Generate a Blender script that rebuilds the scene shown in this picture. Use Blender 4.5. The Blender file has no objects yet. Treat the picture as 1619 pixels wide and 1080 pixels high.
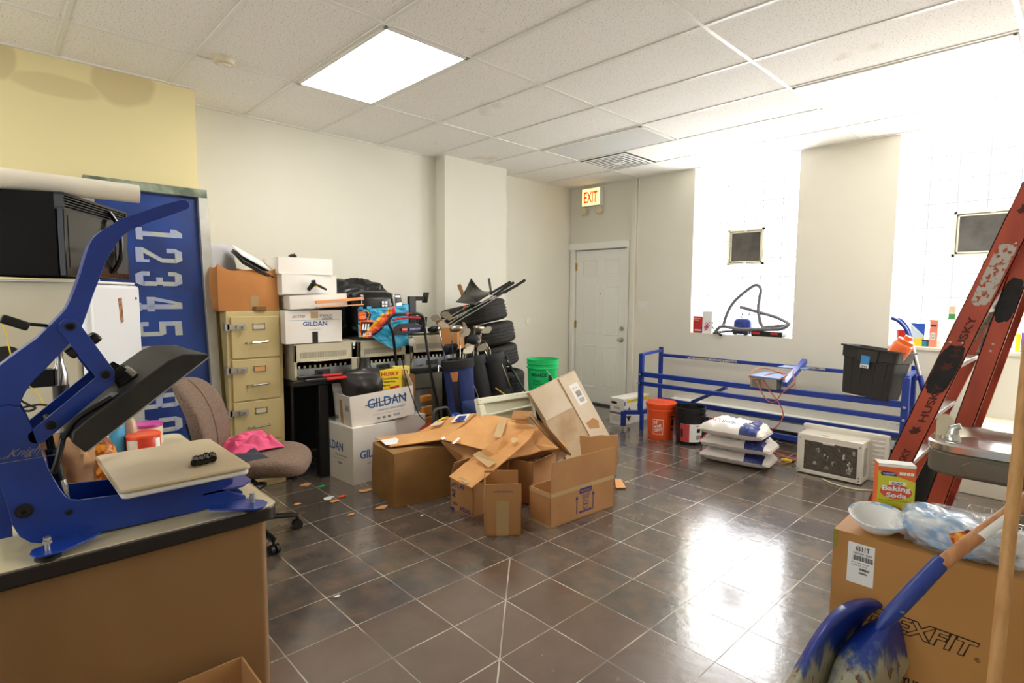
import bpy, math, random
from mathutils import Vector as V, Matrix as Mx, Euler, noise
R=math.radians; PI=math.pi
random.seed(7)
S=bpy.context.scene; COL=S.collection
H=1.457; HC=2.92
# ---------------- camera ----------------
CM=[[0.7066938067024877,0.7074464761969432,0.010165966991622748],[-0.06475978007338296,0.05036937852590178,0.9966288660237378],[-0.7045495259051658,0.7049697929865097,-0.08140980606391186]]
cam_d=bpy.data.cameras.new('camera'); cam=bpy.data.objects.new('camera',cam_d); COL.objects.link(cam)
r_,u_,f_=[V(a) for a in CM]
cam.matrix_world=Mx(((r_.x,u_.x,-f_.x,0),(r_.y,u_.y,-f_.y,0),(r_.z,u_.z,-f_.z,H),(0,0,0,1)))
FPX=873.05; PX,PY=843.1,539.0
cam_d.sensor_fit='HORIZONTAL'; cam_d.sensor_width=36; cam_d.lens=FPX/1619*36
cam_d.shift_x=-(PX-809.5)/1619; cam_d.shift_y=(PY-540)/1619; cam_d.clip_start=.02
S.camera=cam
# measured points of the place: a sight line met with a plane of the room
def ray(u,v): return r_*((u-PX)/FPX)+u_*(-(v-PY)/FPX)+f_
def atz(u,v,z):
    d=ray(u,v); return V((0,0,H))+d*((z-H)/d.z)
def atx(u,v,x):
    d=ray(u,v); return V((0,0,H))+d*(x/d.x)
def aty(u,v,y):
    d=ray(u,v); return V((0,0,H))+d*(y/d.y)
# ---------------- world, exposure, key light levels ----------------
S.view_settings.view_transform='Standard'; S.view_settings.look='None'; S.view_settings.gamma=1
S.view_settings.use_curve_mapping=False; S.view_settings.exposure=0.44
w=bpy.data.worlds.new('sky'); S.world=w; w.use_nodes=True
w.node_tree.nodes['Background'].inputs[0].default_value=(.8,.9,1,1); w.node_tree.nodes['Background'].inputs[1].default_value=1.0
WINDOW_GLOW=8.0; LAMP_GLOW=11.0
# ---------------- materials ----------------
def lin(c):
    c=[x/255 for x in c]; return [x/12.92 if x<=.04045 else ((x+.055)/1.055)**2.4 for x in c]+[1]
MATS={}
def mat(name,col,rough=.6,metal=0,var=None,vs=6,vd=3,bump=0,bs=80,coat=0,spec=.5,trans=0,alpha=1,stretch=None,vc=(.4,.65)):
    if name in MATS: return MATS[name]
    m=bpy.data.materials.new(name); m.use_nodes=True; nt=m.node_tree; b=nt.nodes['Principled BSDF']
    b.inputs['Base Color'].default_value=lin(col); b.inputs['Roughness'].default_value=rough
    b.inputs['Metallic'].default_value=metal; b.inputs['Specular IOR Level'].default_value=spec
    b.inputs['Coat Weight'].default_value=coat; b.inputs['Transmission Weight'].default_value=trans; b.inputs['Alpha'].default_value=alpha
    tc=nt.nodes.new('ShaderNodeTexCoord'); mp=nt.nodes.new('ShaderNodeMapping'); nt.links.new(tc.outputs['Object'],mp.inputs[0])
    if stretch: mp.inputs['Scale'].default_value=stretch
    if var is not None:
        n=nt.nodes.new('ShaderNodeTexNoise'); n.inputs['Scale'].default_value=vs; n.inputs['Detail'].default_value=vd
        nt.links.new(mp.outputs[0],n.inputs['Vector'])
        r=nt.nodes.new('ShaderNodeValToRGB'); r.color_ramp.elements[0].position=vc[0]; r.color_ramp.elements[1].position=vc[1]
        r.color_ramp.elements[0].color=lin(col); r.color_ramp.elements[1].color=lin(var)
        nt.links.new(n.outputs[0],r.inputs[0]); nt.links.new(r.outputs[0],b.inputs['Base Color'])
    if bump:
        n=nt.nodes.new('ShaderNodeTexNoise'); n.inputs['Scale'].default_value=bs; n.inputs['Detail'].default_value=3
        nt.links.new(mp.outputs[0],n.inputs['Vector'])
        bp=nt.nodes.new('ShaderNodeBump'); bp.inputs['Strength'].default_value=bump; bp.inputs['Distance'].default_value=.01
        nt.links.new(n.outputs[0],bp.inputs['Height']); nt.links.new(bp.outputs[0],b.inputs['Normal'])
    MATS[name]=m; return m
def emis(name,col,st):
    m=bpy.data.materials.new(name); m.use_nodes=True; b=m.node_tree.nodes['Principled BSDF']
    b.inputs['Base Color'].default_value=lin(col); b.inputs['Emission Color'].default_value=lin(col); b.inputs['Emission Strength'].default_value=st
    MATS[name]=m; return m
def M(n): return MATS[n]
# ---------------- mesh builder ----------------
_tc={}
def textgeo(s,bold):
    k=(s,bold)
    if k in _tc: return _tc[k]
    cu=bpy.data.curves.new('t','FONT'); cu.body=s; cu.offset=bold; cu.resolution_u=3
    ob=bpy.data.objects.new('t',cu); COL.objects.link(ob)
    dg=bpy.context.evaluated_depsgraph_get(); me=bpy.data.meshes.new_from_object(ob.evaluated_get(dg))
    vs=[(v.co.x,v.co.y) for v in me.vertices]; fs=[tuple(p.vertices) for p in me.polygons]
    bpy.data.objects.remove(ob); bpy.data.curves.remove(cu); bpy.data.meshes.remove(me)
    x0=min(v[0] for v in vs); x1=max(v[0] for v in vs); y0=min(v[1] for v in vs); y1=max(v[1] for v in vs)
    vs=[((a-x0)/(x1-x0),(b-y0)/(y1-y0)) for a,b in vs]
    _tc[k]=(vs,fs); return _tc[k]
class MB:
    def __init__(s): s.v=[]; s.f=[]; s.m=[]
    def add(s,vs,fs,m=0):
        o=len(s.v); s.v+= [V(a) for a in vs]; s.f+=[tuple(i+o for i in f) for f in fs]; s.m+=[m]*len(fs); return s
    def box(s,x0,x1,y0,y1,z0,z1,m=0):
        return s.add([(x0,y0,z0),(x1,y0,z0),(x1,y1,z0),(x0,y1,z0),(x0,y0,z1),(x1,y0,z1),(x1,y1,z1),(x0,y1,z1)],
          [(3,2,1,0),(4,5,6,7),(0,1,5,4),(1,2,6,5),(2,3,7,6),(3,0,4,7)],m)
    def ob(s,c,size,rot=(0,0,0),m=0):
        q=Euler([R(a) for a in rot]).to_matrix(); a,b,d=[x/2 for x in size]; c=V(c)
        vs=[c+q@V((x*a,y*b,z*d)) for z in (-1,1) for x,y in ((-1,-1),(1,-1),(1,1),(-1,1))]
        return s.add(vs,[(3,2,1,0),(4,5,6,7),(0,1,5,4),(1,2,6,5),(2,3,7,6),(3,0,4,7)],m)
    def prism(s,pts,vec,m=0):
        n=len(pts); vec=V(vec); p=[V(a) for a in pts]; q=[a+vec for a in p]
        return s.add(p+q,[tuple(range(n-1,-1,-1)),tuple(range(n,2*n))]+[(i,(i+1)%n,n+(i+1)%n,n+i) for i in range(n)],m)
    def beam(s,a,b,w,h,m=0,up=(0,0,1)):
        a=V(a);b=V(b); d=(b-a).normalized(); x=d.cross(V(up))
        if x.length<1e-4: x=V((1,0,0))
        x.normalize(); y=x.cross(d); x=x*w/2; y=y*h/2
        vs=[p+i*x+j*y for p in (a,b) for i,j in ((-1,-1),(1,-1),(1,1),(-1,1))]
        return s.add(vs,[(3,2,1,0),(4,5,6,7),(0,1,5,4),(1,2,6,5),(2,3,7,6),(3,0,4,7)],m)
    def tube(s,pts,r,seg=10,m=0,closed=False,caps=True,flat=1.0):
        pts=[V(p) for p in pts]; n=len(pts); rs=r if isinstance(r,(list,tuple)) else [r]*n
        o=len(s.v); prev=None
        for i,p in enumerate(pts):
            if closed: t=(pts[(i+1)%n]-pts[i-1])
            else: t=(pts[min(i+1,n-1)]-pts[max(i-1,0)])
            t.normalize()
            if prev is None:
                x=t.cross(V((0,0,1)))
                if x.length<.05: x=t.cross(V((1,0,0)))
            else: x=prev-t*prev.dot(t)
            x.normalize(); prev=x; y=t.cross(x)
            for k in range(seg):
                a=2*PI*k/seg; s.v.append(p+x*math.cos(a)*rs[i]+y*math.sin(a)*rs[i]*flat)
        rng=n if closed else n-1
        for i in range(rng):
            j=(i+1)%n
            for k in range(seg):
                l=(k+1)%seg; s.f.append((o+i*seg+k,o+i*seg+l,o+j*seg+l,o+j*seg+k)); s.m.append(m)
        if caps and not closed:
            s.f.append(tuple(o+k for k in range(seg-1,-1,-1))); s.m.append(m)
            s.f.append(tuple(o+(n-1)*seg+k for k in range(seg))); s.m.append(m)
        return s
    def lathe(s,prof,c=(0,0,0),seg=32,m=0,mx=None,sx=1,sy=1,close=False,fn=None):
        o=len(s.v); c=V(c); mx=mx or Mx.Identity(3); n=len(prof)
        for i,(r,z) in enumerate(prof):
            for k in range(seg):
                a=2*PI*k/seg; rr=r if not fn else fn(i,k,r)
                s.v.append(c+mx@V((math.cos(a)*rr*sx,math.sin(a)*rr*sy,z)))
        for i in range(n if close else n-1):
            j=(i+1)%n
            for k in range(seg):
                l=(k+1)%seg; s.f.append((o+i*seg+k,o+i*seg+l,o+j*seg+l,o+j*seg+k)); s.m.append(m if not isinstance(m,list) else m[i])
        if not close:
            mm=m if not isinstance(m,list) else m[0]
            if prof[0][0]>1e-5: s.f.append(tuple(o+k for k in range(seg-1,-1,-1))); s.m.append(mm)
            if prof[-1][0]>1e-5: s.f.append(tuple(o+(n-1)*seg+k for k in range(seg))); s.m.append(mm if not isinstance(m,list) else m[-1])
        return s
    def surf(s,fn,nu,nv,m=0,th=0,mf=None):
        P=[[V(fn(i/nu,j/nv)) for j in range(nv+1)] for i in range(nu+1)]
        o=len(s.v)
        for row in P: s.v+=row
        q=lambda i,j:o+i*(nv+1)+j
        for i in range(nu):
            for j in range(nv):
                s.f.append((q(i,j),q(i+1,j),q(i+1,j+1),q(i,j+1))); s.m.append(mf(i/nu,j/nv) if mf else m)
        if th:
            o2=len(s.v)
            for i in range(nu+1):
                for j in range(nv+1):
                    a=P[min(i+1,nu)][j]-P[max(i-1,0)][j]; b=P[i][min(j+1,nv)]-P[i][max(j-1,0)]
                    nn=a.cross(b); nn=nn.normalized() if nn.length>1e-9 else V((0,0,1))
                    s.v.append(P[i][j]-nn*th)
            q2=lambda i,j:o2+i*(nv+1)+j
            for i in range(nu):
                for j in range(nv):
                    s.f.append((q2(i,j+1),q2(i+1,j+1),q2(i+1,j),q2(i,j))); s.m.append(mf(i/nu,j/nv) if mf else m)
            for i in range(nu):
                s.f+=[(q(i+1,0),q(i,0),q2(i,0),q2(i+1,0)),(q(i,nv),q(i+1,nv),q2(i+1,nv),q2(i,nv))]; s.m+=[m,m]
            for j in range(nv):
                s.f+=[(q(0,j),q(0,j+1),q2(0,j+1),q2(0,j)),(q(nu,j+1),q(nu,j),q2(nu,j),q2(nu,j+1))]; s.m+=[m,m]
        return s
    def blob(s,c,rad,amp=.1,ns=2.,seed=0,seg=32,m=0,mx=None,sq=1.0,flatz=None,mf=None):
        c=V(c); mx=mx or Mx.Identity(3); sg=lambda x:(1 if x>=0 else -1)*abs(x)**sq
        def fn(i,j):
            th=2*PI*i; ph=PI*j-PI/2
            d=V((sg(math.cos(th))*sg(math.cos(ph)),sg(math.sin(th))*sg(math.cos(ph)),sg(math.sin(ph))))
            dd=V((math.cos(th)*math.cos(ph),math.sin(th)*math.cos(ph),math.sin(ph)))
            k=1+amp*noise.fractal(dd*ns+V((seed,seed*2,1)),.9,2,4)
            p=V((d.x*rad[0],d.y*rad[1],d.z*rad[2]))*k
            if flatz is not None: p.z=max(p.z,flatz)
            return c+mx@p
        return s.surf(fn,seg,seg//2,m,0,mf)
    def text(s,t,o,X,Y,w,h,m=0,bold=.0,off=.0012,slant=0):
        vs,fs=textgeo(t,bold); X=V(X).normalized(); Y=V(Y).normalized(); N=X.cross(Y); o=V(o)
        return s.add([o+X*((a+slant*b)*w)+Y*(b*h)+N*off for a,b in vs],fs,m)
    def quad(s,o,X,Y,w,h,m=0,off=.001):
        X=V(X).normalized(); Y=V(Y).normalized(); N=X.cross(Y); o=V(o)+N*off
        return s.add([o,o+X*w,o+X*w+Y*h,o+Y*h],[(0,1,2,3)],m)
    def xf(s,mx,i0=0):
        for i in range(i0,len(s.v)): s.v[i]=mx@s.v[i]
        return s
    def sbox(s,x0,x1,y0,y1,z0,z1,amp,ns,seed,n=14,m=0,mf=None):
        def D(p):
            q=V((noise.noise(p*ns+V((seed,0,0))),noise.noise(p*ns+V((0,seed,0))),noise.noise(p*ns+V((0,0,seed)))))*amp
            if p.z-z0<.01: q.z=0
            return p+q
        L=lambda a,b,t:a+(b-a)*t
        for f in (lambda i,j:(L(x0,x1,i),y0,L(z0,z1,j)),lambda i,j:(x1,L(y0,y1,i),L(z0,z1,j)),lambda i,j:(L(x1,x0,i),y1,L(z0,z1,j)),lambda i,j:(x0,L(y1,y0,i),L(z0,z1,j)),lambda i,j:(L(x0,x1,i),L(y0,y1,j),z1),lambda i,j:(L(x0,x1,i),L(y1,y0,j),z0)):
            s.surf(lambda i,j:D(V(f(i,j))),n,n,m)
        return s
    def build(s,name,mats,parent=None,smooth=35,bevel=0,bseg=2,sub=0):
        if not isinstance(mats,(list,tuple)): mats=[mats]
        mats=[M(a) if isinstance(a,str) else a for a in mats]
        vs=s.v; loc=V((0,0,0))
        if parent is None:
            xs=[v.x for v in vs]; ys=[v.y for v in vs]; zs=[v.z for v in vs]
            loc=V(((min(xs)+max(xs))/2,(min(ys)+max(ys))/2,min(zs))); vs=[v-loc for v in vs]
        me=bpy.data.meshes.new(name); me.from_pydata([tuple(v) for v in vs],[],s.f); me.update()
        for a in mats: me.materials.append(a)
        me.polygons.foreach_set('material_index',s.m)
        if smooth:
            me.polygons.foreach_set('use_smooth',[True]*len(me.polygons)); me.set_sharp_from_angle(angle=R(smooth))
        o=bpy.data.objects.new(name,me); COL.objects.link(o); o.location=loc
        if parent is not None:
            o.parent=parent
            if parent.type=='EMPTY' and 'inv' in parent: o.matrix_parent_inverse=Mx.Translation(-V(parent['inv']))
        if bevel:
            b=o.modifiers.new('bevel','BEVEL'); b.width=bevel; b.segments=bseg; b.limit_method='ANGLE'; b.angle_limit=R(40); b.harden_normals=False
        if sub:
            b=o.modifiers.new('sub','SUBSURF'); b.levels=sub; b.render_levels=sub
        return o
ROOTS=[]
def thing(name,label,cat,loc=(0,0,0),rot=None,group=None,local=False):
    o=bpy.data.objects.new(name,None); COL.objects.link(o); o.location=loc; o.empty_display_size=.05
    if rot: o.rotation_euler=[R(a) for a in rot]
    if not local: o['inv']=list(loc)
    ROOTS.append(o); return tag(o,label,cat,group)
def tag(o,label,cat,group=None,kind=None):
    o['label']=label; o['category']=cat
    if group: o['group']=group
    if kind: o['kind']=kind
    return o
def struct(o):
    o['kind']='structure'; return o
def dup(root,loc=None,rot=None,label=None,group=None):
    r=root.copy(); COL.objects.link(r)
    if loc is not None: r.location=loc
    if rot is not None: r.rotation_euler=[R(a) for a in rot]
    if label: r['label']=label
    if group: r['group']=group
    for ch in list(root.children):
        c=ch.copy(); COL.objects.link(c); c.parent=r
        for g in list(ch.children):
            d=g.copy(); COL.objects.link(d); d.parent=c
    return r
def spline(pts,n=8):
    P=[V(p) for p in pts]; out=[]
    for i in range(len(P)-1):
        a=P[max(i-1,0)];b=P[i];c=P[i+1];d=P[min(i+2,len(P)-1)]
        for k in range(n):
            t=k/n; out.append(.5*((2*b)+(c-a)*t+(2*a-5*b+4*c-d)*t*t+(3*b-a-3*c+d)*t**3))
    out.append(P[-1]); return out
def arc(c,r,a0,a1,n,ax=0,ay=1):
    out=[]
    for k in range(n+1):
        a=R(a0+(a1-a0)*k/n); p=[c[0],c[1],c[2]]; p[ax]+=r*math.cos(a); p[ay]+=r*math.sin(a); out.append(V(p))
    return out
# palette
mat('wall_cream',(233,229,215),.75,var=(229,225,209),vs=1.2,bump=.03,bs=40)
mat('wall_trim',(238,232,212),.5)
mat('white_paint',(248,247,240),.45)
mat('white_plastic',(236,234,226),.35)
mat('card',(190,142,92),.85,var=(178,128,80),vs=3,bump=.05,bs=20)
mat('card_light',(224,168,106),.85,var=(210,152,92),vs=3,bump=.05,bs=20)
mat('card_orange',(206,142,80),.8,var=(190,124,66),vs=3)
mat('card_dark',(150,108,62),.85,var=(136,96,54),vs=4,bump=.08,bs=12)
mat('card_in',(150,100,58),.9)
mat('card_white',(242,238,230),.7,var=(234,226,214),vs=2.5,bump=.04,bs=15)
mat('card_cream',(222,204,178),.8,var=(208,186,156),vs=2.5)
mat('tape',(190,160,112),.35)
mat('tape_clear',(204,170,122),.15,coat=.6)
mat('ink_blue',(38,98,158),.6); mat('ink_black',(28,26,26),.7); mat('ink_navy',(34,52,130),.6)
mat('ink_red',(200,38,34),.6); mat('ink_green',(60,140,70),.6); mat('ink_grey',(140,140,140),.7)
mat('paper_white',(244,244,240),.7)
mat('black_plastic',(22,22,23),.35); mat('black_matte',(20,19,18),.7); mat('black_gloss',(14,14,16),.15)
mat('chrome',(200,200,200),.18,1); mat('steel',(176,176,172),.35,1); mat('zinc',(190,188,180),.45,1)
mat('blue_paint',(22,62,160),.32,var=(18,52,140),vs=4,coat=.2)
mat('rack_blue',(28,58,148),.35); mat('red_plastic',(200,36,32),.4); mat('orange_plastic',(238,86,34),.4)
mat('yellow_ink',(244,214,36),.6); mat('beige_metal',(206,186,132),.42,coat=.1)
mat('beige_plastic',(214,204,174),.5); mat('grey_plastic',(130,132,134),.5); mat('dark_grey',(60,60,62),.5)
mat('rubber',(38,36,34),.8,bump=.2,bs=60)
# ================= the room shell =================
BY=5.82
def nodes(m): return m.node_tree.nodes, m.node_tree.links
def floor_mat():
    m=bpy.data.materials.new('floor_tiles'); m.use_nodes=True; N,L=nodes(m); b=N['Principled BSDF']
    def mth(op,a,b_=None,c=None):
        n=N.new('ShaderNodeMath'); n.operation=op
        for i,x in enumerate((a,b_,c)):
            if x is None: continue
            if isinstance(x,(int,float)): n.inputs[i].default_value=x
            else: L.new(x,n.inputs[i])
        return n.outputs[0]
    tc=N.new('ShaderNodeTexCoord'); mp=N.new('ShaderNodeMapping'); mp.vector_type='TEXTURE'
    mp.inputs['Location'].default_value=(-2.1817,2.0174,0); mp.inputs['Rotation'].default_value=(0,0,-.0057); mp.inputs['Scale'].default_value=(.3049,.3049,.3049)
    L.new(tc.outputs['Object'],mp.inputs[0]); sp=N.new('ShaderNodeSeparateXYZ'); L.new(mp.outputs[0],sp.inputs[0]); p,q=sp.outputs[0],sp.outputs[1]
    def line(x,w):   # 1 on grout
        f=mth('FRACT',x); d=mth('ABSOLUTE',mth('SUBTRACT',f,.5)); return mth('GREATER_THAN',d,.5-w)
    gr=mth('MAXIMUM',line(p,.0085),line(q,.0085))
    plain=mth('MULTIPLY',mth('GREATER_THAN',p,0),mth('LESS_THAN',q,0))
    dg=mth('MULTIPLY',mth('LESS_THAN',mth('ABSOLUTE',mth('ADD',p,q)),.016),mth('MULTIPLY',plain,mth('LESS_THAN',p,5)))
    gr=mth('MAXIMUM',gr,dg)
    cb=N.new('ShaderNodeCombineXYZ'); L.new(mth('FLOOR',p),cb.inputs[0]); L.new(mth('FLOOR',q),cb.inputs[1])
    wn=N.new('ShaderNodeTexWhiteNoise'); wn.noise_dimensions='3D'; L.new(cb.outputs[0],wn.inputs['Vector'])
    # per tile offset of the cloudy pattern
    va=N.new('ShaderNodeVectorMath'); va.operation='MULTIPLY_ADD'; L.new(wn.outputs['Color'],va.inputs[0]); va.inputs[1].default_value=(9,9,9); L.new(mp.outputs[0],va.inputs[2])
    n1=N.new('ShaderNodeTexNoise'); n1.inputs['Scale'].default_value=2.2; n1.inputs['Detail'].default_value=6; n1.inputs['Roughness'].default_value=.62; L.new(va.outputs[0],n1.inputs['Vector'])
    r1=N.new('ShaderNodeValToRGB'); e=r1.color_ramp.elements; e[0].position=.3; e[0].color=lin((82,73,66)); e[1].position=.75; e[1].color=lin((116,104,94))
    x=r1.color_ramp.elements.new(.5); x.color=lin((96,87,80)); x=r1.color_ramp.elements.new(.61); x.color=lin((112,95,82)); L.new(n1.outputs[0],r1.inputs[0])
    r2=N.new('ShaderNodeValToRGB'); e=r2.color_ramp.elements; e[0].position=.3; e[0].color=lin((98,78,64)); e[1].position=.75; e[1].color=lin((112,92,78)); L.new(n1.outputs[0],r2.inputs[0])
    mx=N.new('ShaderNodeMix'); mx.data_type='RGBA'; L.new(plain,mx.inputs[0]); L.new(r1.outputs[0],mx.inputs[6]); L.new(r2.outputs[0],mx.inputs[7])
    br=N.new('ShaderNodeMix'); br.data_type='RGBA'; br.blend_type='MULTIPLY'; br.inputs[0].default_value=1
    vr=mth('MULTIPLY_ADD',wn.outputs['Value'],.25,.85); cc=N.new('ShaderNodeCombineColor'); [L.new(vr,cc.inputs[i]) for i in range(3)]
    L.new(mx.outputs[2],br.inputs[6]); L.new(cc.outputs[0],br.inputs[7])
    ng=N.new('ShaderNodeTexNoise'); ng.inputs['Scale'].default_value=1.1; L.new(mp.outputs[0],ng.inputs['Vector'])
    rg=N.new('ShaderNodeValToRGB'); e=rg.color_ramp.elements; e[0].position=.42; e[0].color=lin((112,98,80)); e[1].position=.62; e[1].color=lin((200,190,172)); L.new(ng.outputs[0],rg.inputs[0])
    fm=N.new('ShaderNodeMix'); fm.data_type='RGBA'; L.new(gr,fm.inputs[0]); L.new(br.outputs[2],fm.inputs[6]); L.new(rg.outputs[0],fm.inputs[7])
    L.new(fm.outputs[2],b.inputs['Base Color'])
    n2=N.new('ShaderNodeTexNoise'); n2.inputs['Scale'].default_value=5; n2.inputs['Detail'].default_value=4; L.new(va.outputs[0],n2.inputs['Vector'])
    ro=mth('MULTIPLY_ADD',n2.outputs[0],.18,.08); ro=mth('ADD',ro,mth('MULTIPLY',gr,.35)); ro=mth('ADD',ro,mth('MULTIPLY',plain,.06)); L.new(ro,b.inputs['Roughness'])
    b.inputs['Specular IOR Level'].default_value=1.0; b.inputs['Coat Weight'].default_value=.35; b.inputs['Coat Roughness'].default_value=.16
    bp=N.new('ShaderNodeBump'); bp.inputs['Strength'].default_value=.25; bp.inputs['Distance'].default_value=.004
    n3=N.new('ShaderNodeTexNoise'); n3.inputs['Scale'].default_value=7; n3.inputs['Detail'].default_value=5; L.new(va.outputs[0],n3.inputs['Vector'])
    tilt=mth('MULTIPLY',mth('MULTIPLY',mth('SUBTRACT',wn.outputs['Value'],.5),.6),mth('FRACT',p))
    hh=mth('SUBTRACT',mth('ADD',n3.outputs[0],tilt),mth('MULTIPLY',gr,1.0)); L.new(hh,bp.inputs['Height']); L.new(bp.outputs[0],b.inputs['Normal'])
    MATS['floor_tiles']=m
floor_mat()
def ceil_mat():
    m=bpy.data.materials.new('ceiling_tiles'); m.use_nodes=True; N,L=nodes(m); b=N['Principled BSDF']; b.inputs['Roughness'].default_value=.9
    tc=N.new('ShaderNodeTexCoord'); n=N.new('ShaderNodeTexNoise'); n.inputs['Scale'].default_value=110; n.inputs['Detail'].default_value=2; L.new(tc.outputs['Object'],n.inputs['Vector'])
    r=N.new('ShaderNodeValToRGB'); e=r.color_ramp.elements; e[0].position=.30; e[0].color=lin((196,188,174)); e[1].position=.42; e[1].color=lin((250,247,240)); L.new(n.outputs[0],r.inputs[0])
    n2=N.new('ShaderNodeTexNoise'); n2.inputs['Scale'].default_value=1.6; n2.inputs['Detail'].default_value=5; L.new(tc.outputs['Object'],n2.inputs['Vector'])
    r2=N.new('ShaderNodeValToRGB'); e=r2.color_ramp.elements; e[0].position=.64; e[0].color=(1,1,1,1); e[1].position=.78; e[1].color=lin((214,200,170)); L.new(n2.outputs[0],r2.inputs[0])
    mx=N.new('ShaderNodeMix'); mx.data_type='RGBA'; mx.blend_type='MULTIPLY'; mx.inputs[0].default_value=1; L.new(r.outputs[0],mx.inputs[6]); L.new(r2.outputs[0],mx.inputs[7]); L.new(mx.outputs[2],b.inputs['Base Color'])
    MATS['ceiling_tiles']=m
ceil_mat()
def yellow_wall():
    m=mat('wall_yellow',(232,218,164),.75,bump=.04,bs=30); N,L=nodes(m); b=N['Principled BSDF']
    tc=N.new('ShaderNodeTexCoord'); n=N.new('ShaderNodeTexNoise'); n.inputs['Scale'].default_value=2.3; n.inputs['Detail'].default_value=2
    L.new(tc.outputs['Object'],n.inputs['Vector']); sp=N.new('ShaderNodeSeparateXYZ'); L.new(tc.outputs['Object'],sp.inputs[0])
    def mth(op,a,b_):
        k=N.new('ShaderNodeMath'); k.operation=op
        for i,x in enumerate((a,b_)):
            if isinstance(x,(int,float)): k.inputs[i].default_value=x
            else: L.new(x,k.inputs[i])
        return k.outputs[0]
    # two old patches of plaster just under the ceiling (object z up from floor, y along wall)
    def patch(y0,z0,sy,sz):
        a=mth('POWER',mth('DIVIDE',mth('SUBTRACT',sp.outputs[1],y0),sy),2); c=mth('POWER',mth('DIVIDE',mth('SUBTRACT',sp.outputs[2],z0),sz),2)
        d=mth('ADD',mth('ADD',a,c),mth('MULTIPLY',mth('SUBTRACT',n.outputs[0],.5),1.6))
        k=N.new('ShaderNodeMapRange'); L.new(d,k.inputs[0]); k.inputs[1].default_value=1.15; k.inputs[2].default_value=.75; k.inputs[3].default_value=0; k.inputs[4].default_value=1; return k.outputs[0]
    yc=WY
    pp=mth('MAXIMUM',mth('MAXIMUM',patch(.80-yc,2.86,.17,.16),patch(.18-yc,2.84,.10,.14)),mth('MULTIPLY',patch(.45-yc,2.74,.22,.07),.7))
    mx=N.new('ShaderNodeMix'); mx.data_type='RGBA'; L.new(mth('MULTIPLY',pp,.5),mx.inputs[0]); mx.inputs[6].default_value=lin((232,218,164)); mx.inputs[7].default_value=lin((192,170,124)); L.new(mx.outputs[2],b.inputs['Base Color'])
X0,X1=-5.03,1.1; YB=-2.6
WY=(YB+1.17)/2
yellow_wall()
o=MB().box(X0-.3,X1+.3,YB-.2,BY+.6,-.1,0).build('floor','floor_tiles',smooth=0); o.data.transform(Mx.Translation(o.location)); o.location=(0,0,0); struct(o)
# ceiling with the opening for fixtures simply covered by them
o=MB().box(X0-.3,X1+.3,YB-.2,BY+.6,HC,HC+.1).build('ceiling','ceiling_tiles',smooth=0); struct(o)
g=MB(); cx0,cy0,T=-3.9994,.4034,.6096
x=cx0-1.2192*0
xs=[cx0+1.2192*k for k in range(-1,5)]
for x in xs:
    if X0<x<X1: g.box(x-.012,x+.012,YB,BY,HC-.006,HC+.001)
k=-5
while cy0+k*T<BY:
    y=cy0+k*T
    if y>YB: g.box(X0,X1,y-.012,y+.012,HC-.005,HC+.001)
    k+=1
g.box(X0,X0+.02,1.19,3.5,HC-.01,HC); g.box(-4.65,-4.63,YB,1.17,HC-.01,HC); g.box(-5.1,X1,BY-.02,BY,HC-.01,HC)
o=g.build('trim_ceiling_grid','white_plastic',smooth=0); struct(o)
# left wall in its steps
def wbox(n,m,*a): return struct(MB().box(*a).build(n,m,smooth=0))
o=MB().box(-5.3,-4.65,YB-.1,1.17,0,HC).build('wall_left_near','wall_yellow',smooth=0); struct(o)
wbox('wall_left','wall_cream',-5.33,X0,1.17,3.52,0,HC)
wbox('wall_left_column','wall_cream',-5.33,-4.86,3.52,4.40,0,HC)
wbox('wall_left_far','wall_cream',-5.4,-5.11,4.40,BY+.3,0,HC)
# back wall with two window openings and the door
W1=(-3.24,-2.10); W2=(-1.255,.15); SZ=1.045; GY=6.10
DX0,DX1,DZ=-5.035,-4.15,2.085
b=MB(); b.box(DX1,W1[0],BY,GY+.12,0,HC); b.box(-5.3,DX0,BY,GY+.12,0,HC); b.box(DX0,DX1,BY,GY+.12,DZ,HC)
b.box(W1[0],W1[1],BY,GY+.12,0,SZ); b.box(W1[1],W2[0],BY,GY+.12,0,HC); b.box(W2[0],.35,BY,GY+.12,0,SZ-.012)
struct(b.build('wall_back','wall_cream',smooth=0))
wbox('wall_right','wall_cream',.15,.35,1.25,GY+.12,0,HC)
wbox('wall_right_near','wall_cream',X1,X1+.2,YB,1.4,0,HC)
wbox('wall_right_return','wall_cream',.35,X1+.2,1.25,1.45,0,HC)
b=MB(); b.box(X0-.3,-4.4,YB-.2,YB,0,HC); b.box(-.2,X1+.2,YB-.2,YB,0,HC); b.box(-4.4,-.2,YB-.2,YB,0,.8); b.box(-4.4,-.2,YB-.2,YB,2.7,HC); struct(b.build('wall_front','wall_cream',smooth=0))
# added glowing shop window behind the camera, lifts ceiling and back wall
MATS['fill_glow']=emis('fill_glow',(244,248,255),1.5)
o=struct(MB().box(-4.4,-.2,YB-.12,YB-.10,.8,2.7).build('window_fill','fill_glow',smooth=0)); L0=o.location.copy()
m_=MB()
for x in (-4.4,-3.36,-2.32,-1.28,-.24): m_.box(x,x+.04,YB-.10,YB-.04,.8,2.7)
m_.box(-4.4,-.2,YB-.10,YB-.04,.8,.84).box(-4.4,-.2,YB-.10,YB-.04,2.66,2.7)
m_=m_.build('fill_window_frame','steel',smooth=0); m_.location-=L0; m_.parent=o
# low boxed ledge at the right end of the back wall
struct(MB().box(-.60,.149,5.20,BY,0,.50).build('wall_ledge','wall_cream',bevel=.006))
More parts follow.
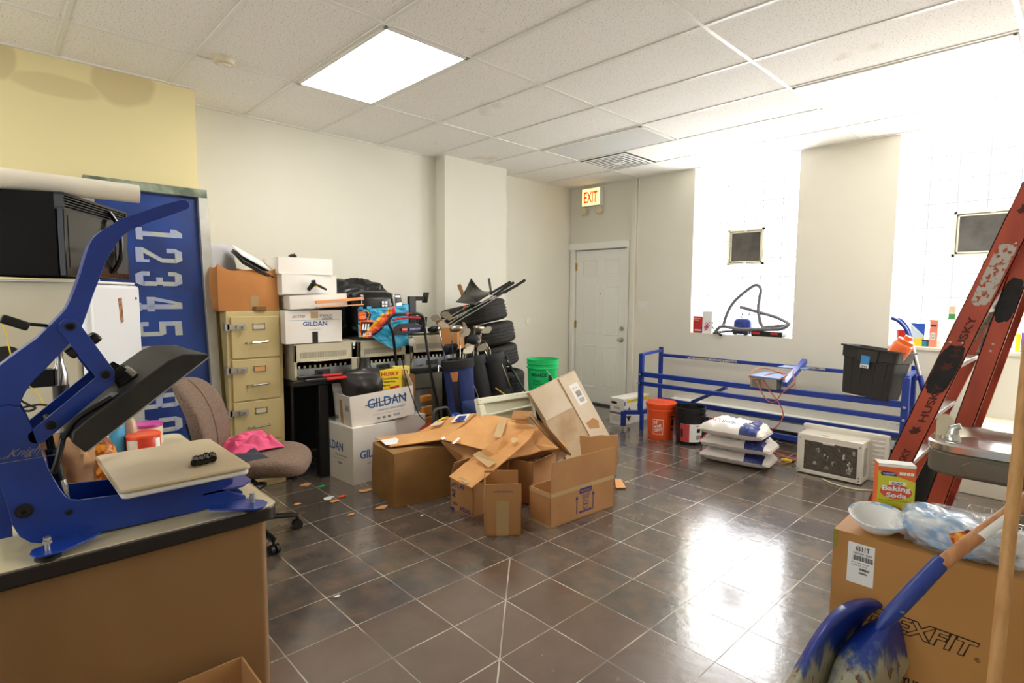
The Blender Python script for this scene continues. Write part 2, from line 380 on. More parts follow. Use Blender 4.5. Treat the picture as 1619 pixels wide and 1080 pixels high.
# baseboards
struct(MB().box(X0,X0+.012,1.17,3.52,0,.09).build('baseboard_left','wall_trim',smooth=0))
struct(MB().box(-4.07,-3.4,BY-.012,BY,0,.10).build('baseboard_back','wall_trim',smooth=0))
# glass block windows
def glassblock():
    m=bpy.data.materials.new('glass_block_daylight'); m.use_nodes=True; N,L=nodes(m); b=N['Principled BSDF']
    tc=N.new('ShaderNodeTexCoord'); br=N.new('ShaderNodeTexBrick'); br.offset=0; br.inputs['Scale'].default_value=1
    mp=N.new('ShaderNodeMapping'); mp.inputs['Rotation'].default_value=(R(90),0,0); mp.inputs['Location'].default_value=(.1,.02,0); L.new(tc.outputs['Object'],mp.inputs[0]); L.new(mp.outputs[0],br.inputs['Vector'])
    br.inputs['Brick Width'].default_value=.2075; br.inputs['Row Height'].default_value=.2075; br.inputs['Mortar Size'].default_value=.0078
    br.inputs['Color1'].default_value=(1,1,1,1); br.inputs['Color2'].default_value=(.93,.95,1,1); br.inputs['Mortar'].default_value=(.06,.064,.072,1); br.inputs['Mortar Smooth'].default_value=.2
    L.new(br.outputs[0],b.inputs['Emission Color']); L.new(br.outputs[0],b.inputs['Base Color']); b.inputs['Emission Strength'].default_value=WINDOW_GLOW; b.inputs['Base Color'].default_value=(.7,.75,.8,1); b.inputs['Roughness'].default_value=.2
    MATS['glass_block']=m
glassblock()
def window(n,x0,x1,vx0,vx1,vz0,vz1,lab):
    r=MB(); r.box(x0,x1,GY,GY+.08,SZ,HC)
    o=struct(r.build(n,'glass_block',smooth=0))
    fr=MB(); t=.022; y0,y1=GY-.035,GY+.01
    for a in ((vx0,vx1,vz0,vz0+t),(vx0,vx1,vz1-t,vz1),(vx0,vx0+t,vz0,vz1),(vx1-t,vx1,vz0,vz1)): fr.box(a[0],a[1],y0,y1,a[2],a[3])
    i=t+.008; s=.012
    for a in ((vx0+i,vx1-i,vz0+i,vz0+i+s),(vx0+i,vx1-i,vz1-i-s,vz1-i),(vx0+i,vx0+i+s,vz0+i,vz1-i),(vx1-i-s,vx1-i,vz0+i,vz1-i)): fr.box(a[0],a[1],y0+.01,y1,a[2],a[3])
    fr.box((vx0+vx1)/2-.015,(vx0+vx1)/2+.015,y0-.012,y0,vz1-.03,vz1-.012); fr.box((vx0+vx1)/2-.015,(vx0+vx1)/2+.015,y0-.012,y0,vz0+.012,vz0+.03)
    f=fr.build('vent_frame','wall_trim',smooth=0); L0=o.location.copy()
    f.location-=L0; f.parent=o
    p=MB().box(vx0+t,vx1-t,GY-.012,GY-.004,vz0+t,vz1-t).build('vent_pane','vent_glass',smooth=0); p.location-=L0; p.parent=o
    return o
mat('vent_glass',(92,88,84),.3,var=(58,56,54),vs=4,vd=5)
window('window_1',W1[0],W1[1],-2.945,-2.53,1.825,2.225,'')
window('window_2',W2[0],.15,-.875,-.34,1.835,2.225,'')
struct(MB().box(W1[0],W1[1],BY+.002,GY,SZ-.0,SZ+.006).build('trim_sill_1','wall_trim',smooth=0))
struct(MB().box(W2[0],.15,BY-.02,GY,SZ-.03,SZ+.0).build('trim_sill_2','wall_trim',bevel=.003))
# door
def door():
    y=BY+.035
    d=MB(); d.box(DX0+.012,DX1-.012,y,y+.045,.02,DZ-.012)
    w_=DX1-DX0-.024; x0=DX0+.012
    for cx in (.135,.565):
        for z0,z1 in ((.22,.80),(.95,1.60),(1.72,1.95)):
            a=x0+cx*w_; c=a+.30*w_
            # raised moulding ring and raised field
            for (p,q,e,f,h) in ((a,c,z0,z0+.014,.006),(a,c,z1-.014,z1,.006),(a,a+.014,z0,z1,.006),(c-.014,c,z0,z1,.006)): d.box(p,q,y-h,y,e,f)
            d.box(a+.035,c-.035,y-.005,y,z0+.035,z1-.035)
    o=struct(d.build('door_1','white_paint',bevel=.002)); L0=o.location.copy()
    def kid(b,n,m,**k):
        c=b.build(n,m,**k); c.location-=L0; c.parent=o
    mx=Mx.Rotation(R(90),3,'X')
    kx=DX1-.085
    kid(MB().lathe([(.032,0),(.032,.008),(.012,.012),(.011,.035),(.026,.045),(.029,.058),(.024,.070),(.0,.074)],(kx,y,.90),24,mx=mx),'door_knob','zinc')
    kid(MB().lathe([(.030,0),(.030,.010),(.024,.018),(.0,.020)],(kx,y,1.045),24,mx=mx).box(kx-.004,kx+.004,y-.035,y-.015,1.03,1.06),'deadbolt','zinc')
    kid(MB().lathe([(.006,0),(.006,.004),(0,.004)],(x0+.5*w_,y,1.50),12,mx=mx),'peephole','ink_black')
    for z in (.25,1.07,1.86):
        kid(MB().box(DX0-.004,DX0+.03,y-.006,y,z-.05,z+.05).tube([(DX0+.006,y-.008,z-.05),(DX0+.006,y-.008,z+.05)],.007),'hinge','brass')
    c=MB(); c.box(DX0-.06,DX0+.002,BY-.015,BY+.08,0,DZ+.002); c.box(DX1-.002,DX1+.03,BY-.012,BY+.08,0,DZ+.002); c.box(DX0-.075,DX1+.04,BY-.022,BY+.08,DZ-.002,DZ+.085)
    struct(c.build('trim_door','white_paint',bevel=.003))
    struct(MB().box(DX0,DX1,BY-.02,BY+.12,0,.022).build('trim_threshold','dark_grey',smooth=0))
mat('brass',(186,150,80),.35,1)
door()
struct(MB().box(DX0,DX1,GY,GY+.12,0,DZ).build('wall_door_backing','wall_cream',smooth=0))
# square conduit beside the door
struct(MB().box(-4.085,-4.02,BY-.03,BY,0,HC-.01).box(-4.0,-3.992,BY-.01,BY,1.2,HC).build('trim_conduit_cover','wall_cream',bevel=.003))
# thin horizontal seam of the far left wall
struct(MB().box(-5.111,-5.105,4.42,5.80,1.05,1.056).build('trim_seam','wall_trim',smooth=0))
# ceiling fixtures
MATS['lamp_on']=emis('lamp_on',(255,253,246),LAMP_GLOW); MATS['lamp_weak']=emis('lamp_weak',(255,253,246),LAMP_GLOW*.5)
mat('lamp_off',(226,228,226),.25)
def fixture(x0,y0,on,label):
    x1,y1=x0+1.2192-.02,y0+T-.02; x0+=.02-.008; y0+=.02-.008
    t=thing('ceiling_light',label,'light',((x0+x1)/2,(y0+y1)/2,HC),group=None)
    f=MB(); w_=.022
    for a in ((x0,x1,y0,y0+w_),(x0,x1,y1-w_,y1),(x0,x0+w_,y0,y1),(x1-w_,x1,y0,y1)): f.box(a[0],a[1],a[2],a[3],HC-.012,HC+.0)
    f.build('frame','white_plastic',t,bevel=.002)
    MB().box(x0+w_,x1-w_,y0+w_,y1-w_,HC-.008,HC-.001).build('diffuser',('lamp_off','lamp_on','lamp_weak')[on],t,smooth=0)
    return t
fixture(cx0,cy0+2*T,1,'lit rectangular ceiling light panel above the white boxes and filing cabinet')
fixture(cx0+2*1.2192,cy0+6*T,2,'long lit ceiling light panel at the right, in front of the right window')
fixture(cx0,cy0+6*T,0,'unlit ceiling light panel next to the square air vent')
fixture(cx0,cy0-3*T,1,'added ceiling light panel out of view behind the camera over the desk')  # unseen panel added to brighten the near left end
def vent():
    x0,y0=cx0+.014,cy0+7*T+.014; s=T-.028; z=HC-.012; c=(x0+s/2,y0+s/2)
    t=thing('ceiling_vent','square louvred air vent in the ceiling beside the unlit panel','air vent',(c[0],c[1],HC))
    MB().box(x0,x0+s,y0,y0+s,HC-.004,HC-.001).build('backing','dark_grey',t,smooth=0)
    for k in range(5):
        h=s/2-.006-k*.052; w_=.024 if k else .03
        if h<.06: break
        f=MB(); zz=HC-.016
        A=[V((c[0]+sx*h,c[1]+sy*h,zz)) for sx,sy in ((-1,-1),(1,-1),(1,1),(-1,1))]
        B=[V((c[0]+sx*(h-w_),c[1]+sy*(h-w_),zz)) for sx,sy in ((-1,-1),(1,-1),(1,1),(-1,1))]
        U=[p+V((0,0,.003)) for p in A]; W=[p+V((0,0,.003)) for p in B]
        f.add(A+B+U+W,[(i,(i+1)%4,4+(i+1)%4,4+i) for i in range(4)]+[(8+i,12+i,12+(i+1)%4,8+(i+1)%4) for i in range(4)]+[(i,8+i,8+(i+1)%4,(i+1)%4) for i in range(4)]+[(4+i,4+(i+1)%4,12+(i+1)%4,12+i) for i in range(4)])
        f.build('louvre' if k else 'frame','white_paint',t,smooth=0)
    MB().box(c[0]-.045,c[0]+.045,c[1]-.045,c[1]+.045,HC-.024,HC-.018).build('centre_plate','white_paint',t,smooth=0)
vent()
p=atz(354,92,HC)
t=thing('smoke_detector','round yellowed smoke detector on the ceiling beside the lit panel','smoke detector',(p.x,p.y,HC))
MB().lathe([(0,-.042),(.045,-.042),(.058,-.034),(.062,-.014),(.066,-.012),(.068,0)],(p.x,p.y,HC),36).build('body','beige_plastic',t)
MB().lathe([(.034,-.046),(.036,-.042),(.03,-.04)],(p.x,p.y,HC),24).build('grille','wall_trim',t)
# wall devices
t=thing('exit_sign','lit EXIT sign with two emergency lamps, high on the wall above the door','exit sign',(-4.695,BY,2.64))
MB().box(-4.855,-4.545,BY-.07,BY,2.645,2.875).build('housing','white_plastic',t,bevel=.004)
MATS['exit_face']=emis('exit_face',(255,232,150),1.1); MATS['exit_red']=emis('exit_red',(232,60,28),.75)
MB().box(-4.848,-4.56,BY-.074,BY-.07,2.652,2.868).build('sign_face','exit_face',t,smooth=0)
MB().text('EXIT',(-4.815,BY-.0745,2.685),(1,0,0),(0,0,1),.225,.145,bold=.025,off=.001).build('lettering','exit_red',t,smooth=0)
for x in (-4.825,-4.565):
    mx=Mx.Rotation(R(70),3,'X')
    h=MB().tube([(x,BY-.04,2.645),(x,BY-.045,2.61)],.007).lathe([(0,-.03),(.03,-.025),(.048,0),(.05,.02),(.044,.026),(.02,.03),(0,.03)],(x,BY-.055,2.57),24,mx=mx).build('lamp_head','beige_plastic',t)
def plate(label,cat,x,z,w_,h_,kind,y=BY):
    t=thing('light_switch' if kind=='switch' else 'power_outlet',label,cat,(x,y,z-h_/2))
    MB().box(x-w_/2,x+w_/2,y-.007,y,z-h_/2,z+h_/2).build('cover_plate','white_plastic',t,bevel=.002)
    if kind=='switch':
        for dx in (-.023,.023): MB().box(x+dx-.005,x+dx+.005,y-.016,y-.007,z-.006,z+.012).build('toggle','wall_trim',t,bevel=.001)
    else:
        n=2 if w_>.1 else 1
        for i in range(n):
            cx=x+(i-(n-1)/2)*.046
            for dz in (-.022,.022):
                MB().box(cx-.016,cx+.016,y-.0095,y-.007,z+dz-.014,z+dz+.014).box(cx-.008,cx-.005,y-.0105,y-.0095,z+dz-.005,z+dz+.007,1).box(cx+.005,cx+.008,y-.0105,y-.0095,z+dz-.005,z+dz+.007,1).build('socket',['wall_trim','ink_black'],t,smooth=0)
plate('white double light switch plate on the wall right of the door','light switch',-3.905,1.34,.12,.12,'switch')
plate('white power outlet low on the wall between door and blue rack','power outlet',-3.946,.345,.075,.12,'o')
p=aty(1415,667,BY); plate('white double power outlet behind the right end of the blue rack','power outlet',p.x,p.z,.13,.10,'o')
p=atx(835,508,-5.11)
tag(MB().lathe([(.05,0),(.05,.006),(.04,.012),(0,.012)],p,24,mx=Mx.Rotation(R(90),3,'Y')).build('wall_cap','wall_trim'),'small round cover cap on the left wall above the green bucket','cover')
# baseboard heater
struct(MB().box(-3.42,-.61,BY-.014,BY,0,.13).build('trim_gap_shade','dark_grey',smooth=0))  # dark strip put in for the shaded gap under the heater
t=thing('baseboard_heater','long white baseboard heater along the wall behind the blue rack','heater',(-2.2,BY,0))
hb=MB(); hb.box(-3.40,-.62,BY-.012,BY,.14,.27)
hb.prism([(-3.40,BY-.012,.27),(-3.40,BY-.075,.255),(-3.40,BY-.085,.225),(-3.40,BY-.075,.225),(-3.40,BY-.067,.245),(-3.40,BY-.012,.255)],(2.78,0,0))
hb.build('back_panel','white_paint',t)
MB().prism([(-3.40,BY-.085,.195),(-3.40,BY-.095,.115),(-3.40,BY-.085,.115),(-3.40,BY-.077,.195)],(2.78,0,0)).build('front_panel','white_paint',t)
f=MB()
f.tube([(-3.38,BY-.045,.13),(-.64,BY-.045,.13)],.012,8)
for k in range(0,170): f.box(-3.34+k*.016,-3.338+k*.016,BY-.07,BY-.02,.10,.18)
f.build('heating_element','dark_grey',t,smooth=0)
for x in (-3.405,-.64): MB().box(x,x+.02,BY-.1,BY,0,.275).build('end_cap','white_paint',t,bevel=.003)
# ================= desk and everything on it =================
mat('desk_top',(214,202,164),.32,var=(200,188,150),vs=4,coat=.2)
mat('desk_side',(150,114,74),.4,var=(136,100,60),vs=3,stretch=(1,1,.25))
mat('desk_edge',(34,28,26),.4)
dx0,dx1,dy0,dy1=-3.21,-1.88,-.95,.68
t=thing('desk','beige metal office desk with a black edged top holding the blue heat press','desk',((dx0+dx1)/2,(dy0+dy1)/2,0))
def rrect(x0,x1,y0,y1,r,z,n=6):
    out=[]
    for cx,cy,a0 in ((x1-r,y1-r,0),(x0+r,y1-r,90),(x0+r,y0+r,180),(x1-r,y0+r,270)):
        for k in range(n+1):
            a=R(a0+90*k/n); out.append(V((cx+r*math.cos(a),cy+r*math.sin(a),z)))
    return out
MB().prism(rrect(dx0+.006,dx1-.006,dy0+.006,dy1-.006,.045,.738),(0,0,.012)).build('desktop','desk_top',t,bevel=.002)
MB().prism(rrect(dx0,dx1,dy0,dy1,.05,.700),(0,0,.046)).build('edge_band','desk_edge',t,bevel=.006)
MB().prism(rrect(dx0-.0005,dx1+.0005,dy0-.0005,dy1+.0005,.05,.745),(0,0,.003)).build('edge_trim','chrome',t)
d=MB().prism(rrect(dx1-.70,dx1-.025,dy0+.03,dy1-.03,.03,.04),(0,0,.66))
d.prism(rrect(dx0+.03,dx1-.69,dy0+.03,dy0+.5,.03,.04),(0,0,.66))
d.build('pedestal','desk_side',t)
for a in ((dx1-.08,dy1-.1),(dx1-.08,dy0+.1),(dx0+.1,dy0+.1),(dx1-.62,dy1-.1)): MB().lathe([(.02,0),(.02,.04)],(a[0],a[1],0),12).build('foot','chrome',t)
# --- heat press ---
t=thing('heat_press','large blue clamshell heat press standing open on the desk','heat press',(-2.08,.3,.75))
XN=-1.985; XF=-2.175
body=[(0,643.6),(14,641),(31,645),(41,657),(52,678.5),(59,698),(79,746),(95,773.6),(103,784),(112,790),(125,791),(168,785.6),(260,772),(330,763),(362,756),(369,757),(368,765),(352,773),(366,778),(388,783),(389,789),(384,793),(330,805),(240,825),(156,843),(90,857),(70,860),(48,858),(31,849),(19,830),(11,799),(0,767),(-22,715),(-30,672),(-20,650)]
def plate_yz(pts,x,th,shift=0): return [V((x,*(lambda p:(p.y,p.z))(atx(u,v,XN)))) for u,v in pts]
P=plate_yz(body,XN,0)
MB().prism([V((XN,p.y,p.z)) for p in P],(-.008,0,0)).build('side_plate','blue_paint',t,bevel=.0015)
MB().prism([V((XF,p.y,p.z)) for p in P],(-.008,0,0)).build('side_plate','blue_paint',t,bevel=.0015)
# cross webs of the frame
zb=min(p.z for p in P)
MB().box(XF,XN-.008,.14,.60,.775,.781).box(XF,XN-.008,-.02,.03,.80,1.12).build('base_web','blue_paint',t)
# bent front tongue carrying the platen
MB().prism([V((XF+.0,.48,.80)),V((XN,.48,.80)),V((XN+.0,.60,.80)),V(((XN+XF)/2+.05,.64,.80)),V(((XN+XF)/2-.05,.64,.80)),V((XF,.60,.80))],(0,0,.006)).build('front_tongue','blue_paint',t)
pc=(XN+XF)/2-.03
MB().lathe([(.09,.0),(.085,.01),(.03,.03),(.03,.06)],(pc+.02,.47,.80),24).lathe([(.03,0),(.03,.05)],(pc+.02,.33,.80),16).box(pc-.1,pc+.14,.3,.56,.855,.862).build('platen_support','blue_paint',t)
# outward foot wings with levelling bolts
def wing(pts,x): MB().prism(pts,(0,0,.005)).build('foot_plate','blue_paint',t,bevel=.001)
def bolt(x,y): 
    MB().tube([(x,y,.755),(x,y,.80)],.006,10).lathe([(.011,.79),(.011,.798)],(x,y,0),6).lathe([(.009,.80),(.009,.807)],(x,y,0),6).build('levelling_bolt','zinc',t)
    MB().lathe([(.028,.75),(.028,.757),(.02,.765)],(x,y,0),20).build('rubber_foot','black_matte',t)
def wingpts(px,z): return [atz(u,v,z) for u,v in px]
wing(wingpts([(46,880),(50,872),(80,861),(160,842),(150,850),(100,874),(72,881),(55,884)],.766),0)
wing(wingpts([(330,804),(389,790),(416,792),(423,796),(418,803),(404,807),(330,808)],.770),0)
a=atz(76,878,.757); bolt(a.x,a.y); a=atz(400,803,.757); bolt(a.x,a.y)
for y in (.12,.6): MB().prism([V((XF-.0,y-.05,.765)),V((XF-.09,y-.02,.765)),V((XF-.09,y+.03,.765)),V((XF,y+.07,.765))],(0,0,.005)).build('foot_plate','blue_paint',t); bolt(XF-.07,y)
for u,v,r in ((38,808,.0125),(109,809.5,.005)):
    p=atx(u,v,XN); MB().lathe([(r*1.6,0),(r*1.6,.003),(r,.004),(r*.9,.009),(r*.4,.009),(r*.4,.005),(0,.005)],(XN,p.y,p.z),16,mx=Mx.Rotation(R(90),3,'Y')).build('pivot_bolt','black_matte',t)
# lever arm: near and far plates with top web
arm=[(284.5,316),(292,315),(299,317),(302,321.5),(302,326),(298,330),(252,346),(226,355),(209,363),(197,371),(189,380),(175,402),(168,415),(161.5,432),(148,467.5),(138,497),(134,508),(129,520),(122,530),(113,541),(90,566),(67,590),(54,602),(45,614),(38,626),(34,636),(31,646),(14,641),(-20,650),(-30,640),(-30,604),(0,578.6),(30,556),(59,535.6),(95,500),(106,487),(112.6,473),(121.5,450),(128,432),(133,414),(138,398),(142,387),(147,377),(154,370),(165,362),(178,354),(193,345),(213,338.5),(255,324)]
A=[atx(u,v,XN) for u,v in arm]
MB().prism([V((XN-.012,p.y,p.z)) for p in A],(-.009,0,0)).build('lever_arm','blue_paint',t,bevel=.0015)
lo=A[7:46]
lo2=[p for p in A if p.z<1.60]
MB().prism([V((XN-.07,p.y,p.z)) for p in lo2],(-.009,0,0)).build('lever_arm','blue_paint',t,bevel=.0015)
tw=[atx(u,v,XN) for u,v in [(0,578.6),(30,556),(59,535.6),(95,500),(106,487),(112.6,473),(121.5,450),(133,414),(142,387),(154,370),(165,362)]]
w_=MB()
for i in range(len(tw)-1):
    a,b=tw[i],tw[i+1]; w_.prism([V((XN-.021,a.y,a.z)),V((XN-.021,b.y,b.z)),V((XN-.07,b.y,b.z)),V((XN-.07,a.y,a.z))],(0,.004,-.004))
w_.build('arm_web','blue_paint',t)
# links
def bar(pa,pb,wd,x,n='link',m='blue_paint',x1=-.008,px=XN):
    a,b=atx(*pa,px),atx(*pb,px); d=(b-a); d.x=0; d.normalize(); nn=V((0,-d.z,d.y)); pts=[]
    for k in range(9): 
        an=PI/2+PI*k/8; q=a+nn*(wd*math.sin(an))+d*(wd*math.cos(an)); pts.append(V((x,q.y,q.z)))
    for k in range(9):
        an=-PI/2+PI*k/8; q=b+nn*(wd*math.sin(an))+d*(wd*math.cos(an)); pts.append(V((x,q.y,q.z)))
    MB().prism(pts,(x1,0,0)).build(n,m,t,bevel=.001)
bar((110,517),(166,591),.023,XN+.004)
bar((110,517),(166,591),.023,XN-.15)
bar((168,600),(60,690),.021,XN+.0)
bar((168,600),(60,690),.021,XN-.15)
for u,v in ((110.5,516),(166,592),(80,672)):
    p=atx(u,v,XN); MB().lathe([(.012,0),(.012,.006),(.007,.007),(.007,.003),(0,.003)],(XN+.004,p.y,p.z),14,mx=Mx.Rotation(R(90),3,'Y')).build('pivot_bolt','black_matte',t)
    MB().tube([(XN,p.y,p.z),(XN-.16,p.y,p.z)],.008,10).build('pivot_pin','black_matte',t)
# black T grips on the lever
a=atx(22,520,XN+.0); 
MB().tube([V((XN-.05,.13,1.36)),V((XN-.03,.085,1.368))],.005).ob((XN-.02,.062,1.372),(.02,.06,.024),(-25,0,10)).build('pressure_grip','black_plastic',t,bevel=.008)
a=atx(148,535,XN-.1); MB().ob((XN-.1,a.y,a.z),(.05,.03,.03),(40,0,0)).build('knob','black_plastic',t,bevel=.008)
a=atx(118,552,XN-.07); MB().ob((XN-.07,a.y,a.z),(.1,.045,.03),(40,0,0)).build('stop_block','black_plastic',t,bevel=.006)
# heated platen
mat('platen_black',(30,28,26),.5,var=(42,39,34),vs=9,bump=.06,bs=90)
BLp=atx(135,716,-1.90); TPp=atx(332,563,-1.90); d=(TPp-BLp); d.x=0; Lp=d.length; d.normalize(); n_=V((0,-d.z,d.y))
q=lambda x,s,h: V((x,BLp.y,BLp.z))+d*s+n_*h
hp=MB()
prof=[(0,0),(Lp,0),(Lp,.008),(Lp-.05,.052),(Lp-.09,.062),(.06,.066),(.02,.062),(0,.045)]
hp.prism([q(-1.90,s,h) for s,h in prof],(-.40,0,0))
hp.build('heated_platen','platen_black',t,bevel=.012,bseg=3)
MB().prism([q(-1.905,.005,-.004),q(-1.905,Lp-.005,-.004),q(-2.295,Lp-.005,-.004),q(-2.295,.005,-.004)],n_*.006).build('heating_plate','steel',t)
mid=q(-2.08,Lp*.52,.066)
hb=MB(); hb.beam(mid+V((-.07,0,0))+n_*.01,mid+V((.09,0,0))+n_*.01,.05,.02,up=n_)
for x in (-2.0,-2.14): hb.prism([q(x,Lp*.42,.06),q(x,Lp*.58,.06),q(x,Lp*.55,.11),q(x,Lp*.47,.11)],(-.006,0,0))
hb.build('hinge_bracket','black_matte',t)
for x in (-1.985,-2.03): MB().tube([q(x,Lp*.56,.07),q(x,Lp*.56,.095)],.009,8).build('hinge_screw','zinc',t)
MB().prism([q(-1.93,Lp*.20,.067),q(-1.93,Lp*.40,.067),q(-1.99,Lp*.38,.067),q(-1.99,Lp*.24,.067)],n_*.002).build('worn_sticker','grey_plastic',t)
# power lead and gas struts
MB().tube(spline([q(-1.93,.14,.068),q(-1.93,.05,.078),q(-1.935,-.0,.06),atx(100,690,XN+.02),atx(92,725,XN+.02),atx(84,748,XN+.01)]),.008,8).build('power_lead','black_plastic',t)
for x,dx in ((XN-.06,0),(XN-.09,-6)):
    a,b,c=atx(78+dx,680,x),atx(92+dx,745,x),atx(104+dx,790,x)
    MB().tube([a,b],.0055,10).tube([a.lerp(b,.45),b,b.lerp(c,.35)],.011,12).tube([b.lerp(c,.3),c],.0125,12,1).build('gas_strut',['black_plastic','chrome'],t)
# lower platen
mat('silicone_pad',(206,188,152),.35,var=(196,176,140),vs=3)
MB().prism(rrect(-2.385,-1.905,.252,.605,.02,.880),(0,0,.012)).build('silicone_pad','silicone_pad',t,bevel=.005)
MB().prism(rrect(-2.38,-1.91,.257,.60,.02,.862),(0,0,.018)).build('lower_platen','white_plastic',t,bevel=.006)
# lettering on near side plate
p=atx(6,728,XN); e=atx(56,720,XN); X_=(e-p); X_.x=0
tx=MB(); p.x=XN; tx.text('Knight',atx(8,728,XN),X_,(0,-X_.z,X_.y),.072,.026,bold=.0,slant=.25,off=.001)
tx.quad(atx(-10,735,XN),X_,(0,-X_.z,X_.y),.14,.0015); tx.text('GEO',atx(-12,729,XN),X_,(0,-X_.z,X_.y),.03,.006); tx.text('CO., INC.',atx(37,724,XN),X_,(0,-X_.z,X_.y),.045,.006)
tx.build('maker_lettering','ink_grey',t,smooth=0)
# black rubber pucks on the platen
puck=None
pk=[atz(u,v,.905) for u,v in ((309,728),(317,727),(326,724),(336,722))]
labs=['black ribbed cylinder nearest the press arm in the row on the cream platen','second black ribbed cylinder in the row on the cream platen','third black ribbed cylinder in the row on the cream platen','black ribbed cylinder at the far end of the row on the cream platen']
for i,p in enumerate(pk):
    t2=thing('rubber_plug',labs[i],'plug',(0,0,0),group='black cylinders lying on the press platen',local=True)
    ln=.055 if i!=2 else .07
    MB().tube([(0,0,-ln/2),(0,0,-ln*.3),(0,0,-ln*.28),(0,0,ln*.28),(0,0,ln*.3),(0,0,ln/2)],[.011,.0125,.0105,.0105,.0125,.011],14).build('barrel','black_gloss',t2)
    MB().tube([(0,0,ln/2),(0,0,ln/2+.008)],.006,10).build('tip','black_gloss',t2)
    t2.location=(p.x,p.y,.9045); t2.rotation_euler=(R(90),0,R(70+i*3)); 
# cans behind the press
def can(label,p,r,h,bodym,lidm,txt=None,nm='snack_can'):
    t2=thing(nm,label,'can',(p.x,p.y,.751))
    MB().lathe([(r*.98,0),(r,.004),(r,h*.86),(r*.98,h*.88)],(p.x,p.y,.751),36).build('body',bodym,t2)
    MB().lathe([(r*1.03,h*.86),(r*1.04,h*.96),(r*1.0,h),(r*.9,h),(r*.88,h*.97),(0,h*.97)],(p.x,p.y,.751),36).build('lid',lidm,t2)
    # label panel wrapped on the camera side
    ca=math.atan2(-p.y,-p.x)
    def wrap(a0,a1,z0,z1,m,n):
        MB().surf(lambda i,j:V((p.x+math.cos(ca+a0+(a1-a0)*i)*(r+.0008),p.y+math.sin(ca+a0+(a1-a0)*i)*(r+.0008),.751+z0+(z1-z0)*j)),8,1,0).build(n,m,t2)
    return t2,wrap
mat('can_red',(214,62,40),.35); mat('can_pink',(190,50,140),.35); mat('can_blue',(70,160,210),.35); mat('label_cream',(222,206,184),.5)
p=atz(228,717,.75); t2,wr=can('red plastic snack canister with orange-red lid on the desk',p,.062,.090,'can_red','orange_plastic'); wr(-1.2,-.35,.008,.07,'label_cream','nutrition_panel'); wr(.75,1.2,.02,.07,'paper_white','barcode_panel')
p=atz(234,702,.75); t2,wr=can('cream canister with magenta lid behind the red canister',p,.060,.098,'label_cream','can_pink')
p=atz(178,722,.75); t2,wr=can('light blue can with white top under the raised press plate',p,.048,.165,'can_blue','paper_white'); wr(-.9,.9,.13,.142,'paper_white','label_band')
p=atz(160,727,.75); t2,wr=can('small silver topped blue can left of the light blue can',p,.035,.10,'can_blue','chrome')
p=atz(206,715,.75); t2=thing('squeeze_bottle','clear peach coloured bottle between the blue can and the red canister','bottle',(p.x,p.y,.751)); MB().lathe([(.028,0),(.03,.01),(.03,.13),(.015,.16)],(p.x,p.y,.751),20).build('body',mat('peach_clear',(222,190,160),.15,trans=.3),t2); MB().lathe([(.014,.16),(.014,.185),(0,.185)],(p.x,p.y,.751),16).build('cap','white_plastic',t2)
# brown paper sheet rolled behind the strut, snack bag
t2=MB().surf(lambda i,j: atx(66+(150-66)*i-10*j*(1-i),690+(775-690)*(1-j)-12*i*j,-2.33)+V((.03*math.sin(i*7+j*4)+.02*noise.noise(V((i*5,j*5,1))),0,0)),18,14,0,.002)
tag(t2.build('brown_paper_bag',mat('kraft',(206,158,110),.8,var=(190,142,96),vs=4)),'crumpled brown paper bag standing on the desk behind the press','paper bag')
mat('chips_bag',(150,70,20),.35,var=(236,150,40),vs=40,vc=(.45,.55))
p=atz(140,775,.75)
tag(MB().blob((p.x-.10,p.y+.05,.83),(.05,.05,.085),.12,2,3,20).build('snack_bag','chips_bag'),'orange and brown snack bag leaning beside the brown paper bag','snack bag')
# regulator and wires behind the press
t2=thing('air_regulator','black and silver air regulator with gauge behind the press arm','air regulator',(-2.6,.28,.75))
p=atx(98,640,-2.6); q1=atx(98,570,-2.6)
b=MB(); b.lathe([(.03,0),(.03,.03),(.022,.034),(.022,.08)],(p.x,p.y,.95),20,1); b.box(p.x-.035,p.x+.035,p.y-.045,p.y+.045,.751,.95); b.tube([(p.x,p.y,1.03),(p.x,p.y,1.10)],.009,12,1)
b.build('valve_block',['black_plastic','steel'],t2)
MB().lathe([(.02,1.09),(.022,1.10),(.022,1.16),(.012,1.20),(.012,1.25),(.018,1.26),(.018,1.27)],(p.x,p.y,0),16,0).build('adjusting_cylinder','chrome',t2)
MB().box(p.x-.02,p.x+.03,p.y-.09,p.y-.02,1.12,1.18).lathe([(.024,1.06),(.024,1.12),(.0,1.12)],(p.x,p.y,0),16).build('bracket','black_plastic',t2)
a=atx(10,572,-2.6); MB().lathe([(0,0),(.045,0),(.045,.03),(0,.03)],(-2.6,a.y,a.z),24,mx=Mx.Rotation(R(60),3,'Y')).build('gauge','black_plastic',t2)
MB().tube([(-2.6,a.y,a.z),(-2.6,(a.y+p.y)/2,a.z-.03),(-2.6,p.y-.03,1.15)],.012,8).build('pipe','black_plastic',t2)
c1=[atx(u,v,-2.55) for u,v in ((2,510),(10,530),(20,570),(40,605),(60,622),(75,655))]
tag(MB().tube(spline(c1),.0022,6).build('wire','yellow_ink'),'thin yellow wire hanging behind the press arm','wire')
c1=[atx(u,v,-2.5) for u,v in ((30,632),(45,640),(56,645),(45,650),(32,646),(60,640),(80,642))]
tag(MB().tube(spline(c1),.004,6).build('cable','black_plastic'),'looped black cable behind the press','cable')
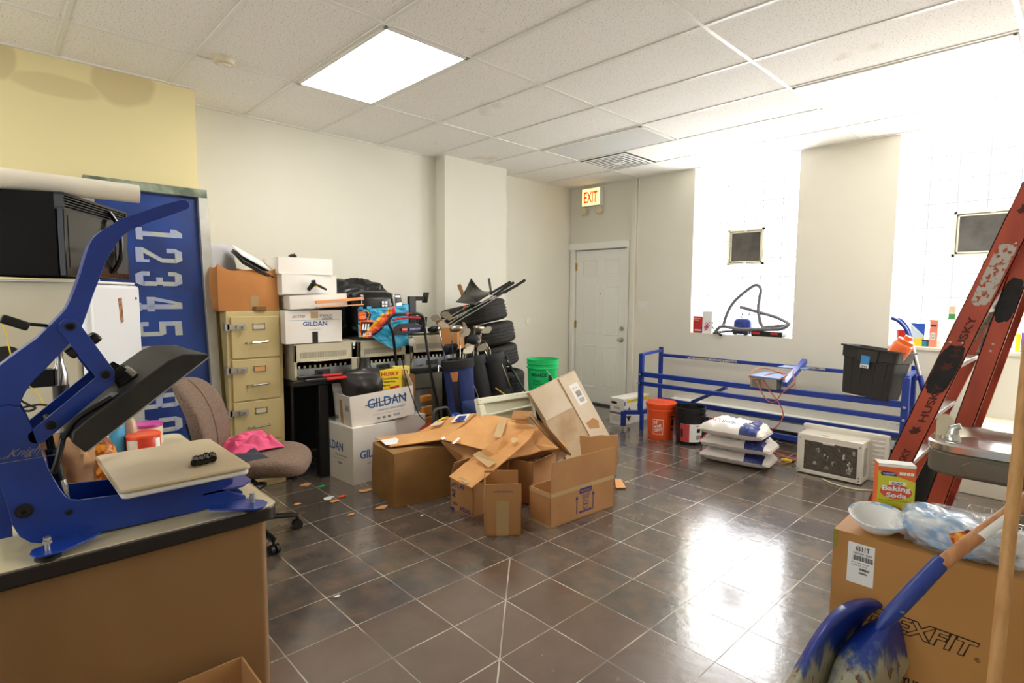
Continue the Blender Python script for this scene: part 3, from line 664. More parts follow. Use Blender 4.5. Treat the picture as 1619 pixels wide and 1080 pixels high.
# ================= fridge, microwave, rolled tube =================
mat('fridge_white',(232,234,236),.28); mat('fridge_shaded_side',(190,184,164),.5,var=(178,168,142),vs=2)  # white side darkened: shade put into the base colour, stain in its variation
na=V((-.87,.49,0)).normalized(); nn=V((.49,.87,0)).normalized(); c0=V((-3.30,.367,0))
def slab(b,o,a,b_,w0,w1,d0,d1,z0,z1,m=0):
    pts=[o+a*w0+b_*d0,o+a*w1+b_*d0,o+a*w1+b_*d1,o+a*w0+b_*d1]; return b.prism([p+V((0,0,z0)) for p in pts],(0,0,z1-z0),m)
t=thing('refrigerator','white apartment refrigerator with a small sticker, microwave on top','refrigerator',c0)
slab(MB(),c0,na,-nn,0,.56,.055,.56,.03,1.50).build('cabinet','fridge_shaded_side',t,bevel=.012)
slab(MB(),c0,na,-nn,0,.56,.0,.05,.06,1.49).build('door','fridge_white',t,bevel=.02,bseg=4)
slab(MB(),c0,na,-nn,.01,.55,.02,.56,1.495,1.507).build('top_cover','white_plastic',t,bevel=.003)
slab(MB(),c0,na,-nn,.03,.53,.06,.5,.0,.04).build('plinth','black_plastic',t)
def onf(w,z,d=0): return c0+na*w+nn*d+V((0,0,z))
p=onf(.30,1.34); MB().prism([onf(.28,1.42,.001),onf(.32,1.425,.001),onf(.33,1.30,.001),onf(.30,1.29,.001)],nn*.001).build('sticker',mat('sticker_brown',(180,130,90),.5,var=(110,60,40),vs=60),t)
MB().lathe([(.008,0),(.008,.003),(0,.003)],onf(.50,1.42,.0),12,mx=Mx.Rotation(R(-60),3,'Z')@Mx.Rotation(R(90),3,'Y')).build('badge','dark_grey',t)
t=thing('microwave','black over-range microwave with a curved handle, resting on the refrigerator','microwave',(-3.4,.3,1.51))
m0=V((-3.30,.287,0))+nn*(-.0); zt,zb=1.903,1.525
slab(MB(),m0,na,-nn,0,.66,.03,.46,zb,zt).build('case',mat('micro_black',(14,13,13),.7,spec=.12),t,bevel=.004)
slab(MB(),m0,na,-nn,.0,.66,.0,.028,zb,zt-.07).build('door_and_panel',mat('micro_glass',(14,14,16),.12,spec=.4),t,bevel=.004)
v=MB(); slab(v,m0,na,-nn,0,.66,.0,.035,zt-.012,zt); slab(v,m0,na,-nn,0,.66,.0,.035,zt-.075,zt-.066); slab(v,m0,na,-nn,0,.012,0,.035,zt-.07,zt); slab(v,m0,na,-nn,.648,.66,0,.035,zt-.07,zt)
for k in range(4): slab(v,m0,na,-nn,.012,.648,.004,.03,zt-.058+k*.012,zt-.053+k*.012)
v.build('vent_grille','black_plastic',t)
slab(MB(),m0,na,nn,.03,.42,.001,.002,zb+.04,zt-.10).build('window',mat('micro_window',(40,38,36),.12,spec=.35),t,smooth=0)
def mm(w,z,d=0): return m0+na*w+nn*d+V((0,0,z))
MB().tube(spline([mm(.45,zb+.03,.0),mm(.455,zb+.10,.035),mm(.455,zb+.19,.045),mm(.455,zb+.28,.035),mm(.45,zb+.35,.0)]),.011,10).build('handle','black_gloss',t)
slab(MB(),m0,na,nn,.50,.64,.001,.003,zb+.03,zt-.10).build('keypad','dark_grey',t,smooth=0)
a=atx(-60,281,-3.44); b=atx(219,304,-3.44); a.z=1.952; b.z=1.951; 
t=thing('paper_roll','long cream roll of vinyl lying on top of the microwave','roll',a.lerp(b,.5)-V((0,0,.05)))
dd=(b-a).normalized()
MB().tube([a,a.lerp(b,.5),b],[.048,.047,.045],28,caps=False).tube([b-dd*.3,b],.041,28,caps=False).build('sheet',mat('roll_cream',(238,230,212),.45,var=(228,216,194),vs=3),t)
MB().tube([b-dd*.32,b-dd*.012],.0405,28).build('core','dark_grey',t)
# ================= screen printing frame =================
t=thing('printing_screen','tall blue printing screen with numeral stencils in a silver frame, leaning on the wall','printing screen',(-4.35,.85,0))
tr=atx(328,303,-4.60); tl=atx(152,283,-4.60); tr.y=1.155; 
bz=.02; 
def scr(y,s,off=0):   # s 0 top,1 bottom along lean
    zt=tr.z; p=V((-4.585,y,zt)).lerp(V((-4.32,y,bz)),s); return p+V((1,0,.12))*off
sl=(scr(0,1)-scr(0,0)); Ls=sl.length; sl.normalize(); up=-sl; out=V((0,1,0)).cross(up); out=out if out.x>0 else -out
yl,yr=.50,1.20
def bara(y0,y1,s0,s1,o0,o1,m,n):
    pts=[scr(y0,s0),scr(y1,s0),scr(y1,s1),scr(y0,s1)]; MB().prism([p+out*o0 for p in pts],out*(o1-o0)).build(n,m,t,bevel=.003)
mat('alu_frame',(186,184,176),.4,.6,var=(160,158,150),vs=5); mat('frame_paint',(150,160,140),.6,var=(90,100,84),vs=9)
fw=.035/1.0
bara(yl,yr,0,.028,-.02,.03,'frame_paint','top_rail'); bara(yl,yr,.975,1,-.02,.03,'alu_frame','bottom_rail')
bara(yl,yl+.05,.028,.975,-.02,.03,'alu_frame','side_rail'); bara(yr-.062,yr,.0285,.975,-.02,.04,'alu_frame','side_rail')
mat('screen_blue',(14,58,136),.4,var=(10,42,104),vs=3,coat=.15)
bara(yl+.04,yr-.05,.02,.98,-.012,-.008,'screen_blue','mesh')
bara(yl+.05,yr-.062,.028,.975,-.006,-.002,'screen_blue','emulsion')
# ragged stencil numerals reading downwards, tops to the right
mat('stencil',(160,168,198),.5,var=(176,180,176),vs=9,vc=(.48,.5))
def blockdigit(ch):
    t_,k,c=.30,.16,.14; Q=[]
    B=lambda x0,x1,y0,y1:Q.append([(x0,y0),(x1,y0),(x1,y1),(x0,y1)])
    top=lambda:B(c*1.4,1-c*1.4,1-k,1); bot=lambda:B(c*1.4,1-c*1.4,0,k)
    TR=lambda:Q.append([(1-c*1.4,1-k),(1-t_,1-k-.06),(1,1-c),(1-c*1.4,1)]); TL=lambda:Q.append([(c*1.4,1),(0,1-c),(t_,1-k-.06),(c*1.4,1-k)])
    BR=lambda:Q.append([(1-c*1.4,0),(1,c),(1-t_,k+.06),(1-c*1.4,k)]); BL=lambda:Q.append([(0,c),(c*1.4,0),(c*1.4,k),(t_,k+.06)])
    Lb=lambda a,b:B(0,t_,a,b); Rb=lambda a,b:B(1-t_,1,a,b)
    if ch=='1': B(.08,.92,0,.14); B(.34,.66,.14,1); Q.append([(.08,.74),(.34,.74),(.34,1),(.08,.86)])
    if ch=='2': top();TR();TL();Lb(.66,1-c);Rb(.55,1-c); Q.append([(1-t_,.55),(1,.55),(.36,.16),(0,.16)]); B(0,1,0,.16); B(.82,1,.16,.28)
    if ch=='3': top();bot();TR();TL();BR();BL();Lb(.70,1-c);Lb(c,.30);Rb(.56,1-c);Rb(c,.44);B(.40,.92,.43,.57)
    if ch=='4': B(.52,.84,0,1);B(0,1,.24,.40);Q.append([(0,.40),(.26,.40),(.60,1),(.42,1)]);B(.40,.96,0,.12)
    if ch=='5': B(0,1,.84,1);Lb(.50,.84);B(.3,1-c,.50,.64);Q.append([(1-c,.64),(.86,.5),(1,.48),(1,.52)]);Rb(c,.52);BR();bot();BL();Lb(c,.28)
    if ch=='6': top();TL();TR();Rb(.74,1-c);Lb(c,1-c);bot();BL();BR();Rb(c,.52);B(.3,.9,.46,.60)
    if ch=='7': B(0,1,.84,1);B(0,.18,.70,.84);Q.append([(.66,.84),(1,.84),(.60,0),(.26,0)])
    if ch=='8': top();bot();TR();TL();BR();BL();Lb(c,.46);Lb(.54,1-c);Rb(c,.46);Rb(.54,1-c);B(.1,.9,.43,.57)
    if ch=='9': top();TL();TR();Rb(c,1-c);Lb(.5,1-c);bot();BR();BL();Lb(c,.26);B(.1,.7,.40,.54)
    if ch=='0': top();bot();TR();TL();BR();BL();Lb(c,1-c);Rb(c,1-c)
    return Q
L=MB(); zpx=[371,404,441,481,520,558,596,634,673,712]
for ch,v_ in zip('1234567890',zpx):
    a=atx(252,v_,-4.45)
    s=(tr.z-a.z)/(tr.z-bz); 
    # refine onto the sloping plane
    for _ in range(4):
        xs_=scr(0,s).x+out.x*.0; a=atx(252,v_,xs_); s=(tr.z-a.z)/(tr.z-bz)
    cy=a.y-.0; hh=.27; ww=.098
    o=scr(cy-hh/2,s)+up*(ww/2)+out*.001
    for qd in blockdigit(ch): L.add([o+sl*(a_*ww)+V((0,1,0))*(b_*hh) for a_,b_ in qd],[(3,2,1,0)])
L.build('number_stencils','stencil',t,smooth=0)
# ================= filing cabinet =================
t=thing('filing_cabinet','tan four drawer metal filing cabinet with hasps, against the left wall','filing cabinet',(-4.63,1.42,0))
fy0,fy1=1.225,1.612
MB().box(-5.0,-4.305,fy0,fy1,.0,1.325).build('body','beige_metal',t,bevel=.006)
for k in range(4):
    z1=1.285-k*.312; z0=z1-.302
    d=MB().box(-4.31,-4.29,fy0+.028,fy1-.028,z0,z1).build('drawer','beige_metal',t,bevel=.004)
    yc=(fy0+fy1)/2+.02
    f=MB()
    for a in ((yc-.042,yc+.042,z1-.055,z1-.051),(yc-.042,yc+.042,z1-.095,z1-.091),(yc-.042,yc-.037,z1-.095,z1-.051),(yc+.037,yc+.042,z1-.095,z1-.051)): f.box(-4.29,-4.284,*a)
    f.build('label_holder','chrome',d)
    MB().box(-4.29,-4.288,yc-.036,yc+.036,z1-.09,z1-.056).build('label_card','beige_plastic' if k!=1 else 'card_light',d,smooth=0)
    MB().tube([(-4.29,yc-.055,z1-.19),(-4.262,yc-.053,z1-.19),(-4.262,yc+.053,z1-.185),(-4.29,yc+.055,z1-.185)],.007,8).build('handle','chrome',d)
    MB().tube([(-4.29,yc-.085,z1-.19),(-4.27,yc-.085,z1-.19)],.008,10).build('lock','zinc',d)
    if True:
        h=MB(); h.box(-4.286,-4.279,fy0+.0,fy0+.125,z1-.092,z1-.052).box(-4.279,-4.268,fy0+.06,fy0+.118,z1-.086,z1-.058).tube([(-4.272,fy0+.10,z1-.072),(-4.25,fy0+.10,z1-.072)],.008,8); h.box(-4.34,-4.279,fy0-.014,fy0+.014,z1-.10,z1-.044).box(-4.2675,-4.266,fy0+.07,fy0+.108,z1-.076,z1-.068)
        h.build('hasp','zinc',t)
# ================= office chair =================
mat('chair_fabric',(140,116,98),.9,var=(110,90,76),vs=160,vd=2,bump=.4,bs=180,vc=(.4,.6))
t=thing('office_chair','brown tweed swivel office chair with a pink shirt on its seat','chair',(-3.42,1.03,0))
cc=V((-3.42,1.03,0)); ang=R(8)
# the seat cushion: long axis away from the backrest
fx=V((math.cos(R(58)),math.sin(R(58)),0)); fy=V((-fx.y,fx.x,0))
def seat(i,j):
    th=2*PI*i; ph=PI*(j-.5); c=math.cos(ph); s=math.sin(ph); sg=lambda x,p:(1 if x>=0 else -1)*abs(x)**p
    x=sg(math.cos(th),.55)*sg(c,.45)*.27; y=sg(math.sin(th),.55)*sg(c,.45)*.25; z=sg(s,.7)*.062
    z+= -.03*max(0,(x/.27))**3 + .018*(abs(y)/.25)**2 -.012*math.exp(-(x*x+y*y)/.02)
    return cc+fx*.10+fx*x+fy*y+V((0,0,.475+z))
MB().surf(seat,48,20).build('seat','chair_fabric',t,smooth=60)
def back(i,j):
    th=2*PI*i; ph=PI*(j-.5); c=math.cos(ph); s=math.sin(ph); sg=lambda x,p:(1 if x>=0 else -1)*abs(x)**p
    y=sg(math.cos(th),.6)*sg(c,.5)*.225; x=sg(math.sin(th),.6)*sg(c,.5)*.05; z=sg(s,.75)*.225
    x+=-.05*(z/.24)-.07*(z/.245)**2*(1 if z>0 else .3)+.03*(y/.22)**2
    return cc+fx*(x-.19)+fy*y+V((0,0,.745+z))
MB().surf(back,40,24).build('backrest','chair_fabric',t,smooth=60)
pts=[]
pp=MB(); pp.tube([back(.25+.0,j/20)+fx*.0 for j in range(2,19)],.006,6); pp.build('piping','chair_fabric',t)
MB().beam(cc-fx*.20+V((0,0,.44)),cc-fx*.27+V((0,0,.72)),.07,.012,up=fx).beam(cc-fx*.20+V((0,0,.43)),cc+fx*.1+V((0,0,.43)),.07,.01).build('back_bracket','black_plastic',t)
MB().ob(cc+V((0,0,.41)),(.2,.2,.05)).lathe([(.03,.12),(.03,.25),(.022,.25),(.022,.40)],cc,20).build('column','black_plastic',t,bevel=.006)
MB().tube([cc+V((0,0,.42)),cc+fx*.13-fy*.22+V((0,0,.41))],.012).ob(cc+fx*.15-fy*.25+V((0,0,.405)),(.05,.08,.03),(0,0,35)).build('lever','black_plastic',t,bevel=.01)
hub=MB().lathe([(.05,.07),(.05,.13),(.03,.14)],cc,20); hub.build('hub','black_plastic',t)
for k in range(5):
    a=R(12+72*k); d=V((math.cos(a),math.sin(a),0)); e=cc+d*.30
    leg=MB().tube([cc+V((0,0,.115)),cc+d*.16+V((0,0,.11)),cc+d*.27+V((0,0,.09)),e+V((0,0,.082))],[.026,.024,.02,.017],10,flat=.7).build('leg','black_plastic',t)
    n_=V((-d.y,d.x,0)); c_=MB()
    for s in (-1,1): c_.tube([e+n_*s*.006+V((0,0,.029)),e+n_*s*.026+V((0,0,.029))],.028,16)
    c_.tube([e+V((0,0,.04)),e+V((0,0,.09))],.008); c_.build('caster','black_plastic',leg)
mat('pink_cloth',(240,96,140),.8,var=(226,78,124),vs=5)
def cloth(cx,cy,w,d,z,seed,amp=.03,nx=36):
    def fn(i,j):
        x=(i-.5)*w;y=(j-.5)*d; k=noise.fractal(V((x*6+seed,y*6,seed)),1.1,2.0,3); k2=noise.noise(V((x*5,y*5,seed+4)))
        e=1-max(abs(i-.5),abs(j-.5))*2; s=1+.25*noise.noise(V((x*4+seed*2,y*4,2)))
        return V((cx+x*s+.02*k2,cy+y*s+.02*k,z+.004+amp*(abs(k)*1.5+.5)*min(1,e*3+.1)))
    return fn
p=atz(385,704,.50)
tag(MB().surf(cloth(-3.52,1.10,.36,.30,.535,3,.055),40,40,0,.003).build('pink_shirt','pink_cloth',smooth=70),'crumpled bright pink shirt lying on the brown office chair seat','shirt')
tag(MB().surf(cloth(-3.36,1.02,.34,.16,.532,8,.014),24,20,0,.003).build('dark_cloth',mat('slate_cloth',(52,56,64),.9),smooth=70),'dark grey cloth under the pink shirt on the chair seat','cloth')
# ================= cardboard box helper =================
def carton(label,w_,d_,h_,loc,rz=0,m='card',flaps={},closed=False,name='cardboard_box',group=None,deco=None,t_=.005,rot=None,mats=None,cat='box',crush=0):
    t=thing(name,label,cat,(0,0,0),group=group,local=True)
    b=MB(); a,c=w_/2,d_/2
    ms=[m,'card_in']+(mats or [])
    if closed=='soft': b.sbox(-a,a,-c,c,0,h_,.020,4.2,3.3)
    elif closed: b.box(-a,a,-c,c,0,h_)
    else:
        b.box(-a,a,-c,-c+t_,0,h_); b.box(-a,a,c-t_,c,0,h_); b.box(-a,-a+t_,-c,c,0,h_); b.box(a-t_,a,-c,c,0,h_); b.box(-a,a,-c,c,0,t_)
    if crush:
        for i,v in enumerate(b.v): b.v[i]=v+V((noise.noise(v*9+V((crush,0,0))),noise.noise(v*9+V((0,crush,0))),noise.noise(v*7)*.6*(v.z>h_/2)))*.02
    if deco: deco(b)
    body=b.build('body',ms,t,smooth=(30 if closed=='soft' else 0),bevel=0)
    for side,(ang,ln) in flaps.items():
        f=MB(); A=R(ang)   # angle from straight up, outward
        if side[0]=='x':
            s=1 if side[1]=='+' else -1; e=V((s*a,0,h_)); d=V((s*math.sin(A),0,math.cos(A))); n=V((0,1,0)); hw=c
        else:
            s=1 if side[1]=='+' else -1; e=V((0,s*c,h_)); d=V((0,s*math.sin(A),math.cos(A))); n=V((1,0,0)); hw=a
        tt=d.cross(n).normalized()*t_*.8
        f.prism([e-n*hw,e+n*hw,e+n*(hw*.985)+d*ln,e-n*(hw*.985)+d*ln],tt)
        f.build('flap',[m],t,smooth=0)
    t.location=loc; t.rotation_euler=(0,0,R(rz)) if rot is None else tuple(R(q) for q in rot)
    return t
# ================= things on the filing cabinet =================
def deco(b):
    b.quad((.305-.0,-.05,.01),(0,1,0),(0,0,1),.06,.11,2); b.quad((.306,-.0,.0),(0,1,0),(0,0,1),.07,.035,3)
def saggy(label,x0,x1,y0,y1,z0,h):
    t=thing('cardboard_box',label,'box',((x0+x1)/2,(y0+y1)/2,z0))
    b=MB(); 
    def wall(p,q,dip,n,s):
        def fn(i,j):
            v=p.lerp(q,i); zt=h-dip*math.sin(PI*i)**.7-(.012*math.sin(9*i)); bul=.018*math.sin(PI*i)*math.sin(PI*j*.9)
            return v+V((0,0,zt*j))+n*bul
        b.surf(fn,18,8,0,.005*s)
    a,c_,d_,e=V((x1,y0,z0)),V((x1,y1,z0)),V((x0,y1,z0)),V((x0,y0,z0))
    wall(a,c_,.05,V((1,0,0)),1); wall(c_,d_,.02,V((0,1,0)),1); wall(d_,e,.02,V((-1,0,0)),1); wall(e,a,.03,V((0,-1,0)),1)
    b.box(x0,x1,y0,y1,z0,z0+.005); b.build('body','card_orange',t)
    MB().surf(lambda i,j: V((x1+.020*math.sin(PI*(.5+.14*i))*math.sin(PI*j*.3*.9)+.002+j*.0,y0+(y1-y0)*(.50+.14*i),z0+.005+j*.10)),4,4).build('tape','tape',t)
    MB().prism([V((x1+.002,y0+.22,z0)),V((x1+.03,y0+.24,z0+.001)),V((x1+.03,y0+.30,z0+.001)),V((x1+.002,y0+.32,z0+.0))],(0,0,.03)).build('torn_tab','card_dark',t)
    return t
saggy('sagging orange-brown open box full of papers on the filing cabinet',-4.72,-4.32,1.185,1.598,1.327,.335)
t=thing('laptop','closed dark laptop sticking out of the orange-brown box on the filing cabinet','laptop',(-4.45,1.42,1.5))
ctr=V((-4.42,1.47,1.66))
def tilt(b,c,rx,ry,rz):
    m=Mx.Translation(c)@Euler((R(rx),R(ry),R(rz))).to_matrix().to_4x4(); b.xf(m); return b
tilt(MB().box(-.13,.13,-.15,.15,-.014,.0),ctr,-28,22,0).build('base','black_plastic',t,bevel=.006)
tilt(MB().box(-.13,.13,-.15,.15,.003,.012),ctr,-28,22,0).build('lid','dark_grey',t,bevel=.004)
tag(tilt(MB().box(-.14,.13,-.16,.14,.018,.026),ctr+V((-.02,-.0,.02)),-28,20,0).build('paper_stack','paper_white',smooth=0),'white sheets of paper on top of the laptop in the orange-brown box','paper')
tag(tilt(MB().box(-.16,.16,-.1,.12,0,.006),V((-4.55,1.27,1.66)),-10,75,8).build('paper_folder',mat('paper_grey',(206,204,206),.7),smooth=0),'pale grey folder standing at the left in the orange-brown box','folder')
# ================= black folding table with printers =================
mat('table_black',(20,19,20),.45)
TY0,TY1=1.84,3.20; TX=-4.2; TZ=.79
t=thing('folding_table','long black table along the left wall loaded with printers','table',((-5.0+TX)/2,2.5,0))
MB().prism([V((-4.98,1.64,TZ-.045)),V((TX,1.64,TZ-.045)),V((TX,TY1,TZ-.045)),V((-4.98,TY1,TZ-.045))],(0,0,.045)).build('tabletop','table_black',t,bevel=.006)
for x,y in ((-4.24,1.88),(-4.24,3.1),(-4.94,1.88),(-4.94,3.1)):
    MB().prism([V((x-.04,y-.04,0)),V((x+.035,y-.04,0)),V((x+.035,y+.04,0)),V((x-.04,y+.04,0))],(0,0,TZ-.045)).build('leg','table_black',t,bevel=.01)
MB().box(-4.96,-4.30,1.66,1.68,.02,TZ-.045).build('side_panel','table_black',t,smooth=0)
MB().box(-4.98,-4.95,1.7,3.16,.03,TZ-.045).build('back_panel','table_black',t,smooth=0)
mat('printer_beige',(206,198,172),.5,var=(198,188,160),vs=3); mat('printer_metal',(168,174,178),.35,.6); mat('printer_slots',(150,146,136),.6)
def printer(x1,y0,y1,z0,h,label,fold,side_label=True):
    t=thing('server_unit',label,'office machine',(x1-.25,(y0+y1)/2,z0),group='beige office machines on the black table'); x0=x1-.50; W=y1-y0
    MB().box(x0,x1-.02,y0,y1,z0,z0+h).build('case','printer_beige',t,bevel=.01)
    MB().surf(lambda i,j:V((x0+.05+(x1-x0-.1)*j,y0+.03+(W-.06)*i,z0+h+.018*math.sin(PI*i)**.3*math.sin(PI*j)**.3)),12,8).build('top_tray','printer_beige',t)
    f=MB(); f.box(x1-.022,x1-.004,y0,y0+.02,z0+.02,z0+h-.01); f.box(x1-.022,x1-.004,y1-.05,y1,z0+.02,z0+h-.01); f.box(x1-.022,x1-.004,y0,y1,z0+h*.5,z0+h-.005); f.build('front_bezel','printer_beige',t,bevel=.003)
    s=MB()
    for k in range(44):
        y=y0+.05+(W-.14)*k/44
        s.box(x1-.004,x1-.002,y,y+(W-.14)/110,z0+h*.60,z0+h*.76); 
    s.build('vent_slots','printer_slots',t,smooth=0)
    f=MB(); f.box(x1-.021,x1-.008,y0+.02,y1-.05,z0+.02,z0+h*.32); f.box(x1-.008,x1-.002,y0+.16,y0+.28,z0+.03,z0+.075,1); f.box(x1-.002,x1+.002,y0+.185,y0+.215,z0+.042,z0+.06,2)
    for k in range(10): f.box(x1-.0082,x1-.004,y0+.03+(W-.1)*k/10,y0+.045+(W-.1)*k/10,z0+h*.33,z0+h*.40,3)
    f.tube([(x1-.004,y0+.05,z0+.03),(x1,y0+.12,z0+.036)],.004,6,2); f.build('metal_backplane',['printer_metal','dark_grey','black_plastic','printer_beige'],t,smooth=0)
    MB().box(x1-.0215,x1-.02,y0+.02,y1-.05,z0+h*.32,z0+h*.5).build('dark_recess','black_matte',t,smooth=0)
    if fold: MB().prism([V((x1-.004,y0+.04,z0+h*.50)),V((x1-.004,y1-.07,z0+h*.50)),V((x1+.12,y1-.05,z0+h*.56)),V((x1+.12,y0+.10,z0+h*.54))],(0,0,.008)).build('fold_down_flap','printer_beige',t,bevel=.002)
    MB().lathe([(0,0),(.006,.0),(.006,.004),(0,.004)],(x1-.004,y1-.03,z0+h*.80),10,mx=Mx.Rotation(R(90),3,'Y')).box(x1-.004,x1-.003,y1-.036,y1-.016,z0+h*.86,z0+h*.97).build('power_button','paper_white',t)
    if side_label: MB().box(x0+.22,x0+.32,y0-.002,y0,z0+.08,z0+.20).build('side_vent','printer_slots',t,smooth=0)
    return t
printer(-4.20,1.655,2.165,TZ,.285,'beige office machine with open flap below the top GILDAN box, leftmost of three',True)
printer(-4.19,2.175,2.66,TZ,.285,'middle of the three beige office machines, under the colourful shopping bag',False)
printer(-4.20,2.68,3.17,TZ,.30,'beige office machine behind the golf clubs, rightmost of the three',False,False)
# bolt cutters, red handles with black grips
def cutter(label,a,b):
    t=thing('red_handled_tool',label,'tool',a.lerp(b,.5),group='red handled tool arms on the black table')
    m_=a.lerp(b,.40); MB().tube([m_,b],.013,10).build('handle','red_plastic',t); MB().tube([a,a.lerp(m_,.06),m_],[.012,.016,.016],12).build('grip','black_plastic',t)
cutter('red handle with black grip lying on the black table edge, upper one',atx(470,598,-4.10),atx(540,592,-4.10)+V((0,.12,0)))
cutter('red handle with black grip lying on the black table edge, lower one',atx(483,603,-4.06),atx(540,597,-4.06)+V((0,.12,0)))
# GILDAN box on the machine
def gild(b,x,y0,y1,z0,z1,m,n=(0,1,0),bold=.02): b.text('GILDAN',(x,y0,z0),n,(0,0,1),y1-y0,z1-z0,m,bold=bold)
def d1(b):
    a=.19; b.text('GILDAN',(a,-.09,.130),(0,1,0),(0,0,1),.19,.035,2,bold=.02); b.text('EXTRAS',(a,-.17,.195),(0,1,0),(0,0,1),.09,.02,3,slant=.2); b.text('STADIUM',(a,.04,.20),(0,1,0),(0,0,1),.10,.018,3); b.text('CHAMPS',(a,.06,.176),(0,1,0),(0,0,1),.085,.018,3)
    b.text('www.mygildan.com',(a,-.055,.10),(0,1,0),(0,0,1),.10,.008,2); b.quad((a,-.19,.175),(0,1,0),(0,0,1),.40,.0015,2); b.quad((a,-.02,.0),(0,1,0),(0,0,1),.045,.085,3); b.quad((a,-.03,.19),(0,1,0),(0,0,1),.06,.05,4)
carton('white GILDAN box marked extras stadium champs, on the left office machine',.38,.44,.25,(-4.39,1.815,1.078),0,'card_white',closed=True,name='shirt_box',deco=d1,mats=['ink_blue','ink_black','tape_clear'])
# open tray boxes stacked above
carton('shallow white open tray box directly above the extras GILDAN box',.40,.44,.105,(-4.37,1.86,1.345),-4,'card_white',name='white_tray_box',rot=(3,0,-4))
carton('white lidded box under the topmost white box of the stack',.36,.43,.145,(-4.42,1.80,1.455),2,'card_white',closed=True,name='white_box')
carton('white box at the very top of the stack beside the filing cabinet',.36,.41,.125,(-4.42,1.785,1.602),-2,'card_white',closed=True,name='white_box')
t=thing('computer_mouse','black computer mouse on top of the topmost white box','mouse',(-4.40,1.74,1.728))
MB().blob((-4.40,1.74,1.742),(.05,.028,.022),0,1,0,20,flatz=-.012).build('shell','black_gloss',t); MB().lathe([(0,-.003),(.008,-.002),(.008,.002),(0,.003)],(-4.365,1.74,1.758),12,mx=Mx.Rotation(R(90),3,'X')).build('wheel','dark_grey',t)
t=thing('barcode_scanner','black handheld barcode scanner lying in the white tray box','scanner',(-4.2,1.85,1.43))
a=atx(487,459,-4.20); b=atx(495,449,-4.2); c=atx(516,458,-4.2)
MB().tube([a,b],[.014,.02],12).ob(b+V((.01,0,.008)),(.03,.028,.045),(10,0,0)).build('head','black_gloss',t,bevel=.006); MB().tube([b,b.lerp(c,.5)+V((0,0,.004)),c],[.015,.013,.010],12,flat=.8).build('handle','black_plastic',t); MB().ob(b.lerp(c,.2)+V((.014,0,-.012)),(.01,.014,.012)).build('trigger','yellow_ink',t,bevel=.003)
t=thing('orange_rack','two orange edged strips joined by white posts, lying across the white tray box','rack',atx(500,480,-4.13))
for (u0,v0,u1,v1,h_) in ((499,478,574,472,.022),(501,486,574,481.5,.008)):
    a,b=atx(u0,v0,-4.13),atx(u1,v1,-4.13); MB().beam(a,b,.03,h_).build('strip',mat('peach_strip',(232,160,104),.5),t,bevel=.002)
for u,v0,v1 in ((502,478,486),(572,472,481)): MB().tube([atx(u,v0,-4.13),atx(u,v1,-4.13)],.004,8).build('post','white_plastic',t)
# black trash bag behind
mat('trash_bag',(18,18,20),.3,bump=1.0,bs=11)
tag(MB().blob((-4.60,2.30,1.34),(.23,.30,.25),.22,1.7,11,56,sq=.75,flatz=-.265).build('trash_bag','trash_bag',smooth=50),'stuffed black bin bag behind the GILDAN box and shopping bag','bin bag')
# black coffee machine in a bag
t=thing('coffee_machine','black rounded machine with silver control panel standing in the shopping bag','machine',(-4.32,2.4,1.15))
MB().blob((-4.33,2.36,1.31),(.15,.20,.175),0,1,0,32,sq=.45).build('case','black_gloss',t)
a=atx(632,478,-4.2); MB().ob((-4.23,2.53,1.375),(.12,.09,.16),(0,-12,8)).build('silver_panel','steel',t,bevel=.02,bseg=3)
MB().ob((-4.158,2.53,1.41),(.006,.055,.045),(0,-12,8)).build('display','dark_grey',t,bevel=.004)
L=MB()
for i in (0,1):
    for j in (0,1): p=atx(604+i*5,480+j*5,-4.163); L.quad(p,(0,1,0),(0,0,1),.02,.018,off=.001)
L.build('window_logo','paper_white',t,smooth=0)
# shopping bag
mat('bag_blue',(48,164,206),.4,bump=.25,bs=12); mat('bag_orange',(240,110,30),.4); mat('bag_yellow',(250,190,40),.4); mat('bag_red',(220,56,40),.4); mat('bag_navy',(20,28,70),.4)
t=thing('shopping_bag','crumpled light blue shopping bag with orange swirls hanging over the middle office machine','shopping bag',(-4.14,2.38,1.0))
X_=-4.135
outl=[(566,490),(590,489),(615,486),(645,482),(646,520),(645,545),(632,549),(617,550),(605,542),(588,532),(567,533),(565,510)]
def bagsurf():
    T=[(566,489),(592,488),(618,485),(646,481)]; Bt=[(567,533),(590,534),(618,551),(645,546)]
    def lp(a,i): 
        f=i*(len(a)-1); k=min(int(f),len(a)-2); g=f-k; return (a[k][0]*(1-g)+a[k+1][0]*g,a[k][1]*(1-g)+a[k+1][1]*g)
    def fn(i,j):
        a,b=lp(T,i),lp(Bt,i); u,v=a[0]*(1-j)+b[0]*j,a[1]*(1-j)+b[1]*j
        p=atx(u,v,X_); k=noise.fractal(V((i*6,j*6,3)),.8,2.2,3); return p+V((.012*k,0,0))
    def col(i,j):
        x,y=i*80,j*64 ; m=0
        d=math.hypot(x-5,(y-14)*.8)
        if d<16: m=[3,2,4,1][min(3,int(d/4))] if d>3 else 2
        if d>13 and d<16: m=4
        if 2<x<27 and 25<y<62: m=2
        if 4.5<x<25 and 28<y<62: m=4
        # diagonal swoosh
        s=(x-30)*1.0+(y-62)*.55
        if y>10:
            q=x+y*.62-58 if y<52 else x+y*.62-58
            if -14<q<-9: m=1
            elif -9<=q<-3: m=2
            elif -3<=q<1: m=3
            elif 1<=q<5: m=4
        if y<12 and 46<x<60: m=1 if x<50 else (2 if x<55 else 3)
        if 62<x<80 and 34<y<46 : m=0
        return m
    return fn,col
fn,col=bagsurf()
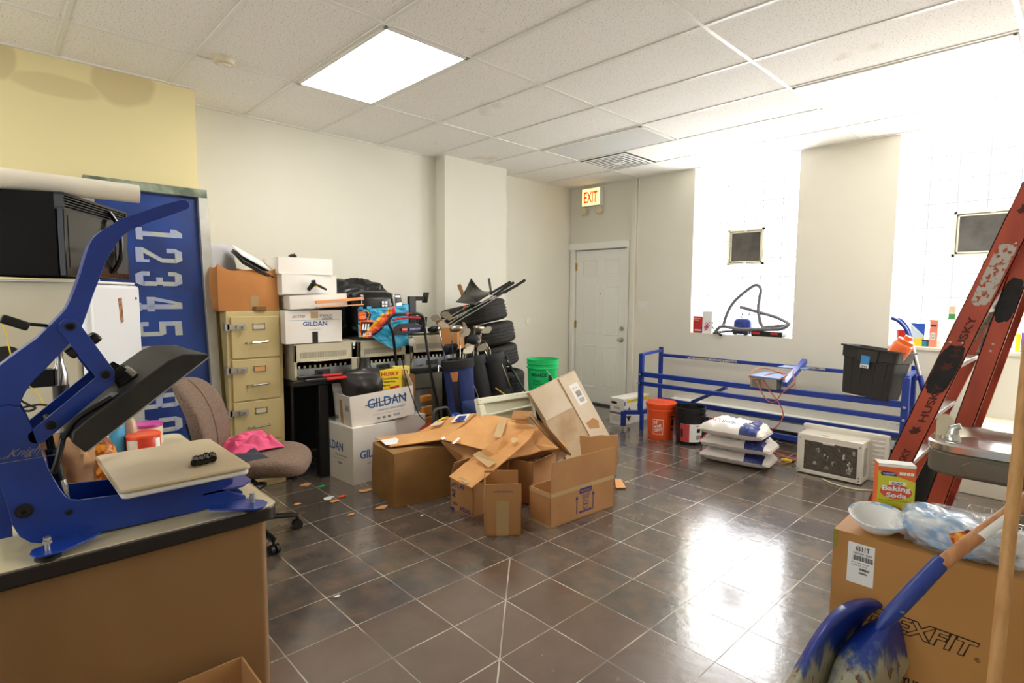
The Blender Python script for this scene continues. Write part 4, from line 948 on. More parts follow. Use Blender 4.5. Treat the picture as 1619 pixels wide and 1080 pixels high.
MB().surf(fn,64,48,0,.002,col).build('front_panel',['bag_blue','bag_yellow','bag_orange','bag_red','bag_navy'],t,smooth=60)
b=MB()
b.surf(lambda i,j: atx(566+(646-566)*i,489-8*i+4*j,X_)+V((-.26*j if j<1 else -.26,0,-.0)),6,1)
[MB().surf(lambda i,j: fn(k,j)+V((-.12*i,.06*i*(1-k),0)),6,10,0,.002).build('side_panel','bag_blue',t) for k in (0,1)]
MB().surf(lambda i,j: fn(i,0)+V((.003,0,-.02+.02*j)),8,1).surf(lambda i,j: fn(.02+.07*i,0)+V((.006,0,.02*j)),3,2).surf(lambda i,j: fn(.17+.1*i,0)+V((.006,0,.02*j)),3,2).build('hem','bag_blue',t)
L=MB()
p=atx(573,520,X_+.012); L.text('ALDI',atx(573,531.5,X_+.014),(0,1,0),(0,0,1),.075,.028,0,bold=.02)
for k in range(3): q_=atx(572+k*4,522,X_+.014); L.prism([q_,q_+V((0,.016,0)),q_+V((0,.022,.05)),q_+V((0,.010,.05))],(.001,0,0))
L.build('store_logo','paper_white',t,smooth=0)
# monitor stand
t=thing('monitor_stand','black monitor stand pole on the right office machine, behind the mower handle','stand',(-4.45,2.63,1.1))
a=atx(652,492,-4.4); MB().box(-4.43,-4.39,a.y-.035,a.y+.035,1.1,1.44).build('pole','black_plastic',t,bevel=.003); MB().beam((-4.41,a.y,1.42),(-4.39,a.y+.12,1.42),.03,.04).build('arm','black_plastic',t); MB().ob((-4.38,a.y+.13,1.43),(.07,.012,.10),(-14,0,10)).build('mount_plate','black_plastic',t,bevel=.004)
# cable rack + cloth-like paper on the right machine
t=thing('cable_brackets','row of small black metal brackets on the right office machine','brackets',(-4.6,2.9,1.1))
for k in range(7): MB().ob((-4.62,2.80+k*.045,1.18),(.1,.008,.13),(0,8,k*4)).build('bracket','dark_grey',t)
tag(MB().beam(atx(655,512,-4.42),atx(705,528,-4.32),.12,.012).build('cream_paddle','beige_plastic',bevel=.004),'long flat cream paddle lying on the right office machine','paddle')
tag(MB().prism([V((-4.62,2.69,1.112)),V((-4.22,2.69,1.112)),V((-4.2,3.19,1.112)),V((-4.6,3.2,1.112))],(0,0,.006)).build('paper_sheet','paper_white'),'white sheets spread over the rightmost office machine','paper')
t=thing('hanging_tag','small white sack hanging from a black cord beside the shopping bag','sack',atx(651,540,-4.12)); MB().blob(atx(651,541,-4.10),(.02,.03,.035),.2,2,1,16).build('sack','white_plastic',t); MB().tube(spline([atx(646,522,-4.12),atx(650,530,-4.1),atx(653,536,-4.1)]),.003,6).tube(spline([atx(652,546,-4.12),atx(653,560,-4.12),atx(650,575,-4.12)]),.004,6).build('cord','black_plastic',t)
# white bottle at table end
p=atx(700,580,-4.10); t=thing('white_bottle','tall white plastic bottle standing on the table between the machines and golf bags','bottle',(-4.24,3.08,TZ)); r=.033
MB().lathe([(r,0),(r,.17),(r*.85,.18)],(-4.24,3.09,TZ),24).build('body','white_plastic',t); MB().lathe([(r*.9,.18),(r*.9,.235),(r*.7,.24),(0,.24)],(-4.24,3.09,TZ),24).build('cap','white_plastic',t)
# ================= GILDAN boxes on floor, mannequin, bags box =================
def d2(b):
    x=.26; y=-.19
    b.text('GILDAN',(-.16,y,.235),(1,0,0),(0,0,1),.27,.07,2,bold=.02); b.text('Genuine Stewardship',(-.02,y,.19),(1,0,0),(0,0,1),.17,.02,2,slant=.2); b.text('Environment · People · Community',(-.05,y,.165),(1,0,0),(0,0,1),.19,.012,3); b.text('GQS',(.04,y,.13),(1,0,0),(0,0,1),.05,.018,2,bold=.02)
    x=.255
    b.text('GILDAN',(x,-.13,.19),(0,1,0),(0,0,1),.26,.065,2,bold=.02); b.text('www.mygildan.com',(x,-.07,.14),(0,1,0),(0,0,1),.15,.012,2); b.quad((x,-.03,.02),(0,1,0),(0,0,1),.06,.09,4)
carton('lower white GILDAN box standing on the floor beside the black table leg',.51,.38,.44,(-4.13,2.115,0),4,'card_white',closed=True,name='shirt_box',deco=d2,mats=['ink_blue','card_orange','tape_clear'])
def d3(b):
    y=-.17; x=.19
    b.text('GILDAN',(.16,-.13,.125),(0,1,0),(0,0,1),.33,.075,2,bold=.022)
    b.quad((.16,-.15,.150),(0,1,.08),(0,-.08,1),.36,.006,4,off=.002)
    b.text('Genuine Stewardship',(.16,-.08,.085),(0,1,0),(0,0,1),.24,.022,2,slant=.2); b.text('Environment People Community',(.16,-.09,.062),(0,1,0),(0,0,1),.26,.011,3); b.text('GQS',(.16,.08,.025),(0,1,0),(0,0,1),.055,.02,2,bold=.02)
    for k in range(3): b.quad((.16,-.06+k*.045,.026),(0,1,0),(0,0,1),.026,.018,5)
    b.text('AN',(.07,-.27,.12),(1,0,0),(0,0,1),.06,.05,2,bold=.02); b.quad((-.14,-.27,.02),(1,0,0),(0,0,1),.09,.12,6)
    for k in range(8): b.quad((-.15+k*.009,-.2705,.03),(1,0,0),(0,0,1),.004,.03,4,off=.002)
    b.quad((-.04,-.27,.0),(1,0,0),(0,0,1),.05,.20,7)
t=carton('open white GILDAN box with a mannequin torso inside, on top of the lower GILDAN box',.32,.54,.245,(-4.05,2.24,.45),-4,'card_white',name='shirt_box',deco=d3,mats=['ink_blue','card_orange','ink_black','ink_grey','paper_white','tape'],rot=(4,0,-4),flaps={'y+':(-20,.10),'x-':(10,.12)})
# mannequin: one continuous torso
mat('mannequin_black',(46,43,41),.35)
t=thing('mannequin_torso','black headless mannequin torso standing in the open GILDAN box','mannequin',(-4.06,2.12,.5))
def torso(i,j):
    # j 0 bottom 1 top
    secs=[(0,.15,.10),(.2,.17,.11),(.35,.185,.12),(.5,.194,.125),(.66,.200,.115),(.74,.198,.10),(.780,.186,.088),(.800,.150,.072),(.815,.075,.058),(.835,.054,.052),(.87,.050,.05),(.93,.047,.047),(1.0,.046,.046)]
    for k in range(len(secs)-1):
        if j<=secs[k+1][0]: break
    a,b=secs[k],secs[k+1]; g=(j-a[0])/(b[0]-a[0]); g=g*g*(3-2*g)
    w_=a[1]+(b[1]-a[1])*g; d=a[2]+(b[2]-a[2])*g
    th=2*PI*i; x=math.cos(th)*w_; y=math.sin(th)*d
    front=max(0,-math.sin(th))
    pec=.034*math.exp(-((j-.57)/.09)**2)*(math.exp(-((x-.07)/.045)**2)+math.exp(-((x+.07)/.045)**2))*front
    abs_=.006*math.exp(-((j-.3)/.2)**2)*math.cos(x*60)*front
    if .3<j<.84: x*=1+.07*math.exp(-((j-.62)/.16)**2)*abs(math.cos(th))**3
    return V((x,y-pec-abs_,j*.48))
b=MB().surf(torso,56,48); b.add([torso(k/24,1) for k in range(24)],[tuple(range(24))])
c_=MB().tube([(0,0,.48),(0,0,.51),(.01,0,.525),(.03,0,.535),(.04,0,.55)],.004,6)
mx=Mx.Translation((-4.06,2.155,.47))@Mx.Rotation(R(76),4,'Z')@Mx.Diagonal((.90,.85,1,1))
b.xf(mx); c_.xf(mx)
b.build('body','mannequin_black',t,smooth=70); c_.build('hanger_hook','steel',t)
p=atx(612,600,-3.98)
t=thing('bag_carton','yellow HUSKY contractor clean-up bags box standing beside the mannequin','box',(-4.0,2.33,.5))
mat('husky_yellow',(246,214,34),.5)
bx=MB(); bx.box(-.045,.045,-.09,.09,0,.23); 
bx.text('HUSKY',(.045,-.082,.185),(0,1,0),(0,0,1),.15,.032,1,bold=.03)
for k,s in enumerate(('Contractor','Clean-Up','Bags')): bx.text(s,(.045,-.082,.155-k*.028),(0,1,0),(0,0,1),(.15,.12,.07)[k],.02,2,bold=.02)
bx.quad((.045,-.085,.0),(0,1,0),(0,0,1),.17,.075,3); bx.quad((.0455,-.01,.075),(0,1,.15),(0,-.15,1),.08,.018,1)
bx.xf(Mx.Translation((-3.99,2.33,.615))@Mx.Rotation(R(-8),4,'Z')); bx.build('carton',['husky_yellow','ink_red','ink_black',mat('skin_print',(170,110,80),.5,var=(90,50,36),vs=30)],t,smooth=0)
t=thing('bag_carton','second HUSKY bags box, partly hidden behind the brown flap','box',(-4.05,2.46,.5))
bx=MB(); bx.box(-.045,.045,-.06,.07,0,.235); bx.text('HUSKY',(.045,-.052,.17),(0,1,0),(0,0,1),.11,.04,1,bold=.03); bx.quad((.045,-.06,0),(0,1,0),(0,0,1),.13,.07,2); bx.xf(Mx.Translation((-4.05,2.47,.62))@Mx.Rotation(R(-14),4,'Z')); bx.build('carton',[mat('husky_pale',(240,226,130),.5),'ink_red','steel'],t,smooth=0)
p=atx(647,615,-3.97); tag(MB().surf(lambda i,j:V((-3.96+.02*math.sin(i*3),2.46+.10*i,.60+(.20-.03*(2*i-1)**2)*j)),8,4,0,.005).build('cardboard_flap','card_dark',smooth=60),'curved brown cardboard piece standing in the open GILDAN box','cardboard')
# hidden white box behind lower GILDAN
carton('grey-white box standing behind the lower GILDAN box',.30,.30,.44,(-4.10,2.50,0),2,'card_white',closed=True,name='white_box')
# orange tool pouch under the table
t=thing('leather_tool_belt','tan leather tool belt pouches hanging below the table behind the GILDAN box','tool belt',(-3.99,2.72,.35))
for k,(z,h) in enumerate(((.56,.06),(.45,.09),(.36,.09))): MB().ob((-4.0,2.69+k*.005,z),(.04,.12,h),(0,0,10)).build('pouch',mat('leather_tan',(196,130,56),.6),t,bevel=.012)
def atd(u,v,d): return V((0,0,H))+ray(u,v)*d
# ================= snow thrower =================
t=thing('snow_thrower','black handled snow thrower with a red housing standing before the table, half under cardboard','snow thrower',(-3.75,2.7,0))
xh=-4.02
q=lambda u,v,x=xh: atx(u,v,x)
tl,tr=q(615,512),q(668,508)
h=MB().tube(spline([q(619,520),q(615,508),q(622,498),q(640,497),q(660,496),q(669,502),q(671,515)],6),.014,10)
h.tube([q(617,515),q(621,525),q(625,560,-4.10),q(630,600,-4.185),q(640,700,-4.185)],.012,10).tube([q(670,512),q(672,526),q(681,590,-3.98),q(693,650,-3.94),q(700,700,-3.90)],.012,10)
h.tube([q(635,618,-4.18),q(686,612,-3.97)],.007,8)
h.build('handle_frame','black_plastic',t)
a,b=q(621,522),q(670,519); d=MB(); d.prism([a+V((0,.0,.012)),q(633,513)+V((0,0,.005)),q(655,512)+V((0,0,.005)),b+V((0,0,.02)),b+V((0,0,-.035)),a+V((0,0,-.045))],(-.02,0,0)); d.build('control_panel','black_plastic',t,bevel=.004)
L=MB(); L.quad(q(634,524),(0,1,0),(0,0,1),.055,.03,0,off=.012).build('red_badge','red_plastic',t,smooth=0)
L=MB(); L.quad(q(645,523.5),(0,1,.03),(0,0,1),.115,.03,0,off=.012).build('blue_badge','ink_navy',t,smooth=0)
L=MB(); L.text('TORO',q(635,522),(0,1,0),(0,0,1),.045,.012,0,off=.0135,bold=.02); L.text('POWER CURVE',q(647,521.5),(0,1,.03),(0,0,1),.10,.011,0,off=.0135); L.build('badge_lettering','paper_white',t,smooth=0)
MB().tube(spline([q(622,506),q(636,503),q(650,502),q(664,503)],5),.009,8).build('bail_bar','red_plastic',t); MB().ob(q(643,496),(.03,.035,.02)).build('safety_button','red_plastic',t,bevel=.004)
MB().tube(spline([q(636,560,-3.9),q(640,590,-3.86),q(660,650,-3.8),q(672,665,-3.75)]),.004,6).build('control_cable','black_plastic',t)
MB().blob((-3.66,2.62,.22),(.20,.20,.20),0,1,0,28,sq=.7,flatz=-.16).build('housing',mat('dark_red',(150,24,22),.4),t)
for y in (2.42,2.84): MB().lathe([(.03,-.03),(.10,-.03),(.105,-.02),(.105,.02),(.10,.03),(.03,.03)],(-3.86,y,.105),24,mx=Mx.Rotation(R(90),3,'X')).build('wheel','black_matte',t)
t=thing('tool_case','dark grey carrying handle of a tool case behind the cardboard pile','tool case',(-3.45,2.72,0))
a=[atx(u,v,-3.45) for u,v in ((684,690),(685,662),(688,649),(700,645),(707,646),(712,662),(716,690))]
MB().tube(spline(a,5),.012,8).build('handle','dark_grey',t); p=atx(700,690,-3.45); MB().box(-3.55,-3.33,p.y-.16,p.y+.16,.0,p.z+.03).build('case','black_plastic',t,bevel=.02)
p=atx(724,657,-3.42); tag(MB().blob((p.x-.03,p.y,p.z-.06),(.05,.07,.08),.05,1,1,20).build('blue_plastic_piece','blue_paint'),'blue rounded plastic piece peeking over the cardboard before the blue golf bag','plastic piece')
# ================= golf bags and clubs =================
mat('bag_navy_cloth',(30,48,104),.8,var=(24,38,86),vs=6,bump=.15,bs=60); mat('bag_black_cloth',(24,23,24),.75,bump=.15,bs=60); mat('leather',(184,112,56),.6)
def golfbag(label,base,top,r,cloth,extra):
    t=thing('golf_bag',label,'golf bag',base); base=V(base);top=V(top); ax=(top-base).normalized()
    x=ax.cross(V((0,1,0))).normalized(); x=-x if x.x<0 else x; y=ax.cross(x); mx=Mx((x,y,ax)).transposed(); L=(top-base).length
    MB().lathe([(r*.92,0),(r*1.0,.02),(r*.98,L*.3),(r*.9,L*.6),(r*.96,L*.9),(r,L),(r*.93,L),(r*.86,L*.6),(0,L*.58)],base,28,mx=mx,sy=1.1,fn=lambda i,k,rr:rr*(1+.05*math.sin(k*1.3+i*1.7)*(0<i<5))).build('body',cloth,t,smooth=50)
    MB().lathe([(r*1.04,L-.07),(r*1.07,L-.05),(r*1.07,L-.0),(r*1.0,L+.012),(r*.92,L),(r*.92,L-.05)],base,28,mx=mx,sy=1.1).build('rim','bag_black_cloth',t)
    c=MB()
    for a in (0,90): 
        v=mx@V((math.cos(R(a)),math.sin(R(a))*1.1,0))*r*.93; c.beam(top-v,top+v,.012,.012)
    c.build('divider','black_plastic',t)
    extra(t,base,mx,L,r)
    return mx
def pocket(t,base,mx,a,z0,z1,r,w,d,m,n='pocket'):
    c=V((math.cos(R(a)),math.sin(R(a)),0)); s=V((-c.y,c.x,0)); q=lambda k,z,o: base+mx@(c*(r+o)+s*k+V((0,0,z)))
    def fn(i,j):
        k=(i-.5)*w; z=z0+(z1-z0)*j; e=(1-abs(2*i-1)**4)*(1-abs(2*j-1)**6); return q(k,z,-.02+(d+.02)*e*(1.15-.5*j))
    MB().surf(fn,14,14,0,.004).build(n,m,t,smooth=60)
def ex1(t,b,mx,L,r):
    ca=-38
    pocket(t,b,mx,ca+48,.20,.56,r*.95,.20,.10,'bag_navy_cloth','side_pocket'); pocket(t,b,mx,ca,.05,.40,r,.20,.05,'bag_navy_cloth','ball_pocket')
    c=V((math.cos(R(ca-14)),math.sin(R(ca-14)),0)); s=V((-c.y,c.x,0)); q=lambda k,z,o: b+mx@(c*(r+o)+s*k+V((0,0,z)))
    MB().prism([q(-.035,L-.09,.012),q(.035,L-.09,.012),q(.02,L-.17,.012),q(-.02,L-.17,.012)],mx@c*.008).build('leather_patch','leather',t,bevel=.002)
    MB().surf(lambda i,j:q(-.02+.04*i,L-.17-(L-.3)*j,.012+.012*math.sin(j*9)),2,16,0,.004).build('strap','bag_black_cloth',t)
    MB().tube([q(-.09,L-.05,.0),q(-.12,L-.02,.05),q(-.12,L-.07,.06)],.006).build('towel_hook','chrome',t)
def ex2(t,b,mx,L,r):
    pocket(t,b,mx,-35,.1,.5,r,.18,.06,'bag_black_cloth')
    MB().tube(spline([b+mx@V((r*.2,-r*1.1,L*.95)),b+mx@V((r*.9,-r*.9,L*.6)),b+mx@V((r*.6,-r*1.15,L*.2))]),.005,6).build('piping','steel',t)
def ex3(t,b,mx,L,r):
    c=V((math.cos(R(-20)),math.sin(R(-20)),0)); pocket(t,b,mx,-45,.15,.58,r,.22,.07,'bag_black_cloth')
    MB().tube(spline([b+mx@V((r*.8,-r*1.05,.62)),b+mx@V((r*1.35,-r*.5,.5)),b+mx@V((r*1.45,.02,.3)),b+mx@V((r*1.2,.03,.15))]),.014,8,flat=.5).build('yellow_trim',mat('yellow_trim',(198,156,40),.6),t)
    pocket(t,b,mx,-22,.18,.46,r*1.12,.12,.05,mat('maroon_panel',(120,90,84),.7),'side_pocket')
    for s in (-.04,.04): MB().tube([b+mx@V((r*.9,r*.5+s,L-.08)),b+mx@V((r*1.0,r*1.2+s*2,.45)),b+mx@V((r*1.2,r*1.7+s*3,.02))],[.010,.008,.008],8,1).tube([b+mx@V((r*.9,r*.5+s,L-.04)),b+mx@V((r*.92,r*.8+s,L-.22))],.013,8,0).build('stand_leg',['black_plastic','chrome'],t)
B1=(atd(726,740,4.62)); B1.z=.0; B1=V((-3.66,2.93,0)); T1=V((-3.80,2.90,.90))
golfbag('navy blue golf bag with a tan leather patch, leftmost of the golf bags',(-3.72,2.93,.005),(-3.80,2.88,.90),.125,'bag_navy_cloth',ex1)
golfbag('black golf bag between the navy bag and the bag with stand legs',(-3.80,3.28,.01),(-3.98,3.18,.88),.115,'bag_black_cloth',ex2)
golfbag('black golf bag with yellow trim and chrome stand legs, rightmost golf bag',(-3.74,3.52,.01),(-3.95,3.38,.89),.115,'bag_black_cloth',ex3)
mat('club_face',(168,160,144),.28,.9)
def club(label,a,b,kind,yaw=0,group=None,grip=False,shaft='chrome'):
    a=V(a);b=V(b); t=thing('golf_club',label,'golf club',a,group=group); ax=(b-a).normalized()
    MB().tube([a,b-ax*.08],[.007,.0055],8).build('shaft',shaft,t)
    x=Euler((0,0,R(yaw))).to_matrix()@V((1,0,0)); x=(x-ax*x.dot(ax)).normalized(); y=ax.cross(x); mx=Mx((x,y,ax)).transposed()
    if kind=='iron':
        h=MB().tube([b-ax*.085,b-ax*.02],.008,8); pts=[(0,0,-.014),(0,0,.018),(.055,0,.058),(.088,0,.056),(.096,0,.034),(.08,0,-.006),(.03,0,-.018)]
        P=[b+mx@V((p[0]-.004,-.005+p[2]*.25,p[2])) for p in pts]; h.prism(P,mx@V((0,.010,0))); h.build('head','club_face',t,bevel=.002)
    elif kind=='wood':
        MB().tube([b-ax*.09,b-ax*.01],[.006,.009],8).blob(b+mx@V((.045,.0,.01)),(.058,.045,.03),.0,1,0,24,mx=mx,sq=.8).build('head','club_face',t); MB().blob(b+mx@V((.045,.006,.012)),(.056,.046,.029),0,1,0,20,mx=mx,sq=.8).build('crown','black_gloss',t)
    else:
        MB().blob(b+mx@V((.03,0,.0)),(.062,.055,.05),.03,2,3,24,mx=mx,sq=.8).tube([b-ax*.16,b-ax*.08,b-ax*.02],[.014,.018,.03],12).build('head_cover','black_matte',t)
    if grip: MB().tube([a,a+ax*.26],[.014,.011],10).build('grip','black_matte',t)
    return t
def inbag(top,dx,dy): return V((top[0]+dx,top[1]+dy,top[2]-.12))
t1,t2,t3=(-3.80,2.88,.90),(-3.98,3.18,.88),(-3.95,3.38,.89)
g1='golf clubs standing in the golf bags'
C=[(694,521,t1,-.02,-.08,'wood',200,'golf club with a dark rounded head, farthest left above the navy bag'),
(713,522,t1,.0,-.03,'wood',60,'golf club with a pale faced wood head above the middle of the navy bag'),
(727,530,t1,.02,.02,'iron',40,'golf iron with a wide pale face just right of the pale wood head'),
(740,536,t1,.0,.07,'cover',60,'golf club under a large black head cover between the navy and middle bags'),
(736,549,t1,.05,.05,'iron',70,'lower rusty golf iron in front of the black head cover'),
(733,556,t1,.06,.0,'iron',30,'lowest small golf iron at the navy bag rim'),
(738,519,t2,-.03,-.06,'iron',160,'highest silver golf iron arching over the middle golf bag'),
(751,520,t2,.0,-.02,'wood',90,'golf club with a silver grey wood head above the middle golf bag'),
(761,524,t2,.02,.02,'iron',45,'golf iron with bright short face at the right of the silver wood head'),
(748,540,t2,.04,.0,'iron',80,'golf iron half hidden among the shafts of the middle golf bag'),
(755,553,t2,.05,.04,'iron',50,'low golf iron at the rim between the middle and right bags'),
(764,549,t3,-.03,-.05,'iron',200,'upper golf iron of the fan in the right golf bag, nearest its left'),
(770,546,t3,.0,-.02,'iron',180,'golf iron with a long curved chrome edge above the right golf bag'),
(774,552,t3,.03,.0,'iron',170,'golf iron resting lowest in the fan of the right golf bag'),
(768,558,t3,.05,-.04,'iron',190,'small golf iron at the rim of the right golf bag')]
for u,v,tp,dx,dy,k,yw,lb in C:
    a=inbag(tp,dx,dy); b=atd(u,v,(a-V((0,0,H))).dot(f_)*1.0); club(lb,a,b,k,yw,g1,shaft='chrome' if k!='wood' else mat('shaft_blue',(40,50,84),.3))
tag(MB().ob(atd(712,552,4.78),(.05,.16,.10),(0,20,10)).build('headcover_flap','black_matte',bevel=.03),'black cloth club cover flap sticking out of the navy bag towards the white bottle','club cover')
p=atd(716,534,5.0); tag(MB().ob(p,(.16,.17,.19),(0,0,30)).build('brown_box','card_orange'),'small orange-brown box behind the club heads of the navy bag','box')
# ================= tyres =================
mat('tire_rubber',(34,31,28),.75,var=(42,38,34),vs=9)
def tire_mesh(par):
    Rr,w=.335,.118; prof=[]
    pr=[(.21,-.075),(.215,-.095),(.25,-.113),(.29,-.115),(.315,-.105),(.328,-.092),(.334,-.08)]
    prof+=pr
    for g in (-.05,-.018,.018,.05): prof+=[(Rr,g-.007),(Rr-.009,g-.005),(Rr-.009,g+.005),(Rr,g+.007)]
    prof+=[(a,-b) for a,b in reversed(pr)]; prof+=[(.205,.07),(.205,-.07)]
    def fn(i,k,r):
        if 4<=i<=len(prof)-8 and r>.31: return r-(.003 if (k%4==0) else 0)
        return r
    MB().lathe(prof,(0,0,0),108,close=True,fn=fn).build('tread_body','tire_rubber',par,smooth=25)
tt=thing('tire','top tyre of the tilted stack, with the golf clubs and black sheet lying on it','tire',(0,0,0),group='car tyres stacked by the wall column',local=True)
tire_mesh(tt)
k_=V((-.7071,.7071,0))
def tplace(o,c,deg,tip=0):
    m=Mx.Rotation(R(-deg),3,k_)@Mx.Rotation(R(tip),3,V((.7071,.7071,0))); o.location=c; o.rotation_euler=m.to_euler()
c0_=V((-4.40,3.60,0))
labs=['second tyre from the top of the tilted stack','third tyre from the top, under the tilted pair']
tplace(tt,(-4.44,3.58,1.262),13); a=dup(tt,label=labs[0]); tplace(a,(-4.385,3.645,1.042),11); a=dup(tt,label=labs[1]); tplace(a,(-4.36,3.67,.822),9)
for o_ in ROOTS[-1:]+[x for x in COL.objects if x.name.startswith('tire') and x.type=='EMPTY']: o_.scale=(1,1,.93)
for i,(x,y,z,l) in enumerate(((-4.19,3.66,.595,'tyre with a silver wheel rim under the tilted stack, left of the green bucket'),(-4.20,3.67,.36,'tyre under the rimmed tyre, behind the golf bags'),(-4.19,3.66,.125,'lowest tyre, on the floor behind the golf bags'))):
    a=dup(tt,(x,y,z),(0,0,i*20),label=l); a.scale=(.87,.87,.98)
    if i==0:
        MB().lathe([(.0,.02),(.05,.03),(.06,.05),(.15,.045),(.19,.06),(.215,.095),(.222,.098),(.222,.085),(.19,.04),(0,.0)],(0,0,0),40).build('wheel_rim','chrome',a)
# hidden supports carry the stack; black curved sheet on top
def sheet(i,j):
    P=[atd(720,478,5.4),atd(745,440,5.5),atd(776,461,5.3),atd(752,482,5.1)]
    p=(P[0]*(1-i)+P[1]*i)*(1-j)+(P[3]*(1-i)+P[2]*i)*j; s=math.sin(PI*i)*math.sin(PI*j); e=math.sin(PI*i)*(1-j)+math.sin(PI*j)*i
    return p+V((0,0,-.05*math.sin(PI*j)*i-.05*math.sin(PI*i)*(1-j)*.7+.02*s))+V((.05,-.05,0))*s
tag(MB().surf(sheet,20,20,0,.003).build('curved_sheet','black_gloss',smooth=60),'glossy black curved plastic sheet standing on the top tyre','plastic sheet')
tag(MB().tube([atd(773,441,5.5),atd(777,466,5.45)],[.013,.011],10).build('rod','dark_grey'),'short dark rod standing upright behind the black curved sheet','rod')
tag(MB().tube([atd(726,451,5.55),atd(733,470,5.5)],[.02,.018],10).build('rod','card_dark'),'short brown rod left of the black curved sheet','rod')
g2='bundled golf clubs lying on the top tyre'
for i,(u0,v0,u1,v1,d,lb) in enumerate([(807,446,697,509,0,'bundled club on the top tyre with the highest grip'),(812,447,703,516,.02,'bundled club on the top tyre, grip just below the highest'),(830,443,708,518,-.02,'bundled club on the top tyre whose grip reaches farthest right'),(818,451,713,505,-.04,'lowest gripped club of the bundle on the top tyre')]):
    club(lb,atd(u0,v0,5.45+d),atd(u1,v1,5.08+d),'iron',[250,262,240,255][i],g2,grip=True)
p=atd(735,485,5.14); tag(MB().lathe([(.012,-.008),(.016,-.004),(.016,.004),(.012,.008)],p,16,mx=Mx.Rotation(R(60),3,'X')@Mx.Rotation(R(30),3,'Y')).build('rubber_band','ink_red'),'red band tied around the golf clubs on the top tyre','band')
# ================= buckets =================
def bucket(label,loc,mbody,h=.37,r=.15,lid=None,rz=0,scale=1,nm='bucket',deco=None):
    t=thing(nm,label,'bucket',(0,0,0),local=True)
    b=MB(); 
    if lid: pr=[(r*.86,0),(r*.87,.006),(r*.97,h*.78),(r*1.04,h*.79),(r*1.04,h*.82),(r*.98,h*.83),(r*.99,h*.92),(r*.99,h*.98),(0,h*.98)]
    else: pr=[(r*.86,0),(r*.87,.006),(r*.97,h*.76),(r*1.04,h*.77),(r*1.04,h*.79),(r*.98,h*.80),(r*.985,h*.88),(r*1.03,h*.885),(r*1.03,h*.90),(r,h*.905),(r*1.0,h*.985),(r*1.03,h*.99),(r*1.03,h),(r*.97,h),(r*.84,.012),(0,.012)]
    b.lathe(pr,(0,0,0),48).build('body',mbody,t)
    if lid:
        MB().lathe([(r*1.02,h*.90),(r*1.05,h*.90),(r*1.06,h*.99),(r*1.02,h*1.01),(r*.96,h*1.01),(r*.94,h*.985),(0,h*.985)],(0,0,0),48).build('lid',lid,t)
    y0=h*.84
    s=MB().tube([V((r*1.03*math.cos(R(a)),r*1.05*math.sin(R(a)),y0-.19*math.sin(R((a+0))*1)*.9 if 0 else y0-.0-(.20*(math.sin(R(a)))) if a<=180 else y0)) for a in range(0,181,12)],.0022,6)
    s.build('wire_handle','steel',t)
    p=V((0,r*1.08,y0-.20)); MB().tube([p+V((-.045,0,0)),p+V((.045,0,0))],.008,10).build('grip','white_plastic',t)
    if deco: deco(t,r,h)
    t.location=loc; t.rotation_euler=(0,0,R(rz)); return t
def wrapdeco(t,r,h,a0,a1,z0,z1,m,n='label',off=.0015):
    rr=lambda z:r*(.87+.10*min(1,z/(h*.78)))
    MB().surf(lambda i,j:V((math.cos(R(a0+(a1-a0)*i))*(rr(z0+(z1-z0)*j)+off),math.sin(R(a0+(a1-a0)*i))*(rr(z0+(z1-z0)*j)+off),z0+(z1-z0)*j)),16,1).build(n,m,t)
def wraptext(b,s,a0,a1,z0,z1,r,h,m=0,bold=.02,off=.003,slope=0):
    vs,fs=textgeo(s,bold); rr=lambda z:r*(.87+.10*min(1,z/(h*.78)))
    P=[]
    for x,y in vs:
        z=z0+(z1-z0)*y+slope*x; a=R(a0+(a1-a0)*x); P.append(V((math.cos(a)*(rr(z)+off),math.sin(a)*(rr(z)+off),z)))
    b.add(P,fs,m)
mat('green_plastic',(24,196,108),.35); 
gp=atd(858,600,5.25)
def gd(t,r,h):
    b=MB(); wraptext(b,'MENARDS',-50,10,.215,.245,r,h); wraptext(b,'Dedicated to',-45,-12,.165,.185,r,h,bold=0); wraptext(b,'Service & Quality',-45,2,.135,.155,r,h,bold=0)
    b.build('lettering','ink_black',t,smooth=0); wrapdeco(t,r,h,18,34,.17,.23,'ink_black','barcode')
bucket('open bright green plastic bucket with black lettering near the door corner',(gp.x,gp.y,.495),'green_plastic',rz=-42+0,deco=lambda t,r,h:gd(t,r,h))
t=thing('drum','short black drum under the green bucket','drum',(gp.x,gp.y,0)); MB().lathe([(.15,0),(.16,.02),(.17,.46),(.18,.465),(.18,.485),(.165,.493),(0,.493)],(gp.x,gp.y,0),40).build('body','black_plastic',t)
# ================= cream plastic panel and flattened white carton =================
t=thing('moulded_board','cream moulded plastic panel leaning behind the flattened white carton','panel',(-3.25,3.0,0))
TL,TR=atx(751,631,-3.28),atx(836,619,-3.26); dn=V((.22,-.0,-.68)); xx=(TR-TL); nn2=xx.cross(dn).normalized(); nn2=nn2 if nn2.x>0 else -nn2
mat('panel_cream',(222,220,194),.4)
b=MB(); b.prism([TL,TR,TR+dn,TL+dn],-nn2*.02)
xu=xx.normalized(); du=dn.normalized(); w_,hh=xx.length,dn.length
def pt(a,c,o): return TL+xu*a+du*c+nn2*o
for (a0,a1,c0,c1) in ((0,w_,0,.05),(0,w_,hh-.05,hh),(0,.05,0.05,hh-.05),(w_-.02,w_,.05,hh-.05)): b.prism([pt(a0,c0,0),pt(a1,c0,0),pt(a1,c1,0),pt(a0,c1,0)],nn2*.035)
b.build('panel','panel_cream',t,bevel=.008,bseg=3)
